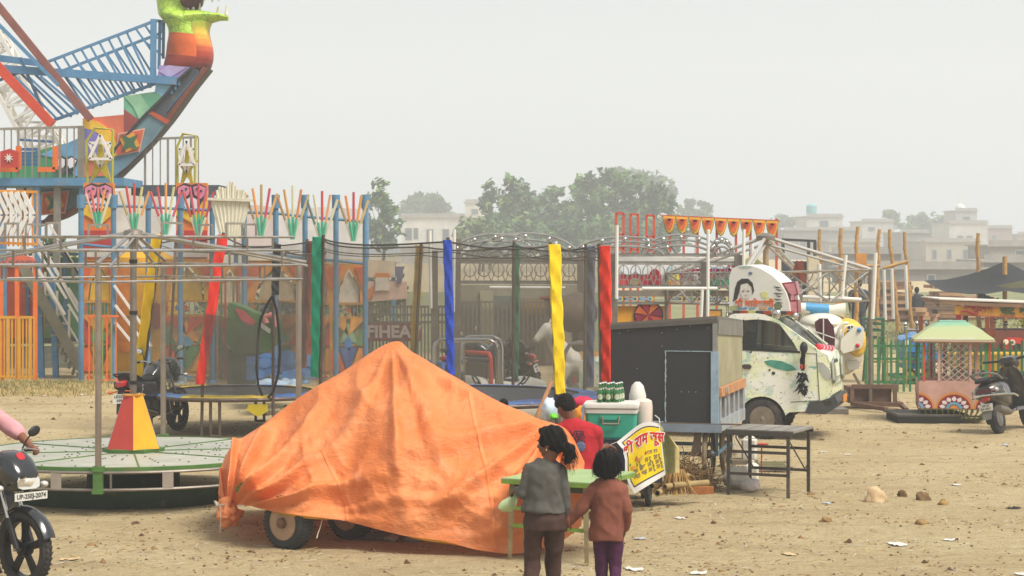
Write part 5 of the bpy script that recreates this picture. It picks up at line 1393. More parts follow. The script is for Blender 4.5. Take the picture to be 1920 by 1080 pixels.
 for s in(-1,1):
  (x,z) = L(1553,694)
  q = [(-.17,-.11),(-.12,.12),(-.02,.15),(.10,.05),(.14,-.10),(.08,-.15),(-.08,-.15)]
  def pl(k,dx):return[V(x+dx-.10*(vv+.15),s*(HW-.16)-s*.0+uu*k*(-s),z+vv*k)for uu,vv in q]
  b_ = MB(); b_.prism(pl(1.14,.005),(.012,0,0)); h = b_.build('headlight',mat('#8d8f78',.4,0,.1,5),root,smooth=False)
  b_ = MB(); b_.prism(pl(1.,.018),(.012,0,0)); b_.build('headlight_glass',lampm,h,smooth=False)
  b_ = MB(); b_.prism([V(L(x_,y_)[0],s*(HW+.001),L(x_,y_)[1])for x_,y_ in((1535,677),(1541,678),(1549,690),(1552,707),(1548,711),(1542,706),(1537,693))],(0,s*.008,0)); b_.build('headlight_side',lampm,h,smooth=False)
 b_ = MB(); (x,z) = L(1548,684); b_.box((x-.0,.0,z+.03),(.03,.62,.05),Matrix.Rotation(R(-18),3,'Y')); b_.build('grille',BLACK,root,smooth=False)
 b_ = MB(); (x,z) = L(1553.5,720); b_.box((x+.004,.0,z),(.01,.9,.004)); b_.box((x+.002,.0,z+.09),(.01,.9,.004)); b_.build('panel_seam',mat('#6d6f62',.6,0,.1,5),root,smooth=False)
 b_ = MB()
 for yy in(-.25,.2):b_.bar((L(1530,651)[0]-.01,yy,L(1530,651)[1]+.03),(L(1508,628)[0]-.01,yy+.35,L(1508,628)[1]+.03),.012)
 b_.build('wiper',BLACK,root,smooth=False)
 b_ = MB(); (x,z) = L(1518,650); b_.ell((x,-HW-.12,z),(.055,.07,.085),nu=14,nv=10); b_.tube([(x-.02,-HW,z-.1),(x,-HW-.08,z-.05)],.018,6); b_.build('mirror',BLACK,root)
 b_ = MB(); rnd = random.Random(2)
 for i in range(5):b_.tube([L2 for L2 in[V(L(1514+i,658+k*7)[0]+rnd.uniform(-.01,.01),-HW-.05-.01*i,L(1514,658+k*7)[1])for k in range(6)]],.012,5)
 for k in range(40):
  (x,z) = L(1516+rnd.uniform(-5,5),700+rnd.uniform(-4,32)); b_.tube([(x,-HW-.06,z),(x+rnd.uniform(-.05,.05),-HW-.06+rnd.uniform(-.05,.03),z-.07)],[.022,.004],5)
 t = b_.build('tassel',mat('#1e1c1b',.9,0,.2,9),root)
 b_ = MB(); (x,z) = L(1516,686); b_.ell((x,-HW-.07,z),(.04,.03,.045),nu=10,nv=8); b_.build('tassel_knot',mat('#c8442c',.8,0,.2,9),t)
 b_ = MB()
 for i in range(9):
  (x,z) = L(1533+i*1.2,656+i*.9); b_.lathe([(.02,-.012),(.045,-.008),(.045,.008),(.02,.012)],12,Matrix.Translation((x,-.42+.075*i,z+.045))@Matrix.Rotation(R(80),4,'X'),i%2)
 b_.build('garland',[mat('#e9b8c0',.8,0,.1,9),mat('#d24a5c',.8,0,.1,9)],root)
 b_ = MB(); (x,z) = L(1533,656); b_.ell((x,-.50,z+.04),(.05,.05,.05),nu=12,nv=8); b_.build('garland_bead',mat('#d2283a',.6,0,.1,9),root)
 b_ = MB(); b_.box((.0,0,.42),(.8,1.0,.22)); b_.box((-1.3,0,.45),(2.3,.7,.16)); b_.build('chassis',mat('#2b2a29',.8,0,.2,5),root,smooth=False)
 for s in(-1,1):
  w = wheel(root,'wheel',(0,s*.6,.28),.28,.15,mat('#948878',.5,.4,.3,9,dirt=.6,dcol=(.17,.12,.08),dsc=6))
  w = wheel(root,'wheel',(-2.05,s*.6,.28),.28,.15,mat('#948878',.5,.4,.3,9,dirt=.6,dcol=(.17,.12,.08),dsc=6))
  b_ = MB(); b_.tube(arc((0,s*(HW-.02),.285),.315,0,180,20),.02,6); b_.build('wheel_arch',mat('#26251f',.8,0,.1,5),root)
 b_ = MB(); b_.box((-1.52,0,.66),(2.1,1.36,.06))
 for s in(-1,1):b_.box((-1.52,s*.68,.86),(2.1,.04,.36))
 b_.box((-.49,0,.86),(.04,1.32,.36)); b_.box((-2.56,0,.86),(.04,1.32,.36)); b_.build('load_bed',LIV,root,smooth=False)
 W_ = .62
 prof = [(1391,586),(1391,520),(1396,503),(1410,497),(1430,497),(1448,503),(1468,515),(1484,530),(1494,548),(1500,568),(1502,587)]
 dm = mat('#e2e1d8',.45,0,.05,3,dirt=.3,dcol=(.55,.56,.38),dsc=3.2)
 b_ = MB(); b_.prism([V(L(*p)[0],-W_,L(*p)[1])for p in prof],(0,2*W_,0)); d = b_.build('roof_board',dm,root,ang=25)
 def art(nm,pts,c,k=0,par=d):return(lambda q:q)(slab(nm,pts,-W_-.006-.004*k,mat(c,.5,0,.2,8),.005,par))
 art('hair_patch',[(1400,554),(1398,566),(1406,560),(1410,545),(1412,533),(1424,530),(1432,538),(1434,552),(1437,545),(1434,530),(1426,522),(1414,522),(1406,528),(1402,540)],'#3d3733',0)
 art('face_patch',[(1411,545),(1413,534),(1423,531),(1431,538),(1432,550),(1427,559),(1419,560),(1413,555)],'#d8d2c8',1)
 art('eye_marks',[(1415,545),(1419,544),(1419,545.5),(1415,546.5)],'#4a4340',2); art('eye_marks',[(1424,544),(1428,545),(1428,546.5),(1424,545.5)],'#4a4340',2); art('mouth_mark',[(1419,553),(1425,553),(1422,555)],'#b59a90',2)
 for i,y in enumerate((536,541,548,553,559,565)):
  art('dark_stroke',[(1472+(i%2)*4,y),(1486+(i%3)*2,y+2),(1478+(i%2)*4,y+3.5)],'#3a3f38',0)
 for(x,y,w,h,c)in((1430,512,4,3,'#6b7d9c'),(1455,552,7,6,'#d8d58a'),(1480,574,8,7,'#6f7a58'),(1400,578,9,5,'#a9b37a'),(1462,560,6,4,'#c9cf9a'),(1420,500,12,2,'#a9c0b0')):
  art('paint_patch',[(x+w*math.cos(R(a))*(1+.25*math.sin(a)),y+h*math.sin(R(a)))for a in range(0,360,30)],c,0)
 (x,z) = L(1437,569)
 M = Matrix.Translation((x,-W_-.008,z))@FACE
 vs,fs = text_mb('शी मातेशवरी',.118,M,bold=.004,ext=.003); MB().add(vs,fs).build('lettering',mat('#e0662c',.5,0,.1,9),d,smooth=False,fix=False)
 (x,z) = L(1410,570); b_ = MB(); b_.bar((x-.02,-W_-.01,z+.0),(x+.015,-W_-.01,z-.035),.014); b_.build('lettering',mat('#e0662c',.5,0,.1,9),d,smooth=False)
 for(x,w,c)in((1408,16,'#4f8fb8'),(1428,10,'#6f9fb4'),(1446,14,'#e0a25c'),(1462,9,'#4f8fb8')):
  art('blue_strokes',[(x,577),(x+w,576),(x+w,579),(x,580)],c,1)
 b_ = MB();
 for i,c in enumerate((0,1,2,0,1,2,0,1)):
  (x,z) = L(1398+14*i,586); b_.box((x+.05,-W_-.01,z),(.1,.03,.05),None,c)
 b_.build('roof_rail',[mat('#3c3a36',.6,0,.2,9),mat('#a8452c',.6,0,.2,9),mat('#b9b86a',.6,0,.2,9)],root,smooth=False)
 b_ = MB(); (x,z) = L(1478,588); b_.tube([(x,-.6,z),(x+.28,-.55,z-.01)],.028,8); b_.ell((x,-.62,z),(.075,.075,.075)); b_.ell((x+.24,-.58,z-.03),(.06,.06,.06)); b_.build('chrome_horn',CHROME,root)
 RED = mat('#8d2330',.35,0,.15,6,coat=.4); RF = mat('#c9848a',.4,0,.2,14)
 for q in([(1484,530),(1509,527),(1515,552),(1504,556),(1496,549)],[(1500,552),(1508,551),(1509,563),(1499,564)],[(1496,563),(1514,562),(1515,586),(1500,590),(1496,584)]):
  b_ = MB(); b_.prism([V(L(*p)[0],-.5,L(*p)[1])for p in q],(0,.32,0)); s_ = b_.build('crest',RED,root,smooth=False)
  cx = sum(p[0]for p in q)/len(q)+1.5; cy = sum(p[1]for p in q)/len(q)
  b_ = MB(); b_.prism([V(L(cx+(p[0]-cx)*.72,cy+(p[1]-cy)*.8)[0],-.507,L(cx+(p[0]-cx)*.72,cy+(p[1]-cy)*.8)[1])for p in q],(0,.01,0)); b_.build('crest_face',RF,s_,smooth=False)
 return root
van()
# ------ black panelled food cart
CYAW = 15
def black_cart():
 o = V((1345-960)/F*23.5,23.5,0)
 root = thing('black_food_cart','black panelled food cart with a grey blue frame on spoked wheels','cart',o,R(-CYAW))
 Wd,D = 1.20,1.75
 z0,zl,zr = .70,1.775,1.86
 PB = mat('#39393a',.55,0,.12,2.2,dirt=.22,dcol=(.28,.26,.23),dsc=1.4); FR = mat('#8e9aa6',.5,.2,.2,5,dirt=.4);
 mb = MB(); mb.prism([(-Wd,0,z0),(-.05,0,z0),(-.05,0,zr),(-Wd,0,zl)],(0,.03,0)); f = mb.build('front_panel',PB,root,smooth=False)
 mb = MB(); mb.prism([(-Wd,0,zl),(0,0,zr+.004),(0,D,zr-.10),(-Wd,D,zl-.10)],(0,0,.03)); mb.build('roof',mat('#77736c',.5,.3,.15,4,dirt=.3),root,smooth=False)
 mb = MB(); mb.prism([(-Wd,.04,z0),(-Wd,D,z0),(-Wd,D,zl-.11),(-Wd,.04,zl)],(.03,0,0)); mb.prism([(-Wd,D,z0),(0,D,z0),(0,D,zr-.11),(-Wd,D,zl-.11)],(0,.02,0)); mb.build('rear_panels',PB,root,smooth=False)
 mb = MB()
 WN = mat('#a9bcc4',.7,0,.35,40)
 mb.bar((-.58,-.004,1.50),(-.07,-.004,1.50),.008,.008); mb.build('door_edge',WN,f,smooth=False)
 mb = MB(); rnd = random.Random(1); z = z0+.01
 while z<1.49:
  dz = rnd.uniform(.02,.06); mb.box((-.58+rnd.uniform(-.003,.003),-.004,z+dz/2),(rnd.uniform(.004,.018),.008,dz)); z+=dz
 mb.build('door_edge',WN,f,smooth=False)
 mb = MB(); mb.box((-.82,-.004,.712),(.44,.008,.016)); mb.build('worn_edge',WN,f,smooth=False)
 mb = MB()
 for(x,z)in((-.62,1.70),(-.62,1.55),(-1.0,1.72),(-.3,1.78),(-.1,1.76),(-.45,1.74),(-1.1,1.69),(-.9,1.3),(-.4,1.05),(-.32,1.05),(-.24,1.05)):mb.lathe([(.008,0),(.006,.006),(0,.007)],6,Matrix.Translation((x,-.001,z))@Matrix.Rotation(R(90),4,'X'))
 o2 = mb.build('rivets',mat('#8a8880',.5,.3,.1,9),f)
 mb = MB(); mb.bar((-Wd,-.012,(zl-.02)),(0,-.012,zr-.02),.02,.05); mb.build('top_trim',mat('#6a6660',.5,.4,.15,5),root,smooth=False)
 mb = MB(); mb.box((-.025,-.012,(z0+1.50)/2),(.085,.03,1.50-z0)); mb.build('corner_post',mat('#9fb4c2',.5,.1,.25,6,dirt=.25),root,smooth=False)
 mb = MB(); mb.box((-.025,-.008,(1.5+zr)/2),(.05,.02,zr-1.5)); mb.build('corner_trim',mat('#9a9a94',.5,.2,.2,6),root,smooth=False)
 mb = MB(); mb.box((-.45,-.03,.655),(1.0,.06,.09)); mb.build('lower_rail',FR,root,smooth=False)
 mb = MB(); mb.box((-.45,.0,.702),(1.5,.1,.012)); mb.box((-.6,D/2,.64),(1.2,D,.05)); mb.build('floor',mat('#6b5a48',.8,0,.2,4),root,smooth=False)
 mb = MB(); mb.prism([(.0,.03,1.06),(.0,D,1.06),(.0,D,zr-.105),(.0,.03,zr)],(-.02,0,0)); mb.build('side_board',mat('#a39d7c',.7,0,.2,2,dirt=.3,dcol=(.40,.36,.34),dsc=1.5),root,smooth=False)
 mb = MB(); mb.prism([(.014,0,zr),(.014,D,zr-.10),(.014,D,zr-.26),(.014,0,zr-.17)],(-.012,0,0)); mb.build('side_top_trim',mat('#85817a',.5,.3,.2,5,dirt=.3),root,smooth=False)
 mb = MB(); mb.box((.03,D/2,1.05),(.04,D,.10)); mb.build('batten',mat('#c08a5e',.8,0,.25,8,dirt=.2),root,smooth=False)
 mb = MB(); mb.prism([(-.03,.03,z0),(-.03,D,z0),(-.03,D,1.0),(-.03,.03,1.0)],(-.02,0,0)); mb.build('side_lower_board',mat('#9d7a66',.7,0,.3,4),root,smooth=False)
 for y in(.03,.36,.62,.98,1.3,D-.05):
  mb = MB(); mb.box((0,y+.05,.84),(.05,.13,.36)); mb.build('slat',mat('#9fa3a6',.5,.2,.2,6,dirt=.35),root,smooth=False)
 mb = MB(); mb.box((.005,D/2,.68),(.07,D,.13)); mb.build('side_rail',mat('#a7aeb2',.5,.2,.25,5,dirt=.35),root,smooth=False)
 mb = MB(); mb.box((.06,.28,1.0),(.02,.08,.07)); mb.tube([(.06,.24,1.03),(.06,.24,1.08),(.06,.32,1.08),(.06,.32,1.03)],.012,6); mb.build('padlock',CHROME,root,smooth=False)
 def spoked(c,R_):
  M = Matrix.Translation(Vector(c))@Matrix.Rotation(R(90),4,'Y')
  mb = MB(); mb.lathe([(R_-.035,-.025),(R_,-.028),(R_+.012,0),(R_,.028),(R_-.035,.025)],40,M,caps=False); t = mb.build('tyre',mat('#8a7a60',.85,0,.2,9,dirt=.3),root)
  mb = MB(); mb.lathe([(.03,-.06),(.05,-.03),(.05,.03),(.03,.06)],12,M)
  for k in range(24):
   a = 2*math.pi*k/24; mb.tube([M@V(.04*math.cos(a),.04*math.sin(a),.03*(-1)**k),M@V((R_-.03)*math.cos(a+.2*(-1)**(k//2)),(R_-.03)*math.sin(a+.2*(-1)**(k//2)),0)],.004,4)
  mb.build('spokes',mat('#6b6660',.5,.4,.2,9),t)
 for x in(-.14,-1.05):
  for y in(.28,1.45):spoked((x,y,.34),.33)
 mb = MB();
 for y in(.28,1.45):mb.bar((-1.1,y,.34),(-.06,y,.34),.04)
 for x,y in((-.02,.1),(-.02,.9),(-1.1,.1)):mb.bar((x,y,.34),(x,y,.64),.025)
 mb.bar((-.02,.1,.36),(-.02,.9,.4),.025); mb.build('undercarriage',mat('#5c7f90',.5,.2,.2,6,dirt=.4),root,smooth=False)
 mb = MB(); mb.prism([(-.3,-.02,.34),(-.18,-.02,.34),(-.18,-.02,.64),(-.24,-.02,.64)],(0,.02,0)); mb.build('wheel_guard',mat('#6a5a48',.8,0,.2,6),root,smooth=False)
 mb = MB(); mb.box((-.75,.12,.60),(.62,.12,.06)); mb.build('shelf_board',mat('#b39a78',.8,0,.2,6),root,smooth=False)
 mb = MB()
 mb.grid(lambda u,v:(-1.05+.7*u,.02+.3*v,.63+.025*noise.noise((u*9,v*4,1))+.02),20,6);
 tag(mb.build('folded_cloth',mat('#8e3f4c',.9,0,.35,12),None,loc=o,rz=R(-CYAW)),'maroon patterned cloth folded on the shelf under the black cart','cloth')
black_cart()
def under_cart():
 rnd = random.Random(9)
 c = G(1290,925)
 mb = MB()
 for _ in range(900):
  a,b = rnd.gauss(0,.17),rnd.gauss(0,.16); z = max(.01,.36*math.exp(-(a*a+b*b)/.06)*rnd.random())
  p = V(c.x+a-.02,c.y+b+.35,z); d = V(rnd.gauss(0,1),rnd.gauss(0,.6),rnd.gauss(.1,.6)).normalized()*rnd.uniform(.08,.24)
  mb.tube([p,p+d*.5+V(0,0,.02),p+d],.004,3,rnd.randrange(3),caps=False)
 o = mb.build('straw_heap',[mat(h,.9,0,.2,6)for h in('#b8955a','#8f6d40','#6d5233')],fix=False); o['kind'] = 'stuff'; tag(o,'loose dry straw and sticks heaped under the black cart','straw')
 mb = MB()
 for _ in range(90):
  a = rnd.uniform(-.11,.1); p = W(1268+a*150,880,21.9); d = V(a*1.0+rnd.uniform(-.06,.06),rnd.uniform(-.1,.1),-.28)
  mb.tube([p,p+d*.6,p+d+V(rnd.uniform(-.03,.03),0,.02)],[.006,.005,.003],4,rnd.randrange(3))
 tag(mb.build('broom',[mat(h,.9,0,.2,6)for h in('#c9a365','#b58a4c','#8f6d40')]),'splayed straw broom head hanging below the yellow green sack','broom')
 for i,(x,y,ln,a,r_)in enumerate([(1232,925,.55,.3,.035),(1222,912,.5,.1,.03),(1246,913,.5,.6,.03),(1236,903,.5,.2,.03),(1262,910,.45,1.0,.032),(1214,928,.45,-.1,.026),(1252,900,.5,.5,.027),(1224,900,.5,.1,.026)]):
  p = W(x,y,21.6+.05*i); p.z = max(r_,p.z); d = V(math.sin(a),math.cos(a),0)*ln
  mb = MB(); mb.lathe([(r_,0),(r_,ln),(r_*.72,ln),(r_*.72,0),(r_,0)],14,Matrix.Translation(p)@d.to_track_quat('Z','Y').to_matrix().to_4x4(),caps=False)
  tag(mb.build('bamboo_tube',mat('#a38a5c',.7,0,.25,9,dirt=.3)),'short cut bamboo tube lying in the heap below the yellow banner','bamboo tube','cut bamboo tubes lying in a heap')
 p = G(1318,927); mb = MB(); mb.box(p+V(0,.06,.04),(.24,.11,.075),rotz(R(-4))); tag(mb.build('brick',mat('#b5713f',.9,0,.25,9,bump=.4,bsc=40)),'orange brick lying in front of the spoked cart wheel','brick')
 for(x,yt,yb,Y,w,lab)in((1405,818,862,24.4,.17,'upper white plastic can behind the black table'),(1410,868,910,24.2,.15,'lower white plastic can behind the black table')):
  a,b = W(x,yt,Y),W(x,yb,Y); z0 = max(0,b.z); h = a.z-z0
  r = thing('plastic_can',lab,'can',V(a.x,Y,z0),R(-10),'white plastic cans beside the black cart')
  mb = MB(); mb.loft([[V(w/2*sx*k,w/2*sy*k,z)for sx,sy in((-1,-.75),(-.75,-1),(.75,-1),(1,-.75),(1,.75),(.75,1),(-.75,1),(-1,.75))]for z,k in((0,.92),(.02,1),(h*.45,1),(h*.47,.97),(h*.52,1),(h*.85,1),(h*.97,.6),(h,.5))]); mb.build('body',mat('#dcd7c8',.5,0,.1,5,dirt=.25),r)
  mb = MB(); mb.cyl((0,0,h),(0,0,h+.03),.028,12); mb.build('cap',mat('#d8d2c2',.5,0,.1,5),r)
 mb = MB()
 p0 = W(1404,866,24.3); mb.box(p0+V(-.05,.06,0),(.3,.26,.05)); tag(mb.build('wooden_block',mat('#7d705c',.9,0,.2,6)),'grey wooden block between the two white cans','block')
 for(x,y,w,h,lab,c)in((1385,922,52,42,'limp white plastic sack slumped behind the left table leg','#d6cdbf'),(1412,928,36,26,'crumpled pale plastic bag under the black table','#cfc4c0'),(1376,880,34,60,'tall beige sack standing between the cart wheel and table','#b9ab92')):
  p = G(x,y); p = V(p.x,p.y+.25,0); sx = w/2/F*p.y; sz = h/F*p.y
  mb = MB(); mb.ell((0,0,0),(1,1,1),nu=26,nv=18)
  mb.v = [tuple(p+V(q[0]*sx*(1+.3*noise.noise((q[0]*2+x,q[1]*2,q[2]*2))),q[1]*sx*.7*(1+.3*noise.noise((q[0]*3,q[1]*3+x,q[2]*3))),max(.004,(q[2]*.5+.48)*sz*(1+.25*noise.noise((q[0]*4,q[1]*4,x))))))for q in mb.v]
  tag(mb.build('plastic_sack',mat(c,.55,0,.12,9,bump=.4,bsc=20,dirt=.2),ang=60),lab,'sack','sacks beside the black cart')
 mb = MB(); p = G(1440,885);
 for k in range(7):mb.bar(p+V(-.2+.02*k,.02*k,.03+.012*k),p+V(.25+.05*math.sin(k),.03*k-.06,.03+.012*k),.05,.02,k%2)
 tag(mb.build('firewood',[mat('#857a6a',.9,0,.2,6),mat('#8c8f5c',.9,0,.2,6)],smooth=False),'small bundle of grey split wood on the ground behind the table','firewood')
 mb = MB(); p = W(1428,832,24.8); mb.lathe([(.05,-.012),(.055,.0),(.0,.012)],14,Matrix.Translation(p)@Matrix.Scale(1.6,4,(1,0,0))); mb.cyl(p,V(p.x,p.y,0),.008,6); tag(mb.build('red_dish',mat('#c23a30',.4,0,.1,5)),'small red plastic dish on a stick seen beside the white can','dish')
under_cart()
# ------ folding steel table
def folding_table():
 A,B,Cc = G(1366,928),G(1478,934),G(1503,916)
 ex = (B-A); ex.z = 0; Lx = ex.length; ex.normalize(); ey = V(-ex.y,ex.x,0); Ly = .64
 o = A
 root = thing('folding_table','dark steel folding table with a worn grey top beside the black cart','table',(o.x,o.y,0),math.atan2(ex.y,ex.x))
 H = .71; ST = mat('#57524c',.55,.4,.2,8,dirt=.4,dcol=(.30,.25,.19))
 mb = MB(); mb.box((Lx/2+.02,Ly/2,H-.012),(Lx+.09,Ly+.05,.024)); mb.build('tabletop',mat('#8f8a80',.55,.2,.2,5,dirt=.5,dcol=(.42,.36,.27)),root,smooth=False)
 for x in(-.02,.2,.42,.62):
  mb = MB(); mb.box((x,Ly/2,H+.0015),(.004,Ly+.04,.003)); mb.build('joint_strip',ST,root,smooth=False)
 mb = MB();
 for y in(-.03,Ly+.03):mb.box((Lx/2+.02,y,H-.035),(Lx+.09,.012,.05))
 mb.build('rim',ST,root,smooth=False)
 for y,x0,x1 in((0,0,Lx),(Ly,.02,Lx+.02)):
  for x in(x0,x1):
   mb = MB(); mb.box((x,y,H/2-.02),(.032,.032,H-.04)); mb.build('leg',ST,root,smooth=False)
  for z in(.235,.47):
   mb = MB(); mb.box(((x0+x1)/2,y,z),(x1-x0,.022,.03)); mb.build('crossbar',ST,root,smooth=False)
 for x in(.06,Lx-.02):
  mb = MB(); mb.cyl((x,.05,.62),(x+.06,Ly*.75,.25),.008,6); mb.build('stay',ST,root)
 for x in(.2,.55):
  mb = MB(); mb.tube([(x,-.02,H-.05),(x,-.02,H-.09),(x+.16,-.02,H-.09),(x+.16,-.02,H-.05)],.004,5); mb.build('hanging_wire',STEEL_D,root)
folding_table()
# ------ juice seller's cart: cloth, cooler, bottles, banner
def cooler_cart():
 Y = 21.7
 c = W(1140,0,Y)
 root = thing('hand_cart','low hand cart draped in dark navy cloth carrying the green cooler','cart',V(c.x,Y+.5,0))
 mb = MB(); mb.box((0,.0,.655),(1.0,1.1,.07)); mb.build('deck',WOOD,root,smooth=False)
 mb = MB(); mb.grid(lambda u,v:(-.55+1.1*u,-.57-.02*math.sin(u*30)*v-.02*noise.noise((u*5,v,2)),.70-.42*v+.02*math.sin(u*11)*v),60,10); mb.grid(lambda u,v:(-.55+1.1*u,-.57+1.15*v,.70),10,6); mb.build('dark_cloth',mat('#252a38',.9,0,.2,8,bump=.2),root,fix=False)
 for x in(-.42,.42):
  for y in(-.35,.4):wheel(root,'wheel',(x,y,.26),.26,.05,mat('#5d7486',.6,.2,.2,6),yaw=R(82),tread=12,hubr=.8)
 mb = MB(); mb.bar((-.45,-.35,.26),(.45,-.35,.26),.03); mb.bar((-.45,.4,.26),(.45,.4,.26),.03)
 for x in(-.4,.4):
  for y in(-.35,.4):mb.bar((x*.8,y,.26),(x*.8,y,.64),.04)
 mb.build('undercarriage',mat('#4a5a66',.6,.2,.2,6),root,smooth=False)
 Zb = .703
 cx0,cx1 = W(1101,0,Y).x,W(1197,0,Y).x
 w = cx1-cx0; d = .38; h = .335
 r = thing('cooler_box','ribbed sea green cooler box with a dirty white lid and metal handle','cooler',V((cx0+cx1)/2,Y+.2,Zb),R(-6))
 GR = mat('#3fae92',.42,0,.1,4,dirt=.15,dcol=(.5,.55,.45))
 def rr(k,z,e=.035):
  hx,hy = w/2*k,d/2*k; q = []
  for sx,sy,a0 in((1,-1,-90),(1,1,0),(-1,1,90),(-1,-1,180)):
   for a in range(0,91,18):q.append(V(sx*(hx-e)+e*math.cos(R(a0+a)),sy*(hy-e)+e*math.sin(R(a0+a)),z))
  return q
 mb = MB(); rings = [rr(.90,0),rr(.93,.015)]
 for i in range(16):
  z = .02+i*.0145; k = .93+.06*z/.25
  rings+=[rr(k,z),rr(k,z+.009),rr(k-.012,z+.0098),rr(k-.012,z+.0138)]
 rings+=[rr(.99,.256)]
 mb.loft(rings); mb.build('body',GR,r,ang=25)
 LW = mat('#dedad0',.5,0,.08,5,dirt=.3,dcol=(.45,.30,.15))
 mb = MB(); mb.loft([rr(1.0,.256),rr(1.03,.26),rr(1.04,.30),rr(1.0,.303)]); mb.build('collar',LW,r)
 mb = MB(); mb.loft([rr(1.02,.305),rr(1.08,.312),rr(1.09,.345),rr(1.05,.362),rr(.9,.368)]); mb.build('lid',LW,r)
 mb = MB(); y = -d/2-.02
 mb.tube([(-.085,y+.03,.225),(-.085,y,.222),(-.08,y-.012,.155),(.08,y-.012,.155),(.085,y,.222),(.085,y+.03,.225)],.011,8); mb.build('handle',mat('#a09684',.4,.6,.15,6),r)
 mb = MB(); mb.box((0,y+.015,.215),(.22,.014,.04)); mb.build('handle_plate',GR,r,smooth=False)
 GB = mat('#1f7a30',.12,0,.12,6,coat=.7,k=.6)
 zl = Zb+.368
 r0 = None; k = 0
 for j in range(3):
  for i in range(3):
   p = V(W(1140,0,Y).x+(i-.95)*.083+.03*j,Y+.06+j*.085,zl)
   lab = ('front','middle','rear')[j]+' row '+('left','centre','right')[i]
   lab = 'green soda bottle standing on the cooler lid, '+lab
   if r0 is None:
    r0 = thing('soda_bottle',lab,'bottle',p,0,'green soda bottles on the cooler')
    mb = MB(); mb.lathe([(.030,0),(.034,.006),(.034,.085),(.033,.10),(.026,.125),(.0155,.145),(.014,.178),(.017,.18),(.017,.186)],20); mb.build('body',GB,r0)
    mb = MB(); mb.lathe([(.0175,.186),(.018,.194),(.014,.199),(0,.2)],16); mb.build('cap',mat('#cfd8cf',.4,.3,.1,6),r0)
    def disc(z,rad,c,y0,nm,par):
     b_ = MB(); n = 18
     vs = [(math.sin(rad/.034*math.cos(2*math.pi*q/n))*y0,-math.cos(rad/.034*math.cos(2*math.pi*q/n))*y0,z+rad*math.sin(2*math.pi*q/n))for q in range(n)]
     b_.add(vs+[(0,-y0-.0006,z)],[(q,(q+1)%n,n)for q in range(n)]); return b_.build(nm,mat(c,.5,0,.08,9),par,fix=False)
    l_ = disc(.058,.028,'#e8e4d2',.0347,'label',r0); disc(.058,.023,'#b9c49a',.0353,'label_field',l_); disc(.058,.013,'#ece8dc',.0359,'label_mark',l_); disc(.058,.007,'#7d9a62',.0364,'label_mark',l_)
    b_ = MB(); b_.grid(lambda u,v:(.0235*math.sin((u-.5)*1.5),-.0235*math.cos((u-.5)*1.5),.128+.016*v),8,1); b_.build('neck_label',mat('#eee9e0',.5,0,.08,9),r0,fix=False)
    b_ = MB(); b_.grid(lambda u,v:(.0242*math.sin((u-.5)*.6),-.0242*math.cos((u-.5)*.6),.132+.008*v),4,1); b_.build('neck_mark',mat('#c0503a',.5,0,.08,9),r0,fix=False)
   else:copy_tree(r0,p,R(-14+12*i+5*j),lab)
 p = W(1206,815,Y+.42)
 mb = MB(); mb.loft([[V(p.x+k*.10*math.cos(a)*(1 if abs(math.cos(a))<.9 else .95),Y+.42+k*.14*math.sin(a),z)for a in[2*math.pi*q/20 for q in range(20)]]for z,k in((.72,.85),(.74,1),(1.0,1.03),(1.06,.95),(1.08,.6))])
 tag(mb.build('plastic_tub',mat('#e0cfc0',.5,0,.08,4,dirt=.2)),'pinkish white plastic tub standing against the side of the cooler','tub')
 p = W(1196,0,Y+.62)
 mb = MB(); mb.loft([[V(p.x+k*.09*math.cos(a),Y+.68+k*.09*math.sin(a),z)for a in[2*math.pi*q/20 for q in range(20)]]for z,k in((.72,.9),(.75,1),(1.10,1),(1.2,.7),(1.24,.3))])
 tag(mb.build('plastic_jug',mat('#dcd8cc',.45,0,.08,4,dirt=.2)),'milky white plastic jug behind the bottles','jug')
 def lump(nm,lab,cat,px,py,Y_,sx,sz,c,seed,rest):
  p = W(px,py,Y_); mb = MB(); mb.ell((0,0,0),(1,1,1),nu=26,nv=16)
  mb.v = [tuple(V(p.x+q[0]*sx*(1+.3*noise.noise((q[0]*2+seed,q[1]*2,q[2]*2))),Y_+q[1]*.12,max(rest,p.z+q[2]*sz*(1+.35*noise.noise((q[0]*3,q[1]*3+seed,q[2]*3))))))for q in mb.v]
  return tag(mb.build(nm,mat(c,.7,0,.2,12,bump=.4,bsc=22),ang=60),lab,cat)
 lump('bag','bright orange cloth bag wedged left of the cooler','bag',1089,784,Y+.15,.085,.13,'#e8952a',3,.703)
 b_ = MB(); b_.bar(W(1094,760,Y),W(1093,800,Y),.02,.01); tag(b_.build('strap',mat('#5f9bb8',.7,0,.1,5),smooth=False),'pale blue strap hanging over the orange bag','strap')
 lump('pink_cloth','crumpled crimson cloth beyond the boy in red','cloth',1092,757,Y+1.1,.13,.08,'#c92a4a',9,.3)
 lump('white_bag','pale blue white bag peeking out left of the boy','bag',1031,768,Y+.5,.085,.12,'#cfe0ee',15,.2)
 lump('green_packet','small bright green packet before the pale bag','packet',1038,781,Y+.3,.045,.03,'#6fd22e',21,.2)
 b_ = MB(); b_.tube([W(1034,716,23),W(1022,745,22.9),W(1008,778,22.8),V(W(996,0,22.7).x,22.7,0)],[.022,.024,.026,.026],8); tag(b_.build('wooden_pole',mat('#b08058',.8,0,.2,7)),'slanting wooden pole rising behind the tarpaulin near the boy','pole')
cooler_cart()
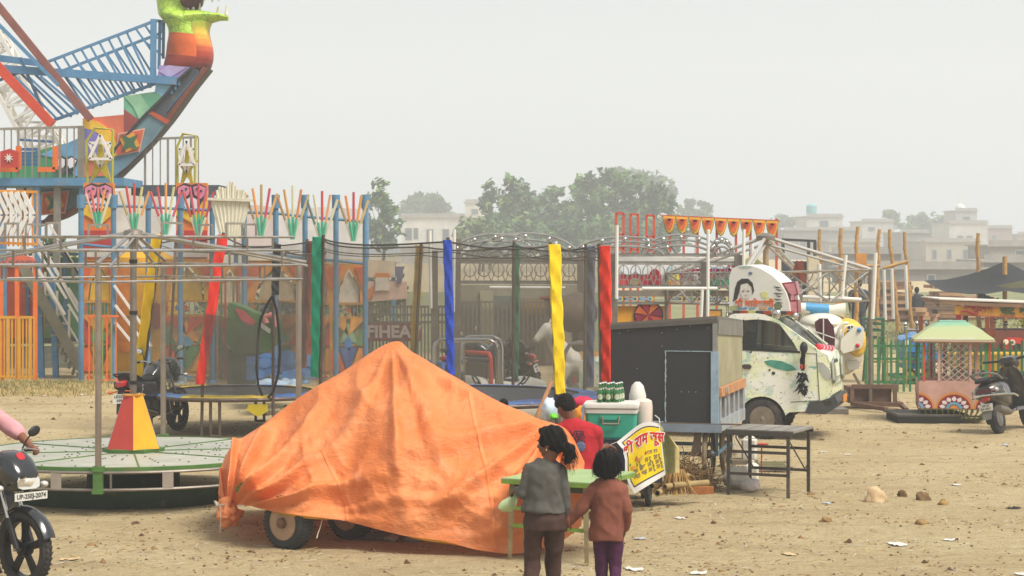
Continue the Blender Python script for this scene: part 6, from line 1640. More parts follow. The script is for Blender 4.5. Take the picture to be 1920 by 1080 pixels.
def banner():
 Y0 = 21.15
 tl,tr = (1156,829),(1237,793); bl,br = (1196,922),(1248,889)
 left = [(1156,829),(1168,842),(1172,862),(1172,885),(1178,905),(1190,926)]
 def pos(u,v,off=0):
  t = v*5; i = min(4,int(t)); f = t-i
  lx = left[i][0]*(1-f)+left[i+1][0]*f; ly = left[i][1]*(1-f)+left[i+1][1]*f
  rx = 1237+11*v; ry = 793+97*v
  x = lx*(1-u)+rx*u; y = ly*(1-u)+ry*u-13*math.sin(math.pi*u)*(1-v)**1.5+2*math.sin(u*7+v*2)*(1-v)
  Y = Y0+.02*math.sin(u*6+v*3)+.10*u-off
  return W(x,y,Y)
 root = thing('banner','yellow white bordered vinyl banner with red Hindi lettering hung before the cart','banner',W(1200,920,Y0))
 mb = MB(); mb.grid(lambda u,v:pos(u,v),40,40); mb.grid(lambda u,v:pos(u,v,-.004),40,40); mb.build('sheet',mat('#e8e6e0',.4,0,.05,5),root,world=True,fix=False)
 mb = MB(); mb.grid(lambda u,v:pos(.075+.9*u,.07+.84*v,.003),40,40); mb.build('navy_line',mat('#2c3050',.5,0,.05,5),root,world=True,fix=False)
 mb = MB(); mb.grid(lambda u,v:pos(.095+.88*u,.09+.80*v,.005),40,40); mb.build('yellow_field',mat('#f0d21e',.4,0,.10,6),root,world=True,fix=False)
 def place(body,size,uc,vc,c,nm,off=.008,bold=.0,shear=0.,su=1.):
  vs,fs = text_mb(body,size,Matrix.Identity(4),bold=bold,ext=0,shear=shear)
  v2 = [pos(uc+q[0]*su,vc-q[1],off)for q in vs]
  MB().add(v2,fs).build(nm,mat(c,.5,0,.08,6),root,smooth=False,world=True,fix=False)
 place('शी राम जूस',.255,.53,.265,'#f3efe8','lettering_outline',.007,.022,.12)
 place('शी राम जूस',.255,.53,.265,'#d0242c','lettering',.010,.007,.12)
 place('आम  रस',.085,.72,.50,'#8f7f66','menu_lettering',.008,.004)
 place('5 रू    10 रू   20 रू',.095,.60,.60,'#7c7050','menu_lettering',.008,.004)
 place('राम  डाक  10 रू  20 रू',.095,.56,.69,'#7c7050','menu_lettering',.008,.004)
 place('छोटा  बड़ा  50 रू  20 रू',.095,.56,.78,'#8a7a58','menu_lettering',.008,.004)
 for(u,v,r_,c)in((.30,.50,.035,'#b5703a'),(.36,.54,.03,'#c98a3a'),(.55,.49,.025,'#cf4436'),(.18,.6,.03,'#e0963a'),(.14,.53,.02,'#4f7a32'),(.24,.62,.03,'#e8a23a'),(.44,.53,.03,'#d9a85a')):
  mb = MB(); n = 12; mb.add([pos(u+r_*math.cos(2*math.pi*q/n),v+r_*1.1*math.sin(2*math.pi*q/n),.009)for q in range(n)],[tuple(range(n))]); mb.build('printed_fruit',mat(c,.5,0,.2,15),root,smooth=False,world=True,fix=False)
 mb = MB(); mb.tube([W(1112,843,Y0+.1),W(1135,838,Y0),pos(0,0,.01),],.004,5); mb.tube([pos(1,0,.01),W(1236,785,Y0+.1),W(1228,779,Y0+.2)],.006,5); mb.build('tie_cord',mat('#d8d2c2',.8,0,.1,5),root,world=True)
 mb = MB()
 def fn(u,v):
  lx,ly = 1238+7*v,796+92*v; rx = (1255+19*min(1,v*3)); ry = 812+74*v
  x = lx*(1-u)+rx*u; y = ly*(1-u)+ry*u+6*u*(1-v)
  return W(x,y,Y0+.16+.06*math.sin(u*5+v)+.05*u)
 mb.grid(fn,16,20); mb.grid(lambda u,v:Vector(fn(u,v))+V(0,.03,0),16,20)
 r = thing('woven_sack','faded green woven sack hanging at the right end of the yellow banner','sack',W(1258,888,Y0+.2))
 mb.build('cloth',mat('#a6a76c',.85,0,.2,7,dirt=.3,dcol=(.5,.35,.2),bump=.3,bsc=120),r,world=True,fix=False)
 mb = MB(); mb.grid(lambda u,v:Vector(fn(.72+.28*u,v))+V(0,-.006,0),6,20); mb.build('hem',mat('#c2b178',.85,0,.2,9,bump=.3,bsc=120),r,world=True,fix=False)
banner()
# ------ right side: rides, fence, stall
def toy_copter():
 Y = 33.5; c = W(1570,650,Y)
 root = thing('toy_aircraft','white and yellow toy aircraft ride behind the nose of the van','ride',(c.x,Y,0))
 WH = mat('#e9e4d2',.35,0,.06,4,dirt=.2,coat=.3); YE = mat('#efbe2a',.35,0,.08,4,coat=.3)
 def Lc(px,py,d=0):return W(px,py,Y+d)-V(c.x,Y,0)
 mb = MB(); o = Lc(1562,650,.35)
 mb.ell((0,0,0),(1,1,1),nu=32,nv=20)
 vs = []
 for q in mb.v:
  x,y,z = q
  k = 1.05 if z<0 else .95
  vs.append(tuple(o+V(x*.48*(1-.12*z),y*.5,z*.46*k)))
 mb.v = vs; mb.ell(Lc(1540,606,.35),(.36,.42,.17)); mb.ell(Lc(1522,640,.35),(.28,.42,.42)); mb.build('body',WH,root)
 mb = MB(); mb.cyl(Lc(1478,578,.35),Lc(1514,578,.35),.085,16); mb.tube([Lc(1514,578,.35),Lc(1560,582,.35),Lc(1572,582,.35),Lc(1583,583,.35)],[.085,.085,.105,.13],18); mb.cyl(Lc(1500,579,.35),Lc(1518,579,.35),.087,16); mb.build('tube',WH,root)
 mb = MB(); mb.tube([Lc(1510,578,.35),Lc(1553,581,.35)],.089,18); mb.build('blue_band',mat('#4f9ac9',.4,0,.06,5),root)
 mb = MB(); mb.pp([(1528,604),(1537,597),(1552,597),(1563,612),(1566,632),(1564,662),(1545,640),(1530,622)],Y-.16,.03); d = mb.build('doorway',mat('#4f2329',.6,0,.15,4),root,world=True,smooth=False)
 mb = MB(); mb.bar(W(1544,598,Y-.19),W(1544,650,Y-.19),.016); mb.bar(W(1530,622,Y-.19),W(1565,634,Y-.19),.016); mb.build('door_grid',WHITE,d,world=True,smooth=False)
 def band(nm,pts,r,m):
  b_ = MB(); b_.tube([Lc(x,y,d_)for x,y,d_ in pts],r,10); return b_.build(nm,m,root)
 mb = MB(); mb.ell(Lc(1588,640,.30),(.30,.44,.37),nu=28,nv=18); mb.build('yellow_hood',YE,root)
 band('white_arch',[(1571,636,-.10),(1573,618,-.13),(1581,606,-.13),(1590,606,-.12)],.028,WH)
 band('white_arch',[(1580,640,-.16),(1580,622,-.17),(1586,612,-.17),(1600,610,-.13)],.02,WH)
 mb = MB(); mb.pp([(1590,612),(1598,610),(1602,622),(1594,628),(1588,624)],Y-.20,.05); w = mb.build('window',mat('#3a3c3a',.3,0,.1,5),root,world=True,smooth=False)
 mb = MB(); mb.bar(W(1595,610,Y-.215),W(1595,628,Y-.215),.012); mb.bar(W(1588,618,Y-.215),W(1602,618,Y-.215),.012); mb.build('window_bars',WHITE,w,world=True,smooth=False)
 mb = MB(); mb.pp([(1577,637),(1602,612),(1617,612),(1620,616),(1618,648),(1612,654),(1581,663),(1576,655)],Y-.26,.07); f = mb.build('fin',WH,root,world=True,smooth=False)
 for(x,y,cc)in((1611,619,'#3f86c0'),(1608,648,'#cc3434')):
  b_ = MB(); b_.ell(W(x,y,Y-.27),(.035,.03,.035),nu=12,nv=8); b_.build('knob',mat(cc,.4,0,.05,5),f,world=True)
 mb = MB(); mb.pp([(1592,656),(1620,642),(1621,660),(1600,664)],Y-.20,.05); mb.build('yellow_skirt',YE,root,world=True,smooth=False)
 mb = MB(); mb.pp([(1586,678),(1606,674),(1613,680),(1610,692),(1592,694)],Y-.14,.05); mb.build('grey_vent',mat('#b9b3a6',.5,0,.1,5),root,world=True,smooth=False)
 mb = MB(); mb.cyl((o.x-.1,.35,0),(o.x-.1,.35,o.z-.3),.05,10); mb.bar(Lc(1600,700,.2),Lc(1612,722,.2),.04); mb.box((o.x-.1,.35,.04),(.6,.6,.08)); mb.build('stand',STEEL_D,root)
toy_copter()
def picket_fence(lab,x0,x1,y0,y1,Y,c,rails,w=.022,step=.105,name='picket_fence',jit=.06,seed=1,grp=None):
 rnd = random.Random(seed)
 a,b = W(x0,0,Y).x,W(x1,0,Y).x; zt = W(0,y0,Y).z
 root = thing(name,lab,'fence',V((a+b)/2,Y,0),0,grp)
 m = mat(c,.6,.1,.2,5,dirt=.35)
 n = int((b-a)/step)
 for i in range(n+1):
  x = a+(b-a)*i/n; t = zt+rnd.uniform(-jit,jit)
  mb = MB(); mb.prism([(x-w,Y,.03),(x+w,Y,.03),(x+w,Y,t-.06),(x,Y,t),(x-w,Y,t-.06)],(0,.015,0)); mb.build('picket',m,root,world=True,smooth=False)
 for z in rails:
  mb = MB(); mb.box(((a+b)/2,Y+.025,z),(b-a+.05,.03,.04)); mb.build('rail',m,root,world=True,smooth=False)
 return root
picket_fence('green steel picket fence in front of the blue toy truck',1624,1730,636,738,38.2,'#3f7a4a',(.2,.62,.85))
picket_fence('dark green picket fence continuing behind the swing cabin',1730,1960,640,730,39.5,'#34603f',(.2,.7),grp=None)
picket_fence('short row of tall bamboo coloured stakes behind the green fence',1628,1700,622,730,39.4,'#8f8a52',(.5,),.016,.17,'stake_fence',.2,3)
def green_rack():
 Y = 41; r = thing('green_rack','green steel ladder rack standing behind the carousel post','rack',V(W(1640,0,Y).x,Y,0))
 m = mat('#3c6a48',.6,.1,.15,5,dirt=.3)
 for x in(1628,1656):
  mb = MB(); mb.bar(W(x,596,Y),V(W(x,0,Y).x,Y,0),.045); mb.bar(W(x,602,Y+.6),V(W(x,0,Y).x,Y+.6,0),.045); mb.build('upright',m,r,world=True,smooth=False)
 for y in(598,608,620,634):
  mb = MB(); mb.box((W(1642,0,Y).x,Y+.3,W(0,y,Y).z),(.34,.66,.035)); mb.build('shelf',m,r,world=True,smooth=False)
green_rack()
def swing_cabin():
 Y0 = 31.9
 c = W(1799,0,Y0); root = thing('swing_cabin','painted swing ride cabin with a lime green tin roof and lotus panels','ride cabin',(c.x,Y0+.5,0),R(-9)); root.scale.z = .82
 w,d = 1.04,.95; hw,hd = w/2,d/2
 PINK = mat('#d3a594',.6,0,.15,4,dirt=.35)
 mb = MB()
 for i in range(13):
  t = -1+2*i/12
  for s in(-1,1):mb.tube([(t*hw,s*hd,.26),(t*hw*.93,s*hd*.9,.12),(t*hw*.8,s*hd*.7,.05)],.012,5)
 for i in range(9):
  t = -1+2*i/8
  for s in(-1,1):mb.tube([(s*hw,t*hd,.26),(s*hw*.93,t*hd*.9,.12),(s*hw*.8,t*hd*.7,.05)],.012,5)
 for z,k,kk in((.26,1,1),(.05,.8,.7)):mb.tube([(-hw*k,-hd*kk,z),(hw*k,-hd*kk,z),(hw*k,hd*kk,z),(-hw*k,hd*kk,z)],.016,6,closed=True)
 mb.build('basket_bars',mat('#8a9440',.6,.1,.15,5,dirt=.3),root)
 mb = MB(); mb.box((0,0,.30),(w-.02,d-.02,.04)); mb.build('floor',WOOD,root,smooth=False)
 for nm,x,y,sx,sy in(('front_panel',0,-hd,w,.03),('rear_panel',0,hd,w,.03),('side_panel',-hw,0,.03,d),('side_panel',hw,0,.03,d)):
  mb = MB(); mb.box((x,y,.515),(sx,sy,.51)); p = mb.build(nm,PINK,root,smooth=False)
  if nm=='rear_panel':continue
  F3 = (lambda u,v,o:V(u,-hd-.016-o,v))if nm=='front_panel' else((lambda u,v,o:V(-hw-.016-o,-u,v))if x<0 else(lambda u,v,o:V(hw+.016+o,u,v)))
  L_ = w if nm=='front_panel' else d
  def poly(q,c_,o,n2):
   b_ = MB(); b_.add([F3(max(-L_/2,min(L_/2,u)),v,o)for u,v in q],[tuple(range(len(q)))]); b_.build(n2,mat(c_,.6,0,.12,8,dirt=.2),p,smooth=False,fix=False)
  for cx in(-L_/2-.04,.0,L_/2+.04):
   z0 = .265; R0 = .245
   def half(r_,k=1.0):return[(cx+r_*math.cos(R(a)),z0+r_*k*math.sin(R(a)))for a in range(0,181,12)]
   poly(half(R0+.03,1.08),'#e0903a',.001,'arch_border'); poly(half(R0,1.05),'#8e2a34',.002,'arch_field')
   for ring,n,r0,r1,cw,cc in((0,7,.14,.225,.055,'#efdedb'),(1,7,.07,.135,.038,'#6fb0cc')):
    for i in range(n):
     a = R(12+156*i/(n-1))
     pt = []
     for t in range(10):
      s_ = t/9; ww = cw*math.sin(math.pi*min(1,.12+s_*.88))*.62
      pt.append((r0+(r1-r0)*s_,ww))
     q = [(cx+rr*math.cos(a)-ww*math.sin(a),z0+max(0,rr*math.sin(a)+ww*math.cos(a)))for rr,ww in pt]+[(cx+rr*math.cos(a)+ww*math.sin(a),z0+max(0,rr*math.sin(a)-ww*math.cos(a)))for rr,ww in pt[::-1]]
     if any(abs(u)>L_/2 for u,v in q)and abs(cx)>.1 and(cx+r1*math.cos(a))*(1 if cx>0 else-1)>L_/2:continue
     poly(q,cc,.003+ring*.001+i*.0002,'petal')
   poly(half(.06),'#e0963a',.006,'lotus_heart')
 cols = {(-hw,-hd):'#3f7f5c',(-hw+.08,-hd):'#d8572e',(-hw+.30,-hd):'#e0aea0',(.24,-hd):'#e0aea0',(hw,-hd):'#d8572e',(-hw,hd):'#3f7f5c',(-.1,hd):'#9a4a3c',(.15,hd):'#b56a5c',(hw,hd):'#4a8fc0',(hw,-.2):'#3f9a4a',(hw,.15):'#4a86b8',(.38,hd):'#e0aea0',(.47,-hd):'#3f9a4a',(-.3,hd):'#c23a30'}
 for(x,y),c_ in cols.items():
  mb = MB(); mb.bar((x,y,.76),(x,y,1.50),.035); mb.build('corner_bar',mat(c_,.55,.05,.12,6,dirt=.25),root,smooth=False)
 mb = MB()
 def lat(p0,ex,L_,z0,z1,n):
  H = z1-z0; st = L_/n
  for i in range(-int(H/st),n+1):
   for s in(1,-1):
    u0 = i*st; u1 = u0+H; a,b = u0,u1; za,zb = z0,z1
    if a<0:za = z0-a*(H/(u1-u0)); a = 0
    if b>L_:zb = z0+(L_-u0); b = L_
    if b<=a:continue
    if s>0:mb.bar(p0+ex*a+V(0,0,za),p0+ex*b+V(0,0,zb),.014)
    else:mb.bar(p0+ex*(L_-a)+V(0,.004,za),p0+ex*(L_-b)+V(0,.004,zb),.014)
 LT = mat('#cfb0a2',.55,.1,.15,6,dirt=.25)
 lat(V(-hw+.30,-hd,0),V(1,0,0),.46,.77,1.49,4); mb.build('front_lattice',LT,root,smooth=False); mb = MB(); lat(V(-hw+.1,hd,0),V(1,0,0),.86,.77,1.49,7); mb.build('rear_lattice',LT,root,smooth=False)
 mb = MB()
 def ring(k,z):return[V(x*k,y*k,z)for x,y in((-hw-.07,-hd-.07),(0,-hd-.09),(hw+.07,-hd-.07),(hw+.09,0),(hw+.07,hd+.07),(0,hd+.09),(-hw-.07,hd+.07),(-hw-.09,0))]
 mb.loft([ring(1,1.48),ring(1.0,1.53),ring(.68,1.70),ring(.34,1.83),ring(.33,1.85)])
 def roofm():
  m = bpy.data.materials.new('roof_paint'); m.use_nodes = True; n,l = m.node_tree.nodes,m.node_tree.links
  tc = n.new('ShaderNodeTexCoord'); sp = n.new('ShaderNodeSeparateXYZ'); l.new(tc.outputs['Object'],sp.inputs[0])
  z = n.new('ShaderNodeTexNoise'); z.inputs['Scale'].default_value = 5; z.inputs['Detail'].default_value = 6; l.new(tc.outputs['Object'],z.inputs['Vector'])
  ad = n.new('ShaderNodeMath'); ad.operation = 'MULTIPLY_ADD'; ad.inputs[1].default_value = .18; l.new(z.outputs[0],ad.inputs[0]); l.new(sp.outputs[2],ad.inputs[2])
  rr = n.new('ShaderNodeMapRange'); rr.inputs[1].default_value = 1.55; rr.inputs[2].default_value = 1.95; l.new(ad.outputs[0],rr.inputs[0])
  cr = n.new('ShaderNodeValToRGB'); e = cr.color_ramp.elements; e[0].position = 0; e[0].color = (.36,.34,.22,1); e[1].position = 1; e[1].color = (.16,.36,.26,1)
  for p_,c_ in((.16,(.42,.40,.28)),(.26,(.37,.39,.19)),(.72,(.35,.39,.19)),(.85,(.20,.38,.24))):k = e.new(p_); k.color = (*c_,1)
  l.new(rr.outputs[0],cr.inputs[0]); l.new(cr.outputs[0],n['Principled BSDF'].inputs['Base Color']); n['Principled BSDF'].inputs['Roughness'].default_value = .5
  return m
 mb.build('roof',roofm(),root,ang=20)
 mb = MB(); mb.tube([Vector(p)for p in ring(1.0,1.485)],.022,6,closed=True); mb.build('eave',mat('#a8826a',.7,.1,.2,6,dirt=.3),root)
 RB = mat('#8a4a36',.7,.2,.2,6,dirt=.3)
 for x,y in((-hw+.05,hd*.2),(hw-.02,-hd*.5),(hw+.06,-hd*.2)):
  mb = MB(); mb.bar((x,y,1.5),(x,y,1.93),.06); mb.bar((x-.06,y,1.62),(x+.06,y,1.62),.08); mb.build('hanger',RB,root,smooth=False)
swing_cabin()
def chaat_stall():
 Y = 41.5; root = thing('snack_stall','snack stall with a flat brown roof and a yellow signboard with red and green lettering','stall',V(W(1850,0,Y).x,Y+.6,0))
 mb = MB(); mb.prism([W(1762,562,Y-.3),W(1850,568,Y-.3),W(1965,570,Y-.3),W(1965,578,Y-.3),W(1850,575,Y-.3),W(1762,569,Y-.3)],(0,1.9,0)); mb.build('roof',mat('#8a6a50',.8,0,.2,5,dirt=.3),root,world=True,smooth=False)
 mb = MB(); mb.prism([W(1762,560,Y-.31),W(1965,568,Y-.31),W(1965,570.2,Y-.31),W(1762,562.2,Y-.31)],(0,1.9,0)); mb.build('roof_edge',mat('#d8cfc2',.7,0,.1,5),root,world=True,smooth=False)
 mb = MB(); mb.pp([(1790,573),(1965,576),(1965,597),(1790,589)],Y-.22,.05); b = mb.build('signboard',mat('#e0a63c',.55,0,.08,4,dirt=.15),root,world=True,smooth=False)
 mb = MB(); mb.pp([(1790,589),(1965,597),(1965,599),(1790,591)],Y-.24,.05); mb.build('sign_edge',mat('#b0503a',.6,0,.1,5),root,world=True,smooth=False)
 letters('lettering','सवेश',.235,mat('#a8242c',.5,0,.1,5),b,W(1841,581,Y-.24),bold=.008,shear=.3)
 mb = MB(); mb.tube([W(1800,585,Y-.25),W(1812,583,Y-.25),W(1826,588,Y-.25),W(1836,589,Y-.25)],[.01,.022,.022,.008],6); mb.tube([W(1806,577,Y-.25),W(1820,575,Y-.25),W(1826,578,Y-.25)],[.008,.02,.012],6); mb.build('lettering',mat('#a8242c',.5,0,.1,5),b,world=True)
 letters('lettering','चाट',.20,mat('#2f5a34',.5,0,.1,5),b,W(1889,583,Y-.24),bold=.008)
 letters('lettering','कारनर',.20,mat('#2f5a34',.5,0,.1,5),b,W(1935,585,Y-.24),bold=.008)
 letters('lettering','गरम समोसा',.07,mat('#a8703a',.5,0,.1,5),b,W(1890,592,Y-.24),bold=.002)
 for x,c_ in((1797,'#c23034'),(1813,'#8a3434'),(1958,'#c23034')):
  mb = MB(); mb.bar(W(x,572,Y-.1+(.9 if x==1813 else 0)),V(W(x,0,Y).x,Y-.1+(.9 if x==1813 else 0),0),.085); mb.build('post',mat(c_,.55,0,.12,5,dirt=.2),root,world=True,smooth=False)
 mb = MB(); mb.box((W(1880,0,Y).x,Y+.4,.55),(1.6,1.1,.9)); mb.build('counter',mat('#7a4a36',.7,0,.2,4,dirt=.3),root,world=True,smooth=False)
chaat_stall()
def toys_right():
 Y = 40.6; r = thing('toy_truck','bright blue toy truck with white round eyes behind the green fence','ride',V(W(1730,0,Y).x,Y+.4,0))
 BL = mat('#2f86cc',.4,0,.1,4,dirt=.15,coat=.3)
 mb = MB(); mb.pp([(1693,660),(1693,638),(1700,633),(1712,631),(1722,626),(1748,626),(1752,634),(1752,660)],Y,.9); mb.build('cab',BL,r,world=True,smooth=False)
 mb = MB(); mb.pp([(1696,678),(1696,661),(1775,661),(1775,678)],Y+.02,.86); mb.pp([(1698,692),(1698,679),(1750,679),(1750,692)],Y+.1,.7); mb.build('body',mat('#3f8fcc',.45,0,.12,4,dirt=.25),r,world=True,smooth=False)
 for y in(662,668,674):
  mb = MB(); mb.pp([(1703,y),(1722,y),(1722,y+2.4),(1703,y+2.4)],Y-.03,.03); mb.build('vent',mat('#27405c',.5,0,.1,5),r,world=True,smooth=False)
 for(x,y,s)in((1701,643,5.2),(1726,633,4.2)):
  mb = MB(); mb.lathe([(s*Y/F,-.012),(s*Y/F,.012),(0,.016)],16,Matrix.Translation(W(x,y,Y-.02))@Matrix.Rotation(R(90),4,'X')); mb.build('eye',mat('#e6e8ea',.4,0,.05,5),r,world=True)
 mb = MB(); mb.pp([(1692,677),(1776,677),(1776,680),(1692,680)],Y-.03,.05); mb.build('trim',mat('#7a4a40',.6,0,.1,5),r,world=True,smooth=False)
 for x in(1706,1742):
  wheel(r,'wheel',W(x,704,Y+.12)-r.location,.13,.08,mat('#c9b23a',.5,0,.1,5),tread=10)
  wheel(r,'wheel',W(x,704,Y+.78)-r.location,.13,.08,mat('#c9b23a',.5,0,.1,5),tread=10)
 mb = MB(); mb.box((W(1725,0,Y).x,Y+.45,.14),(.95,.8,.06))
 for dx in(-.35,.35):mb.bar((W(1725,0,Y).x+dx,Y+.45,.14),(W(1725,0,Y).x+dx,Y+.45,.4),.06)
 mb.build('base_plate',mat('#4f8a50',.6,.1,.15,5),r,world=True,smooth=False)
 Y = 40.2; r = thing('toy_boat','long plain yellow ride body behind the lattice of the swing cabin','ride',V(W(1870,0,Y).x,Y+.4,0))
 YE = mat('#eac23c',.45,0,.08,4,dirt=.2)
 mb = MB(); mb.loft([[W(1781,664,Y)+V(0,.0,0),W(1781,664,Y)+V(0,.9,0),W(1785,690,Y)+V(0,.8,0),W(1785,690,Y)+V(0,.1,0)],[W(1870,663,Y),W(1870,663,Y)+V(0,.9,0),W(1870,696,Y)+V(0,.8,0),W(1870,696,Y)+V(0,.08,0)],[W(1965,666,Y),W(1965,666,Y)+V(0,.9,0),W(1965,697,Y)+V(0,.8,0),W(1965,697,Y)+V(0,.1,0)]]); mb.build('hull',YE,r,world=True,smooth=False)
 mb = MB(); mb.pp([(1780,662),(1965,664),(1965,667),(1780,665)],Y-.03,.96); mb.build('gunwale',mat('#d9b23a',.45,0,.1,4),r,world=True,smooth=False)
 mb = MB()
 for x in(1795,1860,1930):mb.bar(W(x,690,Y+.45),V(W(x,0,Y).x,Y+.45,0),.09)
 mb.build('stand',mat('#2f3a34',.6,.1,.1,5),r,world=True,smooth=False)
 Y = 41; r = thing('toy_car','red toy car with a round white lamp at the right edge','ride',V(W(1905,0,Y).x,Y+.5,0))
 mb = MB(); mb.pp([(1884,664),(1884,640),(1890,634),(1916,634),(1930,640),(1940,664)],Y+.1,.8); mb.build('body',mat('#cc3a2c',.4,0,.1,4,coat=.3),r,world=True,smooth=False)
 for(x,y,s,c_)in((1898,642,5.4,'#e8dcc8'),(1898,642,3,'#6a5f58'),(1886,641,5,'#e8dcc8'),(1908,652,8,'#33302e')):
  mb = MB(); mb.lathe([(s*Y/F,-.012),(s*Y/F,.012),(0,.016)],16,Matrix.Translation(W(x,y,Y+.07-(.02 if s==3 else 0)))@Matrix.Rotation(R(90),4,'X')); mb.build('lamp',mat(c_,.4,0,.05,5),r,world=True)
 mb = MB(); mb.bar(W(1905,664,Y+.5),V(W(1905,0,Y).x,Y+.5,0),.12); mb.build('stand',mat('#5a4a40',.6,.1,.1,5),r,world=True,smooth=False)
 Y = 41.8; r = thing('chrome_rail','chrome queue rail with ball topped posts behind the toy rides','railing',V(W(1800,0,Y).x,Y,0))
 for x,y in((1697,611),(1719,609),(1738,609),(1764,613),(1807,608),(1861,607),(1864,605),(1886,609)):
  mb = MB(); p = W(x,y,Y); mb.cyl(p,V(p.x,Y,0),.025,8); q = mb.build('post',STEEL,r,world=True)
  mb = MB(); mb.ell(p+V(0,0,.03),(.05,.05,.05),nu=12,nv=8); mb.build('ball',CHROME,q,world=True)
 mb = MB(); mb.cyl(W(1699,618,Y),W(1775,620,Y),.02,8); mb.cyl(W(1850,619,Y),W(1908,621,Y),.02,8); mb.build('rail',CHROME,r,world=True)
 c = W(1735,790,32.4)
 r = thing('flat_board','dark board lying flat on low beams in front of the swing cabin','board',(c.x,32.4,0),R(3))
 mb = MB(); mb.box((0,0,.115),(1.08,.95,.03)); mb.build('board',mat('#5d5850',.7,.1,.2,5,dirt=.5),r,smooth=False)
 mb = MB(); mb.box((-.05,-.46,.05),(.95,.05,.1)); mb.box((-.05,.3,.05),(.95,.05,.1)); mb.box((-.5,-.1,.05),(.05,.7,.1)); mb.build('beam',mat('#2a2723',.8,0,.1,5),r,smooth=False)
 mb = MB(); rnd = random.Random(6)
 for _ in range(160):
  p = W(1922+rnd.gauss(0,6),600+rnd.gauss(0,12),44); a = V(rnd.gauss(0,1),rnd.gauss(0,1),rnd.gauss(0,1)).normalized()*.06; b = a.orthogonal().normalized()*.035
  mb.add([p-a,p-b,p+a,p+b],[(0,1,2,3)])
 mb.cyl(W(1924,600,44),V(W(1924,0,44).x,44,0),.02,6)
 tag(mb.build('shrub',mat('#a8a03c',.7,0,.3,4),fix=False),'small yellowish shrub at the right edge behind the stall','shrub')
toys_right()
# ------ under the nets: kiddie cars and a horse
def kiddie_car(lab,loc,rz,hoop_c,first=[None]):
 if first[0]is not None and hoop_c is None:
  return copy_tree(first[0],loc,rz,lab)
 r = thing('kiddie_car',lab,'ride',loc,rz,'white kiddie ride cars')
 WH = mat('#d9d4c6',.4,0,.08,4,dirt=.3,coat=.2)
 def sec(x,hw,z0,z1):
  return[V(x,hw*math.copysign(abs(math.cos(a))**.5,math.cos(a)),(z0+z1)/2+(z1-z0)/2*math.copysign(abs(math.sin(a))**.6,math.sin(a)))for a in[2*math.pi*k/20 for k in range(20)]]
 mb = MB(); mb.loft([sec(-.75,.3,.2,.5),sec(-.7,.36,.12,.58),sec(-.2,.4,.1,.5),sec(.1,.4,.1,.46),sec(.45,.38,.12,.52),sec(.72,.3,.18,.46),sec(.78,.2,.22,.4)]); mb.build('body',WH,r)
 mb = MB(); mb.box((-.2,0,.48),(.7,.56,.02)); mb.build('seat_well',mat('#3a3633',.7,0,.1,5),r)
 mb = MB(); mb.box((-.5,0,.62),(.1,.56,.3)); mb.build('seat_back',mat('#6a5c50',.7,0,.1,5),r)
 mb = MB(); mb.tube([(-.52,-.38,.4),(-.54,-.38,.86),(-.5,-.3,.93),(-.5,.3,.93),(-.54,.38,.86),(-.52,.38,.4)],.035,10); mb.build('padded_hoop',mat(hoop_c,.5,0,.1,5,dirt=.2),r)
 mb = MB(); mb.tube(arc((.12,0,.64),.12,0,360,16,(0,1,0),(-.5,0,.85))[:-1],.013,6,closed=True); mb.tube([(.3,0,.48),(.12,0,.64)],.015,6); mb.build('steering_wheel',BLACK,r)
 mb = MB(); mb.lathe([(.055,-.01),(.05,.01),(0,.012)],12,Matrix.Translation((-.1,-.405,.34))@Matrix.Rotation(R(90),4,'X')); mb.build('badge',mat('#c0392f',.5,0,.1,5),r)
 mb = MB(); mb.bar((-.5,-.412,.27),(.4,-.405,.27),.016,.02); mb.build('stripe',mat('#5f8a5a',.5,0,.1,5),r)
 mb = MB(); mb.box((0,0,.06),(1.3,.6,.12)); mb.build('base',mat('#4a4640',.7,.1,.1,5),r)
 return r
k1 = kiddie_car('white kiddie car with a blue padded hoop behind the blue sleeved pole',(W(880,0,31.5).x,31.5,0),R(20),'#3f6aa8')
k2 = kiddie_car('white kiddie car with a red padded hoop behind the dim green pole',(W(1000,0,32.5).x,32.5,0),R(160),'#cf4034')
k3 = copy_tree(k1,(W(1060,0,30.6).x,30.6,0),R(185),'white kiddie car between the yellow and grey blue sleeved poles')
k4 = copy_tree(k2,(W(940,0,34.6).x,34.6,0),R(40),'white kiddie car farther back between the blue and green poles')
def hoops():
 Y = 31
 for(x0,x1,yt,lab)in((815,932,638,'lower chrome hoop rail over the white kiddie cars'),(868,940,632,'upper chrome hoop rail over the white kiddie cars')):
  mb = MB(); p = [W(x0,yt+18,Y),W(x0+2,yt+6,Y),W(x0+12,yt,Y),W(x1-16,yt,Y),W(x1-4,yt+6,Y),W(x1,yt+20,Y)]
  mb.tube([V(p[0].x,Y,0)]+p+[V(p[-1].x,Y,0)],.035,8); tag(mb.build('hoop_rail',CHROME),lab,'rail','chrome hoop rails'); Y+=.7
 mb = MB(); mb.tube([W(1052,706,30),W(1058,665,30),W(1068,646,30),W(1086,642,30),W(1100,644,30)],.03,8); mb.tube([W(1052,706,30),V(W(1052,0,30).x,30,0)],.03,8); tag(mb.build('hoop_rail',STEEL),'bent steel handrail beside the grey blue sleeved pole','rail')
hoops()
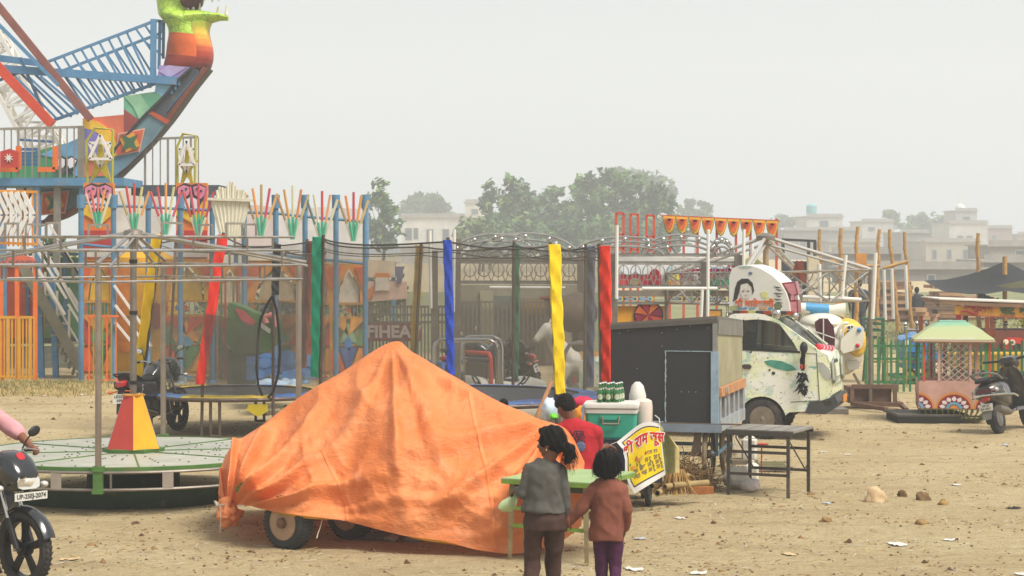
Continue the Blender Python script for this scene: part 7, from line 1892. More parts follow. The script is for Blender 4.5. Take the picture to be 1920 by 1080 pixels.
def horse():
 Y = 32; c = W(1104,0,Y)
 r = thing('carousel_horse','white carousel horse with a brown mane and saddle behind the red sleeved pole','carousel horse',(c.x,Y,0),R(196)); r.scale = (.8,.8,.86)
 def chain(mb,pts,rr,n=14):mb.tube([V(*p)for p in pts],rr,n)
 mb = MB()
 chain(mb,[(-.62,0,1.02),(-.5,0,1.06),(-.2,0,1.0),(.15,0,1.0),(.42,0,1.05),(.55,0,1.1)],[.1,.22,.23,.22,.24,.14])
 chain(mb,[(.42,0,1.12),(.62,0,1.36),(.74,0,1.58),(.76,0,1.68)],[.2,.16,.13,.1])
 chain(mb,[(.70,0,1.68),(.82,0,1.64),(.98,0,1.5),(1.05,0,1.43)],[.1,.12,.08,.06])
 for s in(-1,1):
  chain(mb,[(.45,s*.13,1.0),(.58,s*.14,.75),(.52,s*.14,.6),(.38,s*.14,.42),(.42,s*.14,.36)],[.12,.08,.06,.04,.05],10)
  chain(mb,[(-.48,s*.13,1.02),(-.42,s*.15,.78),(-.58,s*.15,.55),(-.52,s*.15,.3),(-.46,s*.15,.24)],[.16,.1,.06,.045,.055],10)
  chain(mb,[(.74,s*.06,1.74),(.73,s*.07,1.84)],[.04,.006],8)
 remesh_build(mb,'body',mat('#dcd3c2',.45,0,.08,4,dirt=.35),r,.025,3)
 BR = mat('#a3622c',.6,0,.2,8,dirt=.2)
 mb = MB(); mb.tube([(.80,0,1.74),(.70,0,1.72),(.58,0,1.5),(.42,0,1.28)],[.03,.06,.06,.03],8); mb.build('mane',BR,r)
 mb = MB(); mb.tube([(-.62,0,1.1),(-.78,0,1.05),(-.82,0,.8),(-.78,0,.6)],[.04,.07,.06,.015],8); mb.build('tail',BR,r)
 mb = MB(); mb.grid(lambda u,v:(-.22+.42*u,.242*math.cos(R(15+150*v)),1.0+.245*math.sin(R(15+150*v))),8,12); mb.build('saddle',mat('#b8863a',.5,0,.15,6),r)
 mb = MB(); mb.cyl((0,0,0),(0,0,2.1),.03,10); mb.lathe([(.3,0),(.28,.05),(.05,.08)],20); mb.build('pole',STEEL,r)
 Y2 = 33.5; p = W(1078,580,Y2); rr = thing('mushroom_canopy','brown mushroom shaped canopy above the carousel horse','canopy',(p.x,Y2,0))
 mb = MB(); mb.ell((0,0,p.z-.05),(.36,.36,.32),nu=20,nv=12); mb.build('cap',mat('#7d6a5c',.6,0,.15,4,dirt=.2),rr)
 mb = MB(); mb.cyl((0,0,0),(0,0,p.z),.05,8); mb.build('stem',STEEL_D,rr)
def inflatables():
 Y = 37
 r = thing('slide_ride','green painted slide ride with red trim seen through the left net opening','ride',V(W(480,0,Y).x,Y+.6,0))
 GR = mat('#3d6b36',.5,0,.25,3,dirt=.35)
 mb = MB(); mb.pp([(428,568),(445,572),(480,588),(522,598),(524,640),(500,660),(440,665),(424,640)],Y,.7); mb.build('hull',GR,r,world=True,smooth=False)
 mb = MB(); mb.pp([(440,578),(456,582),(480,604),(470,612),(452,600)],Y-.03,.03); mb.build('red_patch',mat('#b53a44',.5,0,.15,5),r,world=True,smooth=False)
 mb = MB(); mb.pp([(486,602),(508,618),(506,626),(486,612)],Y-.03,.03); mb.build('white_patch',mat('#e4e6da',.5,0,.1,5),r,world=True,smooth=False)
 mb = MB(); mb.tube([W(x,y,Y-.1)for x,y in((500,606),(497,594),(507,590),(516,596),(516,612))],.05,8); mb.build('pink_handle',mat('#d9807c',.5,0,.1,5),r,world=True)
 mb = MB(); mb.pp([(426,655),(440,664),(500,660),(500,720),(426,720)],Y+.05,.6); mb.build('base',mat('#4a5a48',.6,0,.2,4,dirt=.3),r,world=True,smooth=False)
 Y = 35.5; mb = MB()
 mb.grid(lambda u,v:W(462+125*u,668+46*v+10*noise.noise((u*4,v*2,5))-8*math.sin(u*3.1),Y-1.2*v+.2*noise.noise((u*6,v*5,1))),40,16)
 tag(mb.build('blue_tarpaulin',mat('#376a9c',.5,0,.3,2,bump=.4,bsc=9)),'bright blue tarpaulin heaped behind the left trampoline','tarpaulin')
 mb = MB(); mb.grid(lambda u,v:W(480+80*u,712+14*v,34-.9*v)+V(0,0,.08*noise.noise((u*5,v*3,2))),16,5); tag(mb.build('printed_sheet',mat('#b9cfe4',.5,0,.4,6)),'pale blue printed sheet lying below the blue tarpaulin','sheet')
 Y = 47; r = thing('shutter_building','drab grey boundary wall with barred openings behind the larger trampoline','wall building',V(W(960,0,Y).x,Y+.2,0))
 mb = MB(); mb.pp([(846,534),(1105,534),(1105,690),(846,690)],Y,.3); mb.build('wall',mat('#9b9582',.8,0,.2,1.5,dirt=.35),r,world=True,smooth=False)
 for(x0,x1,y0,y1,c_)in((900,925,545,690,'#b8b094'),(926,960,555,600,'#6f7a72'),(862,895,565,690,'#837c70'),(970,1035,560,690,'#8d7f6c'),(985,1020,562,590,'#b3904a'),(1012,1030,556,568,'#a8524a')):
  mb = MB(); mb.pp([(x0,y0),(x1,y0),(x1,y1),(x0,y1)],Y-.04-.002*(x0%7),.03); mb.build('panel',mat(c_,.8,0,.15,3,dirt=.2),r,world=True,smooth=False)
 mb = MB()
 for i in range(22):mb.bar(W(862+i*8,565,Y-.15),W(862+i*8,712,Y-.15),.03)
 for y in(566,640):mb.bar(W(860,y,Y-.15),W(1036,y,Y-.15),.04)
 mb.build('bars',mat('#77706a',.6,.1,.1,5),r,world=True,smooth=False)
# ------ people
def remesh_obj(mb,voxel,it=4):
 me = bpy.data.meshes.new('tmp'); me.from_pydata(mb.v,[],mb.f)
 import bmesh
 bm = bmesh.new(); bm.from_mesh(me); bmesh.ops.recalc_face_normals(bm,faces=bm.faces); bm.to_mesh(me); bm.free()
 o = bpy.data.objects.new('tmp',me)
 md = o.modifiers.new('r','REMESH'); md.mode = 'VOXEL'; md.voxel_size = voxel
 sm = o.modifiers.new('s','SMOOTH'); sm.factor = .5; sm.iterations = it
 m2 = evaluated_mesh(o)
 bpy.data.objects.remove(o); bpy.data.meshes.remove(me)
 return m2
def remesh_build(mb,name,m,parent,voxel,it=4,disp=None):
 m2 = remesh_obj(mb,voxel,it); m2.name = name
 if disp:
  n = len(m2.vertices); co = [0.]*(3*n); no = [0.]*(3*n)
  m2.vertices.foreach_get('co',co); m2.vertex_normals.foreach_get('vector',no)
  for i in range(0,3*n,3):
   p = V(*co[i:i+3]); co[i:i+3] = p+disp(p,V(*no[i:i+3]))
  m2.vertices.foreach_set('co',co); m2.update()
 m2.materials.clear(); m2.materials.append(m)
 m2.polygons.foreach_set('use_smooth',[True]*len(m2.polygons))
 o = bpy.data.objects.new(name,m2); COL.objects.link(o); o.parent = parent
 return o
def limb(mb,pts,rs,n=14):
 """tapering chain with ball joints so pieces fuse"""
 pts = [Vector(p)for p in pts]; q,r = [],[]
 for i in range(len(pts)-1):
  k = 5
  for j in range(k):t = j/k; q.append(pts[i].lerp(pts[i+1],t)); r.append(rs[i]*(1-t)+rs[i+1]*t)
 q.append(pts[-1]); r.append(rs[-1]); mb.tube(q,r,n)
 for p,rr in zip(pts,rs):mb.ell(p,(rr,rr,rr),nu=n,nv=8)
def hand(mb,wrist,d,palm_n,s=1.,curl=.5,side=1):
 """palm, four unequal curled fingers and a thumb from the palm's side; d along the hand, palm_n out of the palm"""
 d = d.normalized(); n = (palm_n-d*palm_n.dot(d)).normalized(); w = d.cross(n)*side
 L = .075*s
 c = wrist+d*L*.55
 rot = Matrix((w,d,n)).transposed()
 mb.ell(c,(.034*s,L*.62,.015*s),rot,14,10)
 for i,(off,ln)in enumerate(((-.026,.058),(-.009,.066),(.009,.062),(.025,.048))):
  b = wrist+d*L*(1.0 if i in(1,2)else .94)+w*off*s
  a = b+(d*math.cos(curl*.5)+n*math.sin(curl*.5))*ln*s*.45
  e = a+(d*math.cos(curl*1.5)+n*math.sin(curl*1.5))*ln*s*.35
  f = e+(d*math.cos(curl*2.4)+n*math.sin(curl*2.4))*ln*s*.3
  limb(mb,[b-d*.01,a,e,f],[.0085*s,.008*s,.0072*s,.006*s],8)
 t0 = wrist+d*L*.25-w*.024*s; t1 = t0-w*.024*s+d*.02*s+n*.008*s; t2 = t1+d*.026*s+n*.012*s-w*.004*s
 limb(mb,[t0,t1,t2],[.011*s,.0095*s,.0075*s],8)
def head(mb,c,f,s=1.,up=V(0,0,1)):
 """skull, jaw, nose, lips, brow, ears; f: facing direction. Returns placing function"""
 f = (f-up*f.dot(up)).normalized(); sd = up.cross(f)
 rot = Matrix((f,sd,up)).transposed()
 def P(x,y,z):return Vector(c)+(f*x+sd*y+up*z)*s
 mb.ell(P(-.006,0,.028),(.093*s,.074*s,.092*s),rot,24,16)
 mb.ell(P(.026,0,-.03),(.066*s,.058*s,.075*s),rot,20,14)
 mb.ell(P(.058,0,-.083),(.026*s,.024*s,.022*s),rot,12,8)
 limb(mb,[P(.088,0,.012),P(.100,0,-.012),P(.108,0,-.026)],[.009*s,.010*s,.013*s],8)
 for y in(-1,1):mb.ell(P(.096,y*.011,-.030),(.010*s,.008*s,.007*s),rot,8,6)
 mb.ell(P(.088,0,-.050),(.012*s,.022*s,.007*s),rot,10,6); mb.ell(P(.085,0,-.060),(.012*s,.019*s,.008*s),rot,10,6)
 for y in(-1,1):
  mb.ell(P(.072,y*.032,.022),(.022*s,.026*s,.009*s),rot,10,6)
  mb.ell(P(.062,y*.040,-.025),(.024*s,.02*s,.024*s),rot,10,8)
  mb.ell(P(-.008,y*.076,-.010),(.017*s,.009*s,.028*s),rot,10,8)
 return P,rot
def face_bits(P,rot,parent,s):
 for y in(-1,1):
  b = MB(); b.ell(P(.079,y*.031,.002),(.010*s,.015*s,.009*s),rot,12,8); e = b.build('eye',mat('#d8d0c6',.25,0,.03,9),parent)
  b = MB(); b.ell(P(.086,y*.031,.002),(.005*s,.007*s,.007*s),rot,10,8); b.build('pupil',mat('#1a1310',.2,0,.03,9),e)
  b = MB(); b.ell(P(.086,y*.033,.024),(.008*s,.020*s,.004*s),rot,10,6); b.build('eyebrow',HAIR,parent)
 b = MB(); b.ell(P(.094,0,-.0555),(.007*s,.018*s,.004*s),rot,10,6); b.build('lips',mat('#6f3a34',.5,0,.1,9),parent)
def cloth_disp(amp,f,seed,dirz=1.0):
 def d(p,n):
  a = noise.noise((p.x*f+seed,p.y*f,p.z*f*.55))+.5*noise.noise((p.x*f*2.3,p.y*f*2.3+seed,p.z*f*1.5))
  b = 1-abs(noise.noise((p.x*f*.8+p.z*f*.5*dirz,p.y*f,p.z*f*.7+seed)))*2
  return n*amp*(a*.7+b*.5)
 return d
def hair_strands(mb,roots,rnd,n,rad=.0010):
 for _ in range(n):
  p,d,L,g = roots(rnd)
  q = [p]; v = d
  for k in range(4):
   v = (v+V(rnd.gauss(0,.12),rnd.gauss(0,.12),-g)).normalized(); q.append(q[-1]+v*L/4)
  mb.tube(q,[rad,rad,rad*.9,rad*.7,rad*.3],3,caps=False)
def older_girl():
 Y = 15.6
 def P(px,py,d=0):return W(px,py,Y+d)
 base = P(1018,HOR); base.z = 0
 root = thing('person','taller child with a ponytail in a grey long sleeved top and brown trousers','person',base,0,'children walking hand in hand')
 O = -base
 def p(px,py,d=0):return P(px,py,d)+O
 g = p(1018,1152).z
 skin = mat('#7d4f3a',.5,0,.08,18,sss=.08)
 fl,fr = p(992,1140,-.10),p(1040,1140,.12); fl.z = .055; fr.z = .075
 hipL,hipR = p(1003,975),p(1040,975)
 knL,knR = p(999,1052,.02),p(1036,1050,.09)
 chest = p(1020,893); waist = p(1020,942); pel = p(1022,968); neck0 = p(1024,868,.0); hc = p(1033,831,.0)
 shL,shR = p(990,880),p(1052,883)
 elL,wrL = p(980,924,-.02),p(970,920,.17)
 elR,wrR = p(1060,928,-.01),p(1061,966,.02)
 facing = V(-.86,.50,0)
 mb = MB()
 up = V(-.05,0,1).normalized()
 PH,rot = head(mb,hc,facing,1.0,up)
 limb(mb,[PH(-.02,0,-.06),neck0+V(0,0,-.01),chest+V(0,0,.03)],[.045,.044,.06])
 limb(mb,[chest+V(0,0,.02),waist,pel],[.095,.085,.095])
 for s,e,w_ in((shL,elL,wrL),(shR,elR,wrR)):limb(mb,[chest+V(0,0,.04),s,e,w_],[.06,.042,.032,.024])
 for h,k,f_ in((hipL,knL,fl),(hipR,knR,fr)):
  limb(mb,[pel,h,k,f_+V(0,-.0,.03)],[.08,.07,.046,.03]); limb(mb,[f_+V(0,-.035,-.018),f_+V(0,.06,-.022),f_+V(0,.13,-.035)],[.032,.034,.02])
 hand(mb,wrL,V(-.3,.75,-.25),V(.1,-.2,-1),.92,1.0,1)
 hand(mb,wrR,V(.05,.12,-1),V(.2,.9,.1),.9,.7,1)
 body = remesh_build(mb,'body',skin,root,.0065,3)
 face_bits(PH,rot,body,1.0)
 e = MB(); e.ell(PH(-.006,-.083*-1,-.04),(.006,.006,.009)); e.build('earring',mat('#d8c9a0',.3,.6,.05,9),body)
 mb = MB(); q = [neck0+V(0,0,-.005),chest+V(0,0,.015),waist,p(1021,960)]
 rg = []
 for(c,rx,ry)in((p(1023,862),.058,.052),(p(1022,869),.095,.07),(p(1021,879),.138,.086),(p(1020,893),.143,.098),(p(1019,915),.136,.098),(p(1019,938),.140,.10),(p(1019,952),.152,.114),(p(1019,959),.158,.120)):
  rg.append([c+V(rx*math.cos(a),ry*math.sin(a),.010*math.sin(a*2))for a in[2*math.pi*k/32 for k in range(32)]])
 mb.loft(rg)
 limb(mb,[p(1000,880),shL+V(.012,0,0),elL,wrL-(wrL-elL).normalized()*.01],[.055,.049,.041,.033]); limb(mb,[p(1042,880),shR+V(-.012,0,0),elR,wrR+V(0,0,.02)],[.055,.049,.041,.033])
 GT = mat('#5b5852',.9,0,.12,22,bump=.35,bsc=220)
 remesh_build(mb,'top',GT,root,.007,3,cloth_disp(.014,11,3))
 mb = MB(); rg = []
 for(c,rx,ry)in((p(1020,946),.118,.08),(p(1021,958),.132,.092),(p(1022,972),.146,.112),(p(1022,992),.146,.11)):
  rg.append([c+V(rx*math.cos(a),ry*math.sin(a),0)for a in[2*math.pi*k/28 for k in range(28)]])
 mb.loft(rg)
 for h,k,f_ in((hipL,knL,fl),(hipR,knR,fr)):
  limb(mb,[h+V(0,0,-.02),h.lerp(k,.5),k,k.lerp(f_,.5),f_+V(0,-.01,.09)],[.076,.067,.056,.050,.042])
 remesh_build(mb,'trousers',mat('#4a342c',.9,0,.14,18,bump=.3,bsc=180),root,.007,3,cloth_disp(.016,9,7,-1))
 mb = MB()
 mb.ell(PH(-.020,0,.040),(.098,.086,.098),rot,24,16)
 mb.ell(PH(-.055,0,.010),(.068,.084,.085),rot,20,14)
 for y in(-1,1):mb.ell(PH(.012,y*.062,.03),(.055,.028,.06),rot,14,10)
 mb.ell(PH(.045,0,.088),(.045,.06,.035),rot,14,10)
 tie = PH(-.118,-.01,-.03); mb.ell(tie,(.04,.04,.04))
 tail = [tie,PH(-.140,-.02,-.045),PH(-.135,-.03,-.085),PH(-.115,-.035,-.12),PH(-.10,-.03,-.15)]
 limb(mb,tail,[.034,.048,.048,.034,.012])
 def hd(pv,n):return n*(.006*noise.noise((pv.x*30,pv.y*30,pv.z*9))+.004*math.sin(pv.x*120+pv.z*60))
 hair = remesh_build(mb,'hair',HAIR,root,.006,2,hd)
 mb = MB(); rnd = random.Random(12)
 def roots(r_):
  t = r_.random()
  if t<.55:
   k = r_.randrange(4); a = tail[k].lerp(tail[k+1],r_.random()); d = V(r_.gauss(0,1),r_.gauss(0,1),r_.gauss(0,.5)).normalized()
   return a+d*.045,(d*.6+V(0,0,-.8)).normalized(),r_.uniform(.04,.10),.35
  th = r_.uniform(0,6.28); ph = r_.uniform(-.2,1.3); d = f3 = V(math.cos(th)*math.cos(ph),math.sin(th)*math.cos(ph),math.sin(ph))
  return PH(-.025,0,.035)+V(d.x*.095,d.y*.092,d.z*.097),(d*.45+V(.6,-.1,-.4)).normalized(),r_.uniform(.02,.05),.5
 hair_strands(mb,roots,rnd,420); mb.build('loose_strands',HAIR,hair,fix=False)
 mb = MB(); mb.tube([tie+V(.025*math.cos(a),.0+.03*math.sin(a)*.5,.03*math.sin(a))for a in[2*math.pi*k/14 for k in range(14)]],.008,6,closed=True); mb.build('hair_tie',mat('#2a2030',.8,0,.1,9),hair)
 gp = P(962,928,.24); mb = MB()
 prof = [(965,931,5),(962,934,9),(957,940,15),(954,946,17),(952,952,16),(952,957,11),(954,960,4)]
 rg = []
 for(x,y,r_)in prof:
  c = P(x-2,y,.24); rr = r_/F*Y
  rg.append([c+V(rr*math.cos(a),rr*.75*math.sin(a),.004*math.sin(3*a))for a in[2*math.pi*k/22 for k in range(22)]])
 mb.loft([[v for v in r_]for r_ in rg])
 mb.v = [tuple(Vector(v)+.006*V(noise.noise((v[0]*40,v[1]*40,v[2]*40)),0,0))for v in mb.v]
 r = thing('plastic_bag','small pale green plastic bag hanging from the taller child\'s hand','bag',P(955,960,.24))
 mb.build('bag',mat('#cfe0a2',.35,0,.12,14,dirt=.0),r,world=True)
 mb = MB(); mb.tube([P(963,934,.24),P(966,926,.22),P(970,920,.2)],[.012,.008,.006],8); mb.build('twisted_neck',mat('#7fc07f',.4,0,.1,9),r,world=True)
 return root
def younger_girl():
 Y = 15.75
 def P(px,py,d=0):return W(px,py,Y+d)
 base = P(1138,HOR); base.z = 0
 root = thing('person','smaller child with a dark bob in a loose rust brown top and purple leggings','person',base,0,'children walking hand in hand')
 O = -base
 def p(px,py,d=0):return P(px,py,d)+O
 skin = mat('#7d4f3a',.5,0,.08,18,sss=.08)
 fl,fr = p(1128,1130,.05),p(1152,1132,-.08); fl.z = .055; fr.z = .05
 hipL,hipR = p(1126,1000),p(1152,1000); knL,knR = p(1127,1062,.03),p(1153,1062,.0)
 chest,waist,pel = p(1141,925),p(1140,965),p(1139,992); neck0 = p(1139,899); hc = p(1137,873)
 shL,shR = p(1112,917),p(1168,919); elL,wrL = p(1090,952,.0),p(1067,976,.02); elR,wrR = p(1174,957,-.02),p(1171,990,.06)
 facing = V(-.25,.97,0); mb = MB()
 PH,rot = head(mb,hc,facing,.93)
 limb(mb,[PH(-.01,0,-.06),neck0+V(0,0,-.02),chest+V(0,0,.03)],[.042,.04,.055])
 limb(mb,[chest,waist,pel],[.088,.085,.088])
 for s,e,w_ in((shL,elL,wrL),(shR,elR,wrR)):limb(mb,[chest+V(0,0,.03),s,e,w_],[.055,.038,.029,.022])
 for h,k,f_ in((hipL,knL,fl),(hipR,knR,fr)):
  limb(mb,[pel,h,k,f_+V(0,0,.03)],[.07,.058,.04,.027]); limb(mb,[f_+V(0,-.03,-.018),f_+V(0,.05,-.022),f_+V(0,.11,-.034)],[.029,.03,.018])
 hand(mb,wrL,V(-.45,.1,-.7),V(.3,.9,-.1),.82,.8,-1); hand(mb,wrR,V(-.05,.2,-1),V(-.9,.2,0),.82,.6,-1)
 body = remesh_build(mb,'body',skin,root,.0062,3); face_bits(PH,rot,body,.93)
 mb = MB(); rg = []
 for(x,y,rx,ry)in((1139,896,.05,.046),(1139,901,.085,.065),(1140,909,.112,.075),(1141,920,.124,.09),(1141,945,.122,.094),(1139,970,.121,.096),(1137,995,.122,.098),(1136,1010,.124,.10),(1136,1012,.123,.10)):
  c = p(x,y); rg.append([c+V(rx*math.cos(a),ry*math.sin(a),.006*math.sin(a*3))for a in[2*math.pi*k/32 for k in range(32)]])
 mb.loft(rg)
 limb(mb,[p(1122,915),shL+V(.012,0,0),elL,wrL-(wrL-elL).normalized()*.012],[.05,.047,.042,.038]); limb(mb,[p(1158,915),shR+V(-.01,0,0),elR,wrR+V(0,0,.0)],[.05,.046,.041,.038])
 m = mat('#87503f',.95,0,.12,20,bump=.5,bsc=160)
 remesh_build(mb,'top',m,root,.007,3,cloth_disp(.014,10,11))
 mb = MB(); mb.ell(pel,(.10,.085,.09))
 for h,k,f_ in((hipL,knL,fl),(hipR,knR,fr)):limb(mb,[h+V(0,0,.02),h.lerp(k,.5),k,k.lerp(f_,.5),f_+V(0,-.005,.08)],[.058,.052,.044,.040,.035])
 remesh_build(mb,'leggings',mat('#4e2144',.85,0,.14,18,bump=.2,bsc=160),root,.0065,3,cloth_disp(.012,14,17))
 mb = MB(); s = .93
 mb.ell(PH(-.012,0,.040),(.104*s,.094*s,.100*s),rot,24,16); mb.ell(PH(-.04,0,-.018),(.078*s,.098*s,.085*s),rot,22,14); mb.ell(PH(.02,0,.08),(.075,.078,.04),rot,16,10)
 for y in(-1,1):mb.ell(PH(.0,y*.075,-.01),(.06,.032,.075),rot,14,10)
 def hd(pv,n):return n*(.007*noise.noise((pv.x*34,pv.y*34,pv.z*9))+.003*math.sin(pv.x*150+pv.z*30))
 hair = remesh_build(mb,'hair',HAIR,root,.006,2,hd)
 mb = MB(); rnd = random.Random(21)
 def roots(r_):
  th = r_.uniform(0,6.28); ph = r_.uniform(-.5,1.4); d = V(math.cos(th)*math.cos(ph),math.sin(th)*math.cos(ph),math.sin(ph))
  return PH(-.018,0,.02)+V(d.x*.098,d.y*.098,d.z*.108),(d*.35+V(0,0,-.9)).normalized(),r_.uniform(.04,.10),.25
 hair_strands(mb,roots,rnd,620); mb.build('loose_strands',HAIR,hair,fix=False)
 return root
older_girl(); younger_girl()
def seated_boy():
 Y = 20.6
 def P(px,py,d=0):return W(px,py,Y+d)
 base = P(1085,HOR,.2); base.z = 0; O = -base
 root = thing('person','boy in a red printed t-shirt seated with his back turned behind the tarpaulin','person',base,0)
 def p(px,py,d=0):return P(px,py,d)+O
 skin = mat('#744a36',.5,0,.08,18,sss=.08)
 hc = p(1060,763,.02); neck0 = p(1070,790); chest = p(1082,822); pel = p(1086,880); pel.z = .50
 shL,shR = p(1052,808),p(1116,812); elR,wrR = p(1120,843,.1),p(1138,836,.32); elL,wrL = p(1040,850,.1),p(1048,868,.32)
 f = V(-.45,.9,-.3).normalized()
 mb = MB(); PH,rot = head(mb,hc,V(-.55,.84,0),1.0,V(-.25,.22,1).normalized())
 limb(mb,[PH(-.02,0,-.05),neck0,chest],[.05,.05,.075]); limb(mb,[chest,p(1084,850),pel],[.11,.105,.115])
 for s,e,w_ in((shL,elL,wrL),(shR,elR,wrR)):limb(mb,[chest+V(0,0,.05),s,e,w_],[.07,.05,.037,.027])
 for s in(-1,1):limb(mb,[pel,pel+V(s*.09,0,0),pel+V(s*.12,.40,.02),pel+V(s*.12,.42,-.40)],[.1,.085,.06,.04]); limb(mb,[pel+V(s*.12,.40,-.45),pel+V(s*.12,.52,-.465)],[.035,.028])
 hand(mb,wrR,V(.7,.6,-.2),V(0,-.2,-1),1.0,.7,1); hand(mb,wrL,V(.4,.9,-.2),V(0,-.2,-1),1.0,.7,-1)
 body = remesh_build(mb,'body',skin,root,.008,3); face_bits(PH,rot,body,1.0)
 mb = MB(); rg = []
 for(x,y,rx,ry)in((1072,784,.062,.058),(1076,790,.11,.08),(1081,799,.185,.1),(1083,815,.205,.12),(1084,840,.19,.125),(1085,862,.178,.125),(1086,884,.18,.13)):
  c = p(x,y); rg.append([c+V(rx*math.cos(a),ry*math.sin(a),0)for a in[2*math.pi*k/32 for k in range(32)]])
 mb.loft(rg)
 limb(mb,[p(1100,806),shR,shR.lerp(elR,.72)],[.08,.075,.062]); limb(mb,[p(1062,804),shL,shL.lerp(elL,.72)],[.08,.075,.062])
 sh = remesh_build(mb,'shirt',mat('#b3202c',.9,0,.12,18,bump=.25,bsc=150),root,.008,3,cloth_disp(.009,10,5))
 for t,sz,x,y in(('VER',.085,1082,812),('ABC',.065,1085,823)):
  M = Matrix.Translation(p(x,y)+V(0,-.15,0))@FACE
  vs,fs = text_mb(t,sz,M,bold=.002,ext=0)
  v2 = []
  for v in vs:
   u = (v.x-p(1083,0).x)/.205; v2.append(V(v.x,-.2+.2-.132*math.sqrt(max(.05,1-u*u))+p(0,800).y-.006,v.z))
  MB().add(v2,fs).build('shirt_print',mat('#2b2a3a',.8,0,.1,9),sh,smooth=False,fix=False)
 mb = MB(); n = 12; c = p(1086,835); mb.ell(c+V(.01,-.142,0),(.045,.006,.05),nu=12,nv=8); mb.build('shirt_print',mat('#5a6a8c',.8,0,.6,40),sh)
 mb = MB(); mb.ell(pel,(.15,.14,.11))
 for s in(-1,1):limb(mb,[pel+V(s*.09,0,0),pel+V(s*.12,.40,.02),pel+V(s*.12,.42,-.38)],[.1,.075,.055])
 remesh_build(mb,'trousers',mat('#2c3140',.9,0,.1,18),root,.01,3)
 mb = MB(); mb.ell(PH(-.018,0,.045),(.098,.085,.090),rot,24,16); mb.ell(PH(-.052,0,.012),(.062,.080,.070),rot,20,14); mb.ell(PH(.045,0,.088),(.05,.066,.032),rot,14,10)
 for y in(-1,1):mb.ell(PH(.02,y*.062,.045),(.055,.024,.045),rot,14,10)
 h = remesh_build(mb,'hair',HAIR,root,.007,2,lambda pv,n:n*.006*noise.noise((pv.x*40,pv.y*40,pv.z*14)))
 mb = MB(); rnd = random.Random(4)
 def roots(r_):
  th = r_.uniform(0,6.28); ph = r_.uniform(0,1.3); d = V(math.cos(th)*math.cos(ph),math.sin(th)*math.cos(ph),math.sin(ph))
  return PH(-.02,0,.03)+V(d.x*.09,d.y*.09,d.z*.095),(d*.5+V(0,0,-.6)).normalized(),r_.uniform(.02,.05),.2
 hair_strands(mb,roots,rnd,260); mb.build('loose_strands',HAIR,h,fix=False)
 r = thing('stool','low wooden stool under the boy in red','stool',base+V(0,.02,0))
 z = pel.z-.10
 mb = MB(); mb.box((0,.05,z-.02),(.34,.34,.04)); mb.build('seat',WOOD,r,smooth=False)
 for sx in(-1,1):
  for sy in(-1,1):mb = MB(); mb.box((sx*.14,.05+sy*.14,(z-.04)/2),(.035,.035,z-.04)); mb.build('leg',WOOD,r,smooth=False)
seated_boy()
def simple_person(lab,px,Y,h,shirt,legs,pose='stand',seed=1,group='people in the distance',rz=0.):
 base = V(W(px,0,Y).x,Y,0); root = thing('person',lab,'person',base,rz,group)
 s = h/1.65; skin = mat('#6f4836',.6,0,.08,18)
 z0 = 0 if pose=='stand' else-.42*s
 hipz = .86*s+z0
 mb = MB(); PH,rot = head(mb,V(0,.02,1.53*s+z0),V(0,1,0),s)
 limb(mb,[V(0,0,1.44*s+z0),V(0,0,1.3*s+z0),V(0,0,1.08*s+z0),V(0,0,hipz)],[.05*s,.1*s,.11*s,.11*s],10)
 for k in(-1,1):
  limb(mb,[V(0,0,1.32*s+z0),V(k*.19*s,0,1.32*s+z0),V(k*.24*s,.02,1.05*s+z0),V(k*.2*s,.16,.86*s+z0)],[.06*s,.05*s,.04*s,.03*s],10)
  if pose=='stand':limb(mb,[V(0,0,hipz),V(k*.1*s,0,hipz-.03),V(k*.11*s,.02,.46*s),V(k*.11*s,0,.07)],[.1*s,.085*s,.06*s,.04*s],10); limb(mb,[V(k*.11*s,0,.04),V(k*.11*s,.12,.03)],[.04,.03],8)
  else:limb(mb,[V(0,0,hipz),V(k*.1*s,0,hipz-.03),V(k*.12*s,.42*s,hipz),V(k*.12*s,.42*s,.06)],[.1*s,.085*s,.06*s,.04*s],10)
  hand(mb,V(k*.2*s,.16,.86*s+z0),V(0,.5,-.8),V(-k,0,0),s,.6,k)
 body = remesh_build(mb,'body',skin,root,.016,2); face_bits(PH,rot,body,s)
 mb = MB(); mb.loft([[V(rx*s*math.cos(a),ry*s*math.sin(a),z*s+z0)for a in[2*math.pi*q/20 for q in range(20)]]for z,rx,ry in((1.42,.08,.07),(1.38,.17,.1),(1.3,.2,.125),(1.1,.18,.125),(.9,.185,.13),(.82,.19,.135))])
 for k in(-1,1):limb(mb,[V(k*.15*s,0,1.34*s+z0),V(k*.2*s,0,1.31*s+z0),V(k*.235*s,.015,1.1*s+z0)],[.07*s,.07*s,.058*s],10)
 remesh_build(mb,'shirt',mat(shirt,.9,0,.15,10),root,.016,2,cloth_disp(.01,9,seed))
 mb = MB(); mb.ell((0,0,hipz),(.16*s,.13*s,.12*s))
 for k in(-1,1):
  if pose=='stand':limb(mb,[V(k*.09*s,0,hipz),V(k*.11*s,.02,.46*s),V(k*.11*s,0,.1)],[.1*s,.075*s,.06*s],10)
  else:limb(mb,[V(k*.09*s,0,hipz),V(k*.12*s,.42*s,hipz),V(k*.12*s,.42*s,.1)],[.1*s,.075*s,.06*s],10)
 remesh_build(mb,'trousers',mat(legs,.9,0,.15,10),root,.016,2)
 mb = MB(); mb.ell(PH(-.02,0,.045),(.1*s,.088*s,.095*s),rot,16,12); mb.ell(PH(-.05,0,.01),(.062*s,.082*s,.075*s),rot,14,10); remesh_build(mb,'hair',HAIR,root,.014,2)
 return root
simple_person('person in dark clothes standing among the poles behind the carousel truss',1610,57,1.7,'#3a4048','#4a4d52',seed=2)
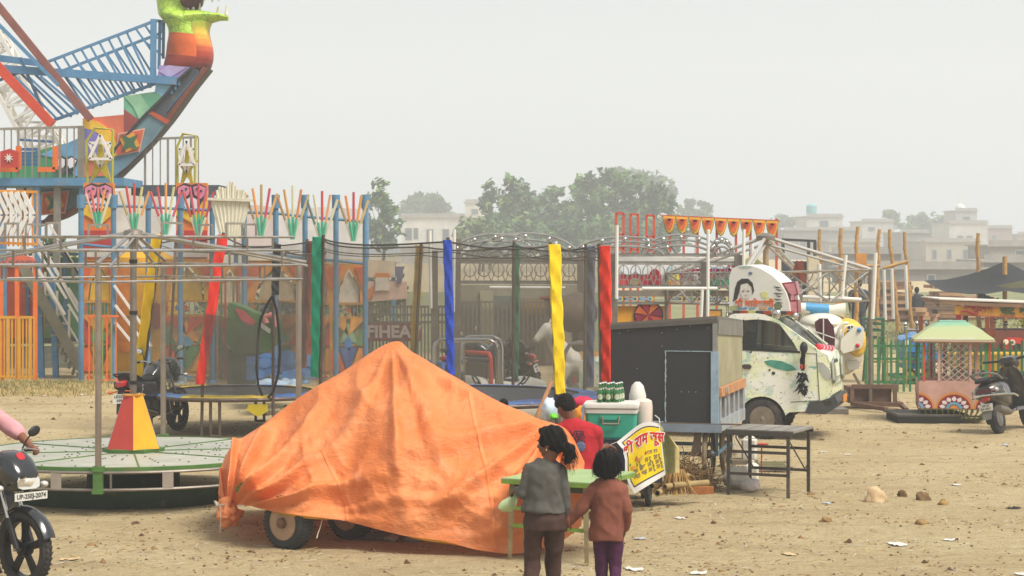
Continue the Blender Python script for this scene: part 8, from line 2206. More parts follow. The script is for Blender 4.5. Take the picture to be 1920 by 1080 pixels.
simple_person('person in a dark top sitting on the low timber stack',1719,72,1.6,'#33363c','#44403c','sit',3)
simple_person('person in pink half hidden beside the timber stack',1706,72.6,1.5,'#d88aa8','#8a5a6a','sit',4)
simple_person('person with only dark hair showing above the orange tarpaulin',944,22.6,1.04,'#4a3a38','#33333a','stand',5)
horse()
inflatables()
# ------ trailer under the orange tarpaulin
def ip(tab,u):
 """smooth table lookup: rows (px, py, Y), u in 0..1"""
 n = len(tab)-1; t = u*n; i = min(n-1,int(t)); f = t-i
 def c(k):
  p0,p1,p2,p3 = (tab[max(0,i-1)][k],tab[i][k],tab[i+1][k],tab[min(n,i+2)][k])
  return .5*(2*p1+(p2-p0)*f+(2*p0-5*p1+4*p2-p3)*f*f+(3*p1-p0-3*p2+p3)*f**3)
 return c(0),c(1),c(2)
def trailer():
 o = G(528,1031); ax = V(.60,.80,0); ln = V(.80,-.60,0)
 root = thing('cart_trailer','two wheeled green cart trailer hidden under the orange tarpaulin','trailer',o,math.atan2(ln.y,ln.x))
 R_ = .235
 rimc = mat('#b8977a',.7,.1,.2,7,dirt=.55,dcol=(.32,.21,.12),dsc=5)
 for y in(.09,.92):
  t = wheel(root,'wheel',(0,y,R_),R_,.17,rimc,hubr=.66,tread=40)
 mb = MB(); mb.cyl((0,-.015,R_),(0,1.0,R_),.03,10); mb.lathe([(.05,-.02),(.045,.02),(.02,.035),(0,.036)],14,Matrix.Translation((0,.0,R_))@Matrix.Rotation(R(90),4,'X')); mb.build('axle',mat('#7a5a44',.7,.2,.2,9),root)
 GRN_ = mat('#6d7a2c',.6,.1,.2,5,dirt=.35)
 mb = MB()
 for y in(.1,.92):mb = MB(); mb.box((-.42,y,.50),(.42,.05,.09)); mb.build('chassis_beam',GRN_,root,smooth=False)
 inv = rotz(-math.atan2(ln.y,ln.x))
 def Lq(X,Y_,z):q = inv@(V(X,Y_,z)-V(o.x,o.y,0)); return(q.x,q.y,z)
 mb = MB(); mb.prism([Lq(-2.1,19.3,.52),Lq(-.1,19.15,.52),Lq(-.1,20.0,.52),Lq(-2.1,20.2,.52)],(0,0,.05)); mb.build('bed',mat('#5a4a38',.9,0,.2,5),root,smooth=False)
 for X,Y_,z in((-1.08,20.0,1.3),(-.05,19.4,.95),(-2.0,19.8,.85)):
  mb = MB(); mb.bar(Lq(X,Y_,.5),Lq(X,Y_,z),.05); mb.build('stake',GRN_,root,smooth=False)
trailer()
def tarp():
 FR = [(420,957,19.45),(446,946,19.3),(500,956,18.80),(570,968,18.62),(640,975,18.72),(700,990,18.6),(762,1005,18.52),(830,1014,18.48),(900,1031,18.44),(960,1038,18.42),(1010,1030,18.5),(1056,1012,18.6),(1090,985,18.75)]
 RG = [(409,925,20.13),(416,872,20.18),(438,834,20.23),(492,797,20.28),(560,746,20.28),(640,698,20.23),(735,641,20.13),(776,662,20.03),(850,705,19.88),(930,752,19.73),(1005,784,19.58),(1062,806,19.48),(1096,866,19.43)]
 BK = [(410,950,20.58),(424,900,21.08),(446,880,21.28),(500,900,21.38),(560,920,21.38),(640,930,21.28),(735,935,21.18),(780,935,20.98),(850,940,20.78),(930,945,20.58),(1000,950,20.38),(1040,955,20.18),(1080,955,19.88)]
 def ridge(x,a):return(1-abs(((x/a)%2)-1)*2)
 def crease(p,f,s):
  return 1-2*abs(noise.noise((p[0]*f+s,p[1]*f*.6+s,p[2]*f)))
 def fn(u,v):
  fx,fy,fY = ip(FR,u); rx,ry,rY = ip(RG,u)
  if v<=1:
   s = v**2.3
   sag = math.sin(math.pi*v)*.5
   x = fx+(rx-fx)*v; y = fy+(ry-fy)*v; Y = fY+(rY-fY)*s
   y+=6*math.sin(math.pi*v)*(1 if u>.12 else u/.12)*.5
  else:
   bx,by,bY = ip(BK,u); w = v-1
   x = rx+(bx-rx)*w; y = ry+(by-ry)*w; Y = rY+(bY-rY)*w**.7
  p = W(x,y,Y)
  edge = min(1,(2-v)*4)*(1 if v<.9 else max(.0,1-(v-.9)*9)if v<1.05 else .25)
  d = 0
  a = math.atan2(y-640,x-735); r_ = math.hypot(x-735,y-640)
  k = .5+.5*math.sin(a*13+2.6*noise.noise((a*2.1,r_*.004,1)))
  d+=.11*(k**3.2)*min(1,r_/170)*max(.2,1-r_/520)
  a = math.atan2(y-962,x-424); r_ = math.hypot(x-424,y-962)
  k = .5+.5*math.sin(a*21+1.6*noise.noise((a*3,r_*.006,5)))
  d+=.17*(k**3)*math.exp(-((r_-90)/150)**2)*min(1,r_/50)
  a = math.atan2(y-800,x-1035); r_ = math.hypot(x-1035,y-800)
  k = .5+.5*math.sin(a*13+1.8*noise.noise((a*2,r_*.005,9)))
  d+=.12*(k**3)*math.exp(-((r_-110)/170)**2)*min(1,r_/50)
  led = (y-(845+18*math.sin(x*.012)-(x-700)*.06))/26
  d-=.075/(1+math.exp(-led))*(0 if v>1 else 1)
  hz = math.sin(y*.085+3*noise.noise((x*.006,y*.012,3))+x*.012)
  d+=.032*max(0,hz)**2*max(0,min(1,(y-860)/70))
  q = (p.x,p.y*.3,p.z)
  d+=.085*crease(q,1.7,3.1)+.024*crease(q,3.6,7.7)+.012*crease(q,8,1.3)+.003*crease(q,24,5.3)
  d-=.06
  n = V(-.05,-.85,.5).normalized()if v<1 else V(0,.5,.6)
  if v<1:n = V(-.05,-.9+.5*v,.3+.45*v).normalized()
  return p+n*d*(edge if v>.9 else min(1,.25+v*5))
 mb = MB(); mb.grid(lambda a,b:fn(a,b*2),340,300)
 m = bpy.data.materials.new('orange_tarpaulin'); m.use_nodes = True; n,l = m.node_tree.nodes,m.node_tree.links
 b = n['Principled BSDF']; b.inputs['Roughness'].default_value = .58; b.inputs['Specular IOR Level'].default_value = .32
 tc = n.new('ShaderNodeTexCoord')
 def nz(s,d=6,r=.6,st=None,dist=0):
  q = n.new('ShaderNodeTexNoise'); q.inputs['Scale'].default_value = s; q.inputs['Detail'].default_value = d; q.inputs['Roughness'].default_value = r; q.inputs['Distortion'].default_value = dist
  mp = n.new('ShaderNodeMapping'); mp.inputs['Scale'].default_value = st or(1,1,1); l.new(tc.outputs['Object'],mp.inputs[0]); l.new(mp.outputs[0],q.inputs['Vector']); return q.outputs[0]
 cr = n.new('ShaderNodeValToRGB'); e = cr.color_ramp.elements; e[0].position = .32; e[0].color = (.70,.18,.040,1); e[1].position = .66; e[1].color = (.85,.295,.105,1)
 l.new(nz(1.6,8,.62),cr.inputs[0])
 dm = n.new('ShaderNodeMapRange'); dm.inputs[1].default_value = .54; dm.inputs[2].default_value = .72; dm.inputs[4].default_value = .45; l.new(nz(2.4,8,.7,(1,.4,1.2),.6),dm.inputs[0])
 mx = n.new('ShaderNodeMix'); mx.data_type = 'RGBA'; mx.inputs[7].default_value = (.66,.36,.22,1); l.new(dm.outputs[0],mx.inputs[0]); l.new(cr.outputs[0],mx.inputs[6]); l.new(mx.outputs[2],b.inputs['Base Color'])
 def ridge_n(s,st=None,dist=.4):
  a = nz(s,3,.55,st,dist)
  q = n.new('ShaderNodeMath'); q.operation = 'SUBTRACT'; q.inputs[1].default_value = .5; l.new(a,q.inputs[0])
  w = n.new('ShaderNodeMath'); w.operation = 'ABSOLUTE'; l.new(q.outputs[0],w.inputs[0]); return w.outputs[0]
 ad = n.new('ShaderNodeMath'); ad.operation = 'ADD'; l.new(ridge_n(9,(.7,.7,1.5)),ad.inputs[0]); l.new(ridge_n(21,(.6,.6,1.4),.8),ad.inputs[1])
 bp = n.new('ShaderNodeBump'); bp.inputs['Strength'].default_value = .5; bp.inputs['Distance'].default_value = .03; bp.invert = True
 l.new(ad.outputs[0],bp.inputs['Height']); l.new(bp.outputs[0],b.inputs['Normal'])
 tr = n.new('ShaderNodeBsdfTranslucent'); l.new(mx.outputs[2],tr.inputs[0]); ms = n.new('ShaderNodeMixShader'); ms.inputs[0].default_value = .22
 l.new(b.outputs[0],ms.inputs[1]); l.new(tr.outputs[0],ms.inputs[2]); l.new(ms.outputs[0],n['Material Output'].inputs[0])
 root = thing('tarpaulin','big crumpled orange tarpaulin draped in a peak over the cart trailer','tarpaulin',V(W(740,0,19).x,19.4,0))
 mb.build('sheet',m,root,world=True,fix=False,ang=180)
 SEAM = mat('#e0824a',.6,0,.2,9,k=.95)
 for u0,v0,v1 in((.345,.01,.62),(.70,.02,.9)):
  s_ = MB(); s_.grid(lambda a,b_:fn(u0+.009*a+.01*math.sin(b_*4),v0+(v1-v0)*b_)+V(0,-.006,.002),2,90); s_.build('seam',SEAM,root,world=True,fix=False)
 mb = MB(); c = W(430,966,19.32)
 mb.ell((0,0,0),(1,1,1),nu=40,nv=28)
 vs = []
 for q in mb.v:
  q = Vector(q); a = math.atan2(q.z,q.x)
  d = 1+.22*math.sin(a*5+q.y*3)*.6+.3*noise.noise(q*2.2)+.12*crease(q,4,2)
  vs.append(c+V(q.x*.10*d,q.y*.09*d,q.z*.10*d))
 mb.v = [tuple(v)for v in vs]
 mb.tube([W(424,938,19.4),W(427,952,19.36),c],[.075,.045,.06],14)
 mb.build('knotted_corner',m,root,world=True,ang=180)
 mb = MB(); mb.tube([W(420+9*math.cos(a),950+4*math.sin(a),19.34+.06*math.sin(a))for a in[2*math.pi*k/14 for k in range(14)]],.008,5,closed=True); mb.tube([W(412,950,19.25),W(408,944,19.22),W(403,940,19.2),W(407,948,19.2)],.012,5); mb.tube([W(413,950,19.2),W(414,975,19.2),W(412,1000,19.2)],.004,4); mb.build('string',mat('#c9b9a6',.9,0,.2,9),root,world=True)
 YM = mat('#e2a81c',.5,0,.12,6)
 for(u0,u1,w)in((.17,.345,.028),(.50,.64,.030)):
  mb = MB(); mb.grid(lambda a,b_:fn(u0+(u1-u0)*a,.002)+V(0,.012+.03*b_,-w*b_*math.sin(math.pi*min(1,a*.9+.1))),40,2); mb.build('hem_lining',YM,root,world=True,fix=False)
 mb = MB(); mb.tube([W(604,974,18.75),W(600,990,18.72),W(596,1000,18.72),W(594,1009,18.7)],.005,5); mb.build('hem_cord',mat('#d9c8b0',.9,0,.1,9),root,world=True)
tarp()
def green_table():
 N,Lf,Rt = G(1098,1056),G(960,1046),G(1186,1033)
 ex = Lf-N; ex.z = 0; Lx = ex.length; ex.normalize()
 ey = V(ex.y,-ex.x,0)
 if ey.y<0:ey = -ey
 Ly = (Rt-N).dot(ey)
 root = thing('wooden_table','weathered green painted wooden table with thin uneven legs beside the children','table',N,0)
 def Q(a,b,z):return ex*a+ey*b+V(0,0,z)
 H = .675; TOP = mat('#9cb47c',.6,0,.12,4,dirt=.3,dcol=(.30,.34,.14)); EDG = mat('#7c9a3a',.65,0,.2,6,dirt=.35); LEGM = mat('#8a7a56',.85,0,.25,6,dirt=.2)
 oh = .07
 a0,a1,b0,b1 = -oh,Lx+oh,-oh,Ly+oh
 mb = MB(); mb.prism([Q(a0,b0,H),Q(a1,b0,H),Q(a1,b1,H),Q(a0,b1,H)],(0,0,.012)); mb.build('tabletop',TOP,root,smooth=False)
 mb = MB(); mb.prism([Q(a0,b0,H-.035),Q(a1,b0,H-.035),Q(a1,b1,H-.035),Q(a0,b1,H-.035)],(0,0,.034)); mb.build('top_edge',EDG,root,smooth=False)
 mb = MB(); mb.bar(Q(.02,.03,H-.065),Q(Lx-.02,.03,H-.065),.03,.055); mb.bar(Q(.02,Ly-.03,H-.065),Q(Lx-.02,Ly-.03,H-.065),.03,.055); mb.bar(Q(.02,.02,H-.065),Q(.02,Ly,H-.065),.03,.055); mb.bar(Q(Lx-.02,.02,H-.065),Q(Lx-.02,Ly,H-.065),.03,.055); mb.build('apron',mat('#4c4a36',.8,0,.2,6),root,smooth=False)
 for a,b,da in((0,0,-.01),(Lx,0,.02),(0,Ly,.03),(Lx,Ly,.0)):
  mb = MB(); mb.bar(Q(a,b,H-.036),Q(a+da*.5,b,.27),.045,.04); mb.bar(Q(a+da*.5,b,.30),Q(a+da,b,0),.036,.032); mb.build('leg',LEGM,root,smooth=False)
 for z,y in((.27,.0),(.42,.0)):
  mb = MB(); mb.bar(Q(0,y,z),Q(Lx,y,z+.01),.025,.03); mb.build('stretcher',EDG,root,smooth=False)
 mb = MB(); mb.bar(Q(0,Ly,.27),Q(Lx,Ly,.27),.025,.03); mb.bar(Q(0,0,.45),Q(0,Ly,.30),.02,.02); mb.build('stretcher',LEGM,root,smooth=False)
green_table()
def under_tarp():
 rnd = random.Random(3); mb = MB()
 for i in range(26):
  p = G(rnd.uniform(690,850),rnd.uniform(1008,1022)); p.y+=.3; s = rnd.uniform(.03,.08)
  o = len(mb.v); mb.ell(p+V(0,0,s*.3),(s*1.5,s,s*.7),rotz(rnd.uniform(0,3)),10,6,rnd.randrange(3))
  for k in range(o,len(mb.v)):q = Vector(mb.v[k]); mb.v[k] = tuple(q+.03*V(noise.noise(q*14),noise.noise(q*14+V(5,0,0)),noise.noise(q*14+V(0,5,0))))
 o = mb.build('rubbish',[mat('#b9b6b0',.6,0,.2,9),mat('#8f8a80',.7,0,.2,9),mat('#5e554a',.8,0,.2,9)],ang=70); o['kind'] = 'stuff'; tag(o,'crumpled plastic rubbish lying in the shade under the orange tarpaulin','rubbish')
under_tarp()
# ------ motorbikes
PAINT = mat('#17181b',.22,0,.1,5,coat=.7,dirt=.12,dcol=(.25,.2,.15),k=.9)
def alloy_wheel(root,c,R_,w,nm='wheel'):
 M = Matrix.Translation(Vector(c))@Matrix.Rotation(R(90),4,'X'); h = w/2; r0 = R_*.77
 e = None
 mb = MB(); mb.lathe([(r0,-h*.7),(r0*1.03,-h*.9),(R_*.92,-h),(R_*.985,-h*.55),(R_,0),(R_*.985,h*.55),(R_*.92,h),(r0*1.03,h*.9),(r0,h*.7)],56,M,caps=False)
 for k in range(44):
  a = 2*math.pi*k/44
  for s in(-1,1):mb.box(M@V(R_*.995*math.cos(a+.03*s),R_*.995*math.sin(a+.03*s),s*h*.38),(.012,.022,h*.55),M.to_3x3()@rotz(a)@Matrix.Rotation(R(25*s),3,'X'))
 t = mb.build('tyre',RUBBER,root)
 AL = mat('#1e1e20',.4,.3,.1,5,dirt=.3)
 mb = MB(); mb.lathe([(r0*.91,-h*.65),(r0*1.01,-h*.75),(r0*1.01,h*.75),(r0*.91,h*.65),(r0*.91,-h*.65)],48,M,caps=False)
 mb.lathe([(0,-h*1.1),(.055,-h*1.05),(.06,-h*.5),(.06,h*.5),(.055,h*1.05),(0,h*1.1)],20,M)
 for k in range(5):
  a = 2*math.pi*k/5+.3
  for da in(-.16,.16):
   p,q = M@V(.05*math.cos(a+da*1.2),.05*math.sin(a+da*1.2),0),M@V(r0*.94*math.cos(a+da*.55),r0*.94*math.sin(a+da*.55),0); mb.bar(p,q,.026,.03)
 mb.build('rim',AL,root,ang=30)
 return t
def motorbike(lab,loc,rz,rear_plate=None,front_plate=None,lean=0.):
 root = thing('motorbike',lab,'motorbike',loc,rz,'black motorbikes parked on the fairground')
 root.rotation_euler.x = lean
 R_ = .305; WB = 1.26
 alloy_wheel(root,(0,0,R_),R_,.085); alloy_wheel(root,(-WB,0,R_),R_,.10)
 for s in(-1,1):
  mb = MB(); mb.cyl((0,s*.075,R_),(-.115,s*.075,.54),.026,12); mb.build('fork_leg',BLACK,root)
  mb = MB(); mb.cyl((-.10,s*.075,.51),(-.27,s*.075,.90),.017,12); mb.build('fork_tube',CHROME,root)
 mb = MB(); mb.cyl((0,-.11,R_),(0,.11,R_),.012,8); mb.build('axle',STEEL,root)
 mb = MB()
 def fd(u,v):
  a = R(20+135*u); rr = R_+.035; w = .062*(1-.25*abs(u-.4)); t = (v-.5)*2
  return(rr*math.cos(a)-.0-(.012*t*t)*math.cos(a),w*t,R_+(rr-.028*t*t)*math.sin(a))
 mb.grid(fd,26,10); mb.grid(lambda u,v:Vector(fd(u,v))*1.0-V(0,0,.004),26,10); mb.build('front_fender',PAINT,root,fix=False)
 def sec(x,hw,z0,z1,e=.62):
  return[V(x,hw*math.copysign(abs(math.cos(a))**e,math.cos(a)),(z0+z1)/2+(z1-z0)/2*math.copysign(abs(math.sin(a))**e,math.sin(a)))for a in[2*math.pi*k/28 for k in range(28)]]
 mb = MB(); mb.loft([sec(.045,.085,.775,.90),sec(.04,.105,.765,.915),sec(.0,.125,.75,.965),sec(-.06,.14,.745,1.025),(sec(-.13,.145,.76,1.06)),sec(-.21,.135,.80,1.065),sec(-.27,.11,.86,1.04)]); cw = mb.build('headlight_cowl',PAINT,root)
 mb = MB(); q = [(.10,.79),(.105,.845),(.085,.885),(-.085,.885),(-.105,.845),(-.10,.79),(-.06,.775),(.06,.775)]
 mb.prism([V(.043-(z-.775)*.12,y,z)for y,z in q],(.012,0,0)); hl = mb.build('headlight',mat('#e6e4dc',.08,.35,.15,12,coat=1.),root,smooth=False)
 mb = MB(); mb.ell((.05,0,.828),(.016,.045,.034)); mb.build('bulb_glass',mat('#f0ead8',.05,.5,.1,9,coat=1.),hl)
 mb = MB(); mb.prism([V(.052-(z-.775)*.12,y,z)for y,z in((-.015,.80),(-.1,.80),(-.1,.85),(-.02,.87))],(.006,0,0)); mb.build('reflector',mat('#b9a890',.15,.5,.3,20),hl,smooth=False)
 mb = MB(); mb.lathe([(.038,-.002),(.034,.004),(0,.005)],18,Matrix.Translation((-.055,.0,1.025))@Matrix.Rotation(R(52),4,'Y')@Matrix.Rotation(R(0),4,'Z')); mb.build('emblem',mat('#c22c34',.4,0,.2,20),cw)
 mb = MB(); mb.box((.075,0,.722),(.008,.31,.062)); pl = mb.build('front_plate',mat('#dedbd2',.45,0,.05,9,dirt=.15),root,smooth=False)
 if front_plate:
  M = Matrix.Translation((.0805,.0,.722))@Matrix.Rotation(R(90),4,'Z')@FACE
  vs,fs = text_mb(front_plate,.05,M,bold=.0012,ext=.001); MB().add(vs,fs).build('lettering',mat('#3a3a3a',.5,0,.05,9),pl,smooth=False,fix=False)
 mb = MB(); mb.box((.045,0,.74),(.05,.06,.04)); mb.build('plate_bracket',BLACK,root,smooth=False)
 for s in(-1,1):
  mb = MB(); mb.cyl((-.06,s*.12,.80),(-.05,s*.19,.79),.01,8); mb.build('indicator_stem',BLACK,root)
  mb = MB(); mb.ell((-.04,s*.215,.79),(.035,.035,.026)); mb.build('indicator',mat('#d8d4cc',.12,.2,.1,9,coat=.8),root)
  mb = MB(); mb.tube([(-.30,s*.02,.98),(-.31,s*.16,1.0),(-.36,s*.26,1.04),(-.40,s*.33,1.03)],.012,8); mb.build('handlebar',CHROME,root)
  mb = MB(); mb.cyl((-.385,s*.30,1.032),(-.43,s*.41,1.025),.017,12); mb.build('grip',BLACK,root)
  mb = MB(); mb.tube([(-.35,s*.27,1.05),(-.34,s*.33,1.04),(-.36,s*.42,1.02)],.006,6); mb.build('lever',STEEL,root)
  mb = MB(); mb.tube([(-.36,s*.25,1.05),(-.33,s*.27,1.12),(-.32,s*.31,1.165)],.007,6); st = mb.build('mirror_stem',BLACK,root)
  mb = MB(); mb.ell((-.32,s*.335,1.185),(.016,.062,.040),Matrix.Rotation(R(20*s),3,'X')); mb.build('mirror_shell',BLACK,st)
  mb = MB(); mb.ell((-.3345,s*.335,1.185),(.004,.054,.034),Matrix.Rotation(R(20*s),3,'X')); mb.build('mirror_glass',mat('#e8ecee',.04,1.,.02,9),st)
 mb = MB(); mb.loft([sec(-.27,.05,.80,.93),sec(-.34,.13,.74,1.0),sec(-.48,.155,.72,1.02),sec(-.62,.13,.72,.96),sec(-.72,.09,.72,.86)]); mb.build('tank',PAINT,root)
 mb = MB(); mb.loft([sec(-.66,.09,.76,.85),sec(-.8,.13,.74,.82),sec(-1.05,.14,.74,.83),sec(-1.3,.12,.77,.88),sec(-1.42,.08,.80,.89)]); mb.build('seat',mat('#222120',.75,0,.15,9,dirt=.2),root)
 for s in(-1,1):
  mb = MB(); mb.loft([sec(-.72,.02,.48,.74),sec(-.95,.03,.50,.76),sec(-1.25,.03,.62,.78),sec(-1.46,.02,.70,.80)]); mb.v = [(x,y+s*.105,z)for x,y,z in mb.v]; mb.build('side_panel',PAINT,root)
  mb = MB(); mb.tube([(-1.1,s*.14,.80),(-1.35,s*.15,.87),(-1.5,s*.09,.90),(-1.52,0,.90)],.013,8); mb.build('grab_rail',BLACK,root)
  mb = MB(); mb.cyl((-WB,s*.10,.32),(-1.12,s*.12,.72),.022,10); mb.tube([((-WB)*(1-k/40)+-1.12*k/40+0,s*(.10+.02*k/40)+.032*math.cos(k*1.2),.32+.4*k/40+.0)for k in range(41)],.006,4); mb.build('shock',CHROME,root)
  mb = MB(); mb.bar((-.62,s*.08,.34),(-WB,s*.08,.29),.03,.04); mb.build('swingarm',BLACK,root)
  mb = MB(); mb.cyl((-.62,s*.12,.30),(-.62,s*.24,.31),.014,8); mb.build('footpeg',BLACK,root)
  mb = MB(); mb.cyl((-1.48,s*.06,.66),(-1.5,s*.15,.655),.01,8); mb.ell((-1.5,s*.17,.655),(.028,.034,.024)); mb.build('rear_indicator',mat('#e2641c',.2,0,.1,9,coat=.6),root)
 mb = MB(); mb.loft([sec(-1.40,.07,.72,.82),sec(-1.5,.07,.71,.80),sec(-1.535,.06,.72,.785)]); mb.build('tail_lamp',mat('#b01c22',.15,0,.1,9,coat=.8),root)
 mb = MB(); mb.grid(lambda u,v:(-1.42-.16*u,(v-.5)*.13*(1-.15*u),.70-.30*u*u-.05*u),10,4); mb.grid(lambda u,v:(-1.424-.16*u,(v-.5)*.13*(1-.15*u),.70-.30*u*u-.05*u),10,4); mb.build('rear_fender',BLACK,root,fix=False)
 mb = MB(); mb.box((-1.545,0,.56),(.008,.21,.13),Matrix.Rotation(R(14),3,'Y')); rp = mb.build('rear_plate',mat('#dedbd2',.45,0,.05,9,dirt=.2),root,smooth=False)
 if rear_plate:
  for i,t in enumerate(rear_plate):
   M = Matrix.Translation((-1.556-.012*i+.006,0,.59-.058*i))@Matrix.Rotation(R(-90),4,'Z')@FACE
   vs,fs = text_mb(t,.058,M,bold=.001,ext=.001); MB().add(vs,fs).build('lettering',mat('#3a3a3a',.5,0,.05,9),rp,smooth=False,fix=False)
 EN = mat('#55524e',.45,.6,.2,8,dirt=.35)
 mb = MB(); mb.box((-.55,0,.42),(.34,.22,.22)); mb.cyl((-.48,0,.48),(-.40,0,.70),.085,16); mb.cyl((-.58,-.15,.40),(-.58,.15,.40),.10,20)
 for k in range(6):mb.cyl((-.48+.012*k,0,.50+.03*k),(-.478+.012*k,0,.512+.03*k),.105,18)
 mb.build('engine',EN,root,ang=30)
 mb = MB(); mb.tube([(-.42,-.02,.56),(-.30,-.08,.50),(-.36,-.12,.30),(-.62,-.15,.26),(-.85,-.16,.28),(-.9,-.16,.29)],.018,10); mb.tube([(-.88,-.16,.29),(-1.0,-.17,.33),(-1.42,-.18,.42)],[.03,.05,.045],14); mb.build('exhaust',CHROME,root)
 mb = MB(); mb.tube([(-.25,0,.86),(-.36,0,.55),(-.42,0,.30),(-.7,0,.25)],.022,8); mb.tube([(-.25,0,.88),(-.7,0,.72),(-1.4,0,.74)],.022,8); mb.tube([(-.7,0,.72),(-.72,0,.30)],.022,8); mb.build('frame',BLACK,root)
 mb = MB(); mb.bar((-.62,.12,.26),(-.70,.30,.0),.02); mb.build('side_stand',BLACK,root,smooth=False)
 mb = MB(); mb.tube([(-.16,.11,.5),(-.20,.13,.35),(-.22,.12,.28)],.012,6); mb.tube([(-.16,-.11,.5),(-.24,-.2,.45),(-.25,-.2,.34),(-.35,-.1,.3)],.014,8); mb.build('crash_guard',CHROME,root)
 return root
hx,hy = .77,-.64
wc = W(47,1037,16.7)
bk = motorbike('black motorbike at the left edge ridden by a person with a pink sleeve',(wc.x,wc.y,0),math.atan2(hy,hx),('UP25','F99'),'UP-25EJ-2074')
def rider():
 root = thing('person','person in a pink shirt riding the black motorbike, only one forearm in view','person',(wc.x-hx*.95,wc.y-hy*.95,0),math.atan2(hy,hx))
 skin = mat('#8a5640',.5,0,.08,18,sss=.08)
 mb = MB(); PH,rot = head(mb,V(.12,0,1.66),V(1,0,0))
 sh = 1.40; pel = V(-.05,0,.90)
 limb(mb,[PH(-.02,0,-.06),V(.06,0,1.5),V(.03,0,1.36),V(-.02,0,1.12),pel],[.055,.055,.11,.11,.12])
 for s in(-1,1):
  S,E_,Wr = V(.05,s*.2,sh),V(.30,s*.40,1.17),V(.50,s*.395,1.055)
  limb(mb,[V(.03,0,1.4),S,E_,Wr],[.07,.056,.045,.030]); hand(mb,Wr,V(.8,-.02*s,-.22),V(-.3,0,-1),1.05,1.1,s)
  limb(mb,[pel,pel+V(0,s*.1,-.02),V(.40,s*.24,.72),V(.30,s*.2,.36)],[.11,.1,.065,.045]); limb(mb,[V(.30,s*.2,.33),V(.42,s*.2,.32)],[.04,.035])
 body = remesh_build(mb,'body',skin,root,.008,3); face_bits(PH,rot,body,1.)
 mb = MB(); mb.loft([[V(x+rx*math.cos(a),ry*math.sin(a),z)for a in[2*math.pi*k/28 for k in range(28)]]for x,z,rx,ry in((.06,1.49,.07,.08),(.05,1.45,.09,.16),(.03,1.38,.125,.2),(-.0,1.2,.13,.18),(-.04,1.0,.14,.18),(-.05,.88,.15,.185))])
 for s in(-1,1):limb(mb,[V(.05,s*.17,sh),V(.05,s*.2,sh),V(.30,s*.40,1.17),V(.34,s*.40,1.145)],[.08,.078,.066,.06])
 remesh_build(mb,'shirt',mat('#d49a9e',.9,0,.1,14,bump=.2,bsc=160),root,.009,3,cloth_disp(.01,9,8))
 mb = MB()
 for s in(-1,1):limb(mb,[pel,pel+V(0,s*.1,-.02),V(.40,s*.24,.72),V(.30,s*.2,.40)],[.13,.12,.08,.06])
 remesh_build(mb,'trousers',mat('#3a3c44',.9,0,.1,14),root,.01,3)
 mb = MB(); mb.ell(PH(-.018,0,.045),(.098,.084,.092),rot,20,14); mb.ell(PH(-.05,0,.0),(.06,.08,.08),rot,16,10); remesh_build(mb,'hair',HAIR,root,.008,2)
rider()
b2 = W(228,0,29.6)
mb2 = motorbike('black motorbike parked behind the carousel with its red tail lamp towards the camera',(b2.x+.62,29.6+1.1,0),R(70),('UP25C','F99'),None,R(-6))
for px,Y,rz,lab in((850,37,160,'black motorbike behind the net just right of the blue sleeved pole'),(985,36.5,25,'black motorbike behind the net just right of the dim green pole')):
 copy_tree(mb2,(W(px,0,Y).x,Y,0),R(rz),lab)
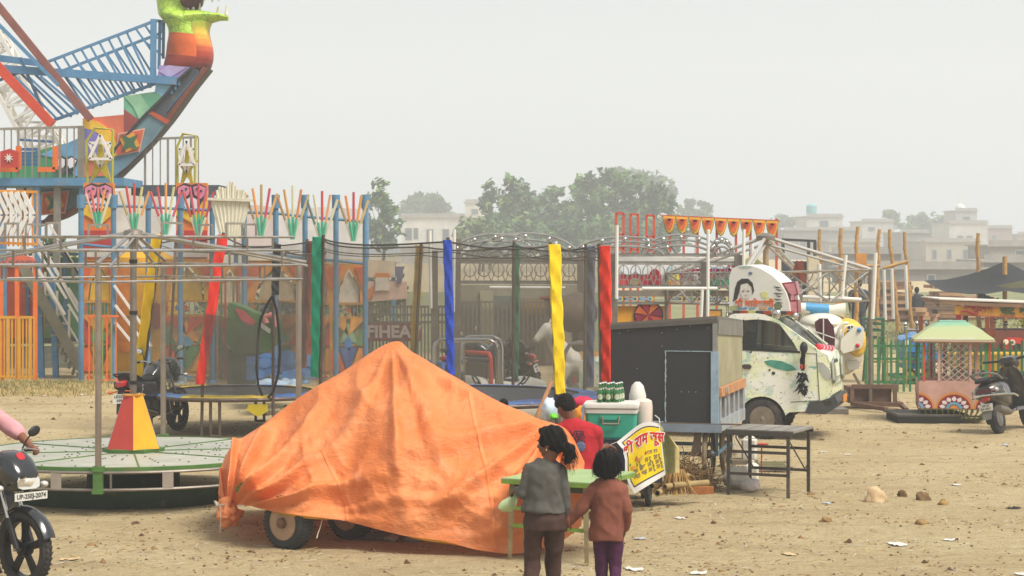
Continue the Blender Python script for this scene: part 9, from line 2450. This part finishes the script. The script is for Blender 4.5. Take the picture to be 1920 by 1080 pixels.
# ------ scooter on its side stand (right edge)
def scooter():
 o = G(1876,813)
 root = thing('scooter','dusty dark grey scooter on its side stand at the right edge, rear towards the camera','scooter',o+V(0,.05,0),R(57))
 root.rotation_euler.x = R(-11)
 P_ = mat('#3b3a3c',.3,.1,.15,5,coat=.5,dirt=.45,dcol=(.33,.27,.20),dsc=3)
 MR = mat('#5a2433',.3,0,.15,5,coat=.4,dirt=.25)
 def sec(x,hw,z0,z1,e=.7,y=0):return[V(x,y+hw*math.copysign(abs(math.cos(a))**e,math.cos(a)),(z0+z1)/2+(z1-z0)/2*math.copysign(abs(math.sin(a))**e,math.sin(a)))for a in[2*math.pi*k/24 for k in range(24)]]
 wheel(root,'wheel',(.0,0,.22),.22,.10,mat('#8a847c',.4,.6,.2,8,dirt=.5),tread=24,hubr=.58)
 wheel(root,'wheel',(1.23,0,.22),.22,.09,mat('#8a847c',.4,.6,.2,8,dirt=.5),tread=24,hubr=.58)
 mb = MB(); mb.loft([sec(-.30,.10,.55,.68),sec(-.24,.16,.48,.72),sec(-.05,.20,.42,.75),sec(.2,.19,.36,.74),sec(.42,.13,.32,.70),sec(.52,.08,.30,.62)]); mb.build('rear_body',P_,root)
 mb = MB(); mb.loft([sec(-.30,.12,.73,.77),sec(-.2,.15,.73,.81),sec(.1,.15,.73,.80),sec(.42,.12,.70,.77)]); mb.build('seat',mat('#242322',.7,0,.15,9,dirt=.3),root)
 mb = MB(); mb.loft([sec(-.31,.12,.585,.645),sec(-.27,.15,.58,.65),sec(-.2,.17,.575,.655)]); mb.build('tail_band',MR,root)
 mb = MB(); mb.loft([sec(-.345,.06,.47,.52),sec(-.31,.07,.46,.53)]); mb.build('tail_lamp',mat('#b5281e',.2,0,.1,9,coat=.6),root)
 mb = MB(); mb.box((-.345,0,.39),(.008,.2,.10),Matrix.Rotation(R(10),3,'Y')); p = mb.build('number_plate',mat('#d9d5c6',.5,0,.06,9,dirt=.2),root,smooth=False)
 for i,t in enumerate(('UP 25','BX 4067')):
  M = Matrix.Translation((-.357+.006-.009*i,0,.412-.043*i))@Matrix.Rotation(R(-90),4,'Z')@FACE
  vs,fs = text_mb(t,.042,M,bold=.0008,ext=.001); MB().add(vs,fs).build('lettering',mat('#5a564e',.5,0,.05,9),p,smooth=False,fix=False)
 mb = MB(); mb.grid(lambda u,v:(-.30-.06*u-.02*u*u,(v-.5)*(.16-.03*u),.44-.22*u),8,4); mb.grid(lambda u,v:(-.303-.06*u-.02*u*u,(v-.5)*(.16-.03*u),.44-.22*u),8,4); mb.build('mud_flap',mat('#7d786e',.7,0,.15,6,dirt=.3),root,fix=False)
 for s in(-1,1):
  mb = MB(); mb.ell((-.24,s*.16,.62),(.05,.035,.035)); mb.build('indicator',mat('#b9b2a6',.15,.2,.1,9,coat=.8),root)
 mb = MB(); mb.tube([(.40,-.22,.48),(.15,-.255,.52),(-.15,-.245,.54),(-.36,-.14,.555),(-.39,0,.56),(-.36,.14,.555),(-.15,.245,.54),(.15,.255,.52),(.40,.22,.48)],.016,8); mb.tube([(-.1,-.20,.66),(-.16,-.24,.62),(-.12,-.25,.54)],.01,6); mb.tube([(-.1,.20,.66),(-.16,.24,.62),(-.12,.25,.54)],.01,6); mb.build('crash_bar',CHROME,root)
 mb = MB(); mb.tube([(.02,-.17,.76),(-.18,-.18,.83),(-.36,-.14,.86),(-.40,0,.87),(-.36,.14,.86),(-.18,.18,.83),(.02,.17,.76)],.018,8); mb.build('grab_rail',mat('#85827c',.35,.7,.1,6),root)
 mb = MB(); mb.box((.75,0,.30),(.6,.30,.05)); mb.loft([sec(.5,.14,.28,.33),sec(1.0,.15,.28,.33)]); mb.build('floorboard',P_,root)
 def ap(u,v,d):
  z = .30+.62*v; hw = .20*(1-.15*v)*(1-.5*max(0,v-.8)/.2); t = (u-.5)*2
  return(1.02-.17*v-.08*t*t+d,hw*t,z)
 mb = MB(); mb.grid(lambda u,v:ap(u,v,0),12,12); mb.grid(lambda u,v:ap(u,v,.05),12,12); mb.tube([ap(0,k/8,.02)for k in range(9)],.014,6); mb.tube([ap(1,k/8,.02)for k in range(9)],.014,6); mb.build('leg_shield',P_,root,fix=False)
 mb = MB(); mb.tube([ap(1,.55+k*.055,.03)for k in range(9)],.012,6); mb.build('shield_trim',CHROME,root)
 mb = MB(); mb.loft([sec(1.28,.05,.36,.48),sec(1.2,.08,.36,.5),sec(1.05,.08,.42,.56)]); mb.build('front_fender',P_,root)
 mb = MB(); mb.loft([sec(1.02,.08,.90,1.0),sec(.96,.14,.88,1.06),sec(.86,.15,.92,1.07),sec(.78,.11,.97,1.05)]); h = mb.build('handlebar_cowl',P_,root)
 for s in(-1,1):
  mb = MB(); mb.cyl((.86,s*.13,1.01),(.80,s*.36,1.03),.018,10); mb.build('grip',BLACK,root)
  mb = MB(); mb.tube([(.9,s*.2,1.03),(.86,s*.36,1.03)],.006,6); mb.build('brake_lever',STEEL,root)
 mb = MB(); mb.tube([(.35,-.16,.30),(.1,-.18,.26),(-.05,-.19,.27)],.02,8); mb.tube([(.0,-.2,.28),(-.12,-.2,.30),(-.38,-.19,.36)],[.045,.06,.05],14); mb.build('exhaust',mat('#7d746a',.5,.6,.2,6,dirt=.4),root)
 mb = MB(); mb.box((.2,.10,.26),(.42,.10,.16)); mb.cyl((0,.05,.22),(0,.14,.22),.08,16); mb.build('engine_case',mat('#4f4c48',.5,.5,.2,8,dirt=.4),root,ang=30)
 mb = MB(); mb.bar((.42,.10,.26),(.40,.24,-.04),.02); mb.build('side_stand',BLACK,root,smooth=False)
scooter()
# ------ haze
def build_haze():
 mb = MB(); mb.box((0,237,21.5),(860,560,47))
 m = bpy.data.materials.new('haze'); m.use_nodes = True
 n,l = m.node_tree.nodes,m.node_tree.links
 n.remove(n['Principled BSDF'])
 v = n.new('ShaderNodeVolumePrincipled')
 v.inputs['Color'].default_value = (.93,.96,.985,1)
 v.inputs['Density'].default_value = HAZE
 v.inputs['Anisotropy'].default_value = .15
 l.new(v.outputs[0],n['Material Output'].inputs['Volume'])
 o = mb.build('haze',m,smooth=False)
 o['kind'] = 'stuff'; tag(o,'pale smoky haze over the fairground and town','haze')
HAZE = 0.0019
build_haze()
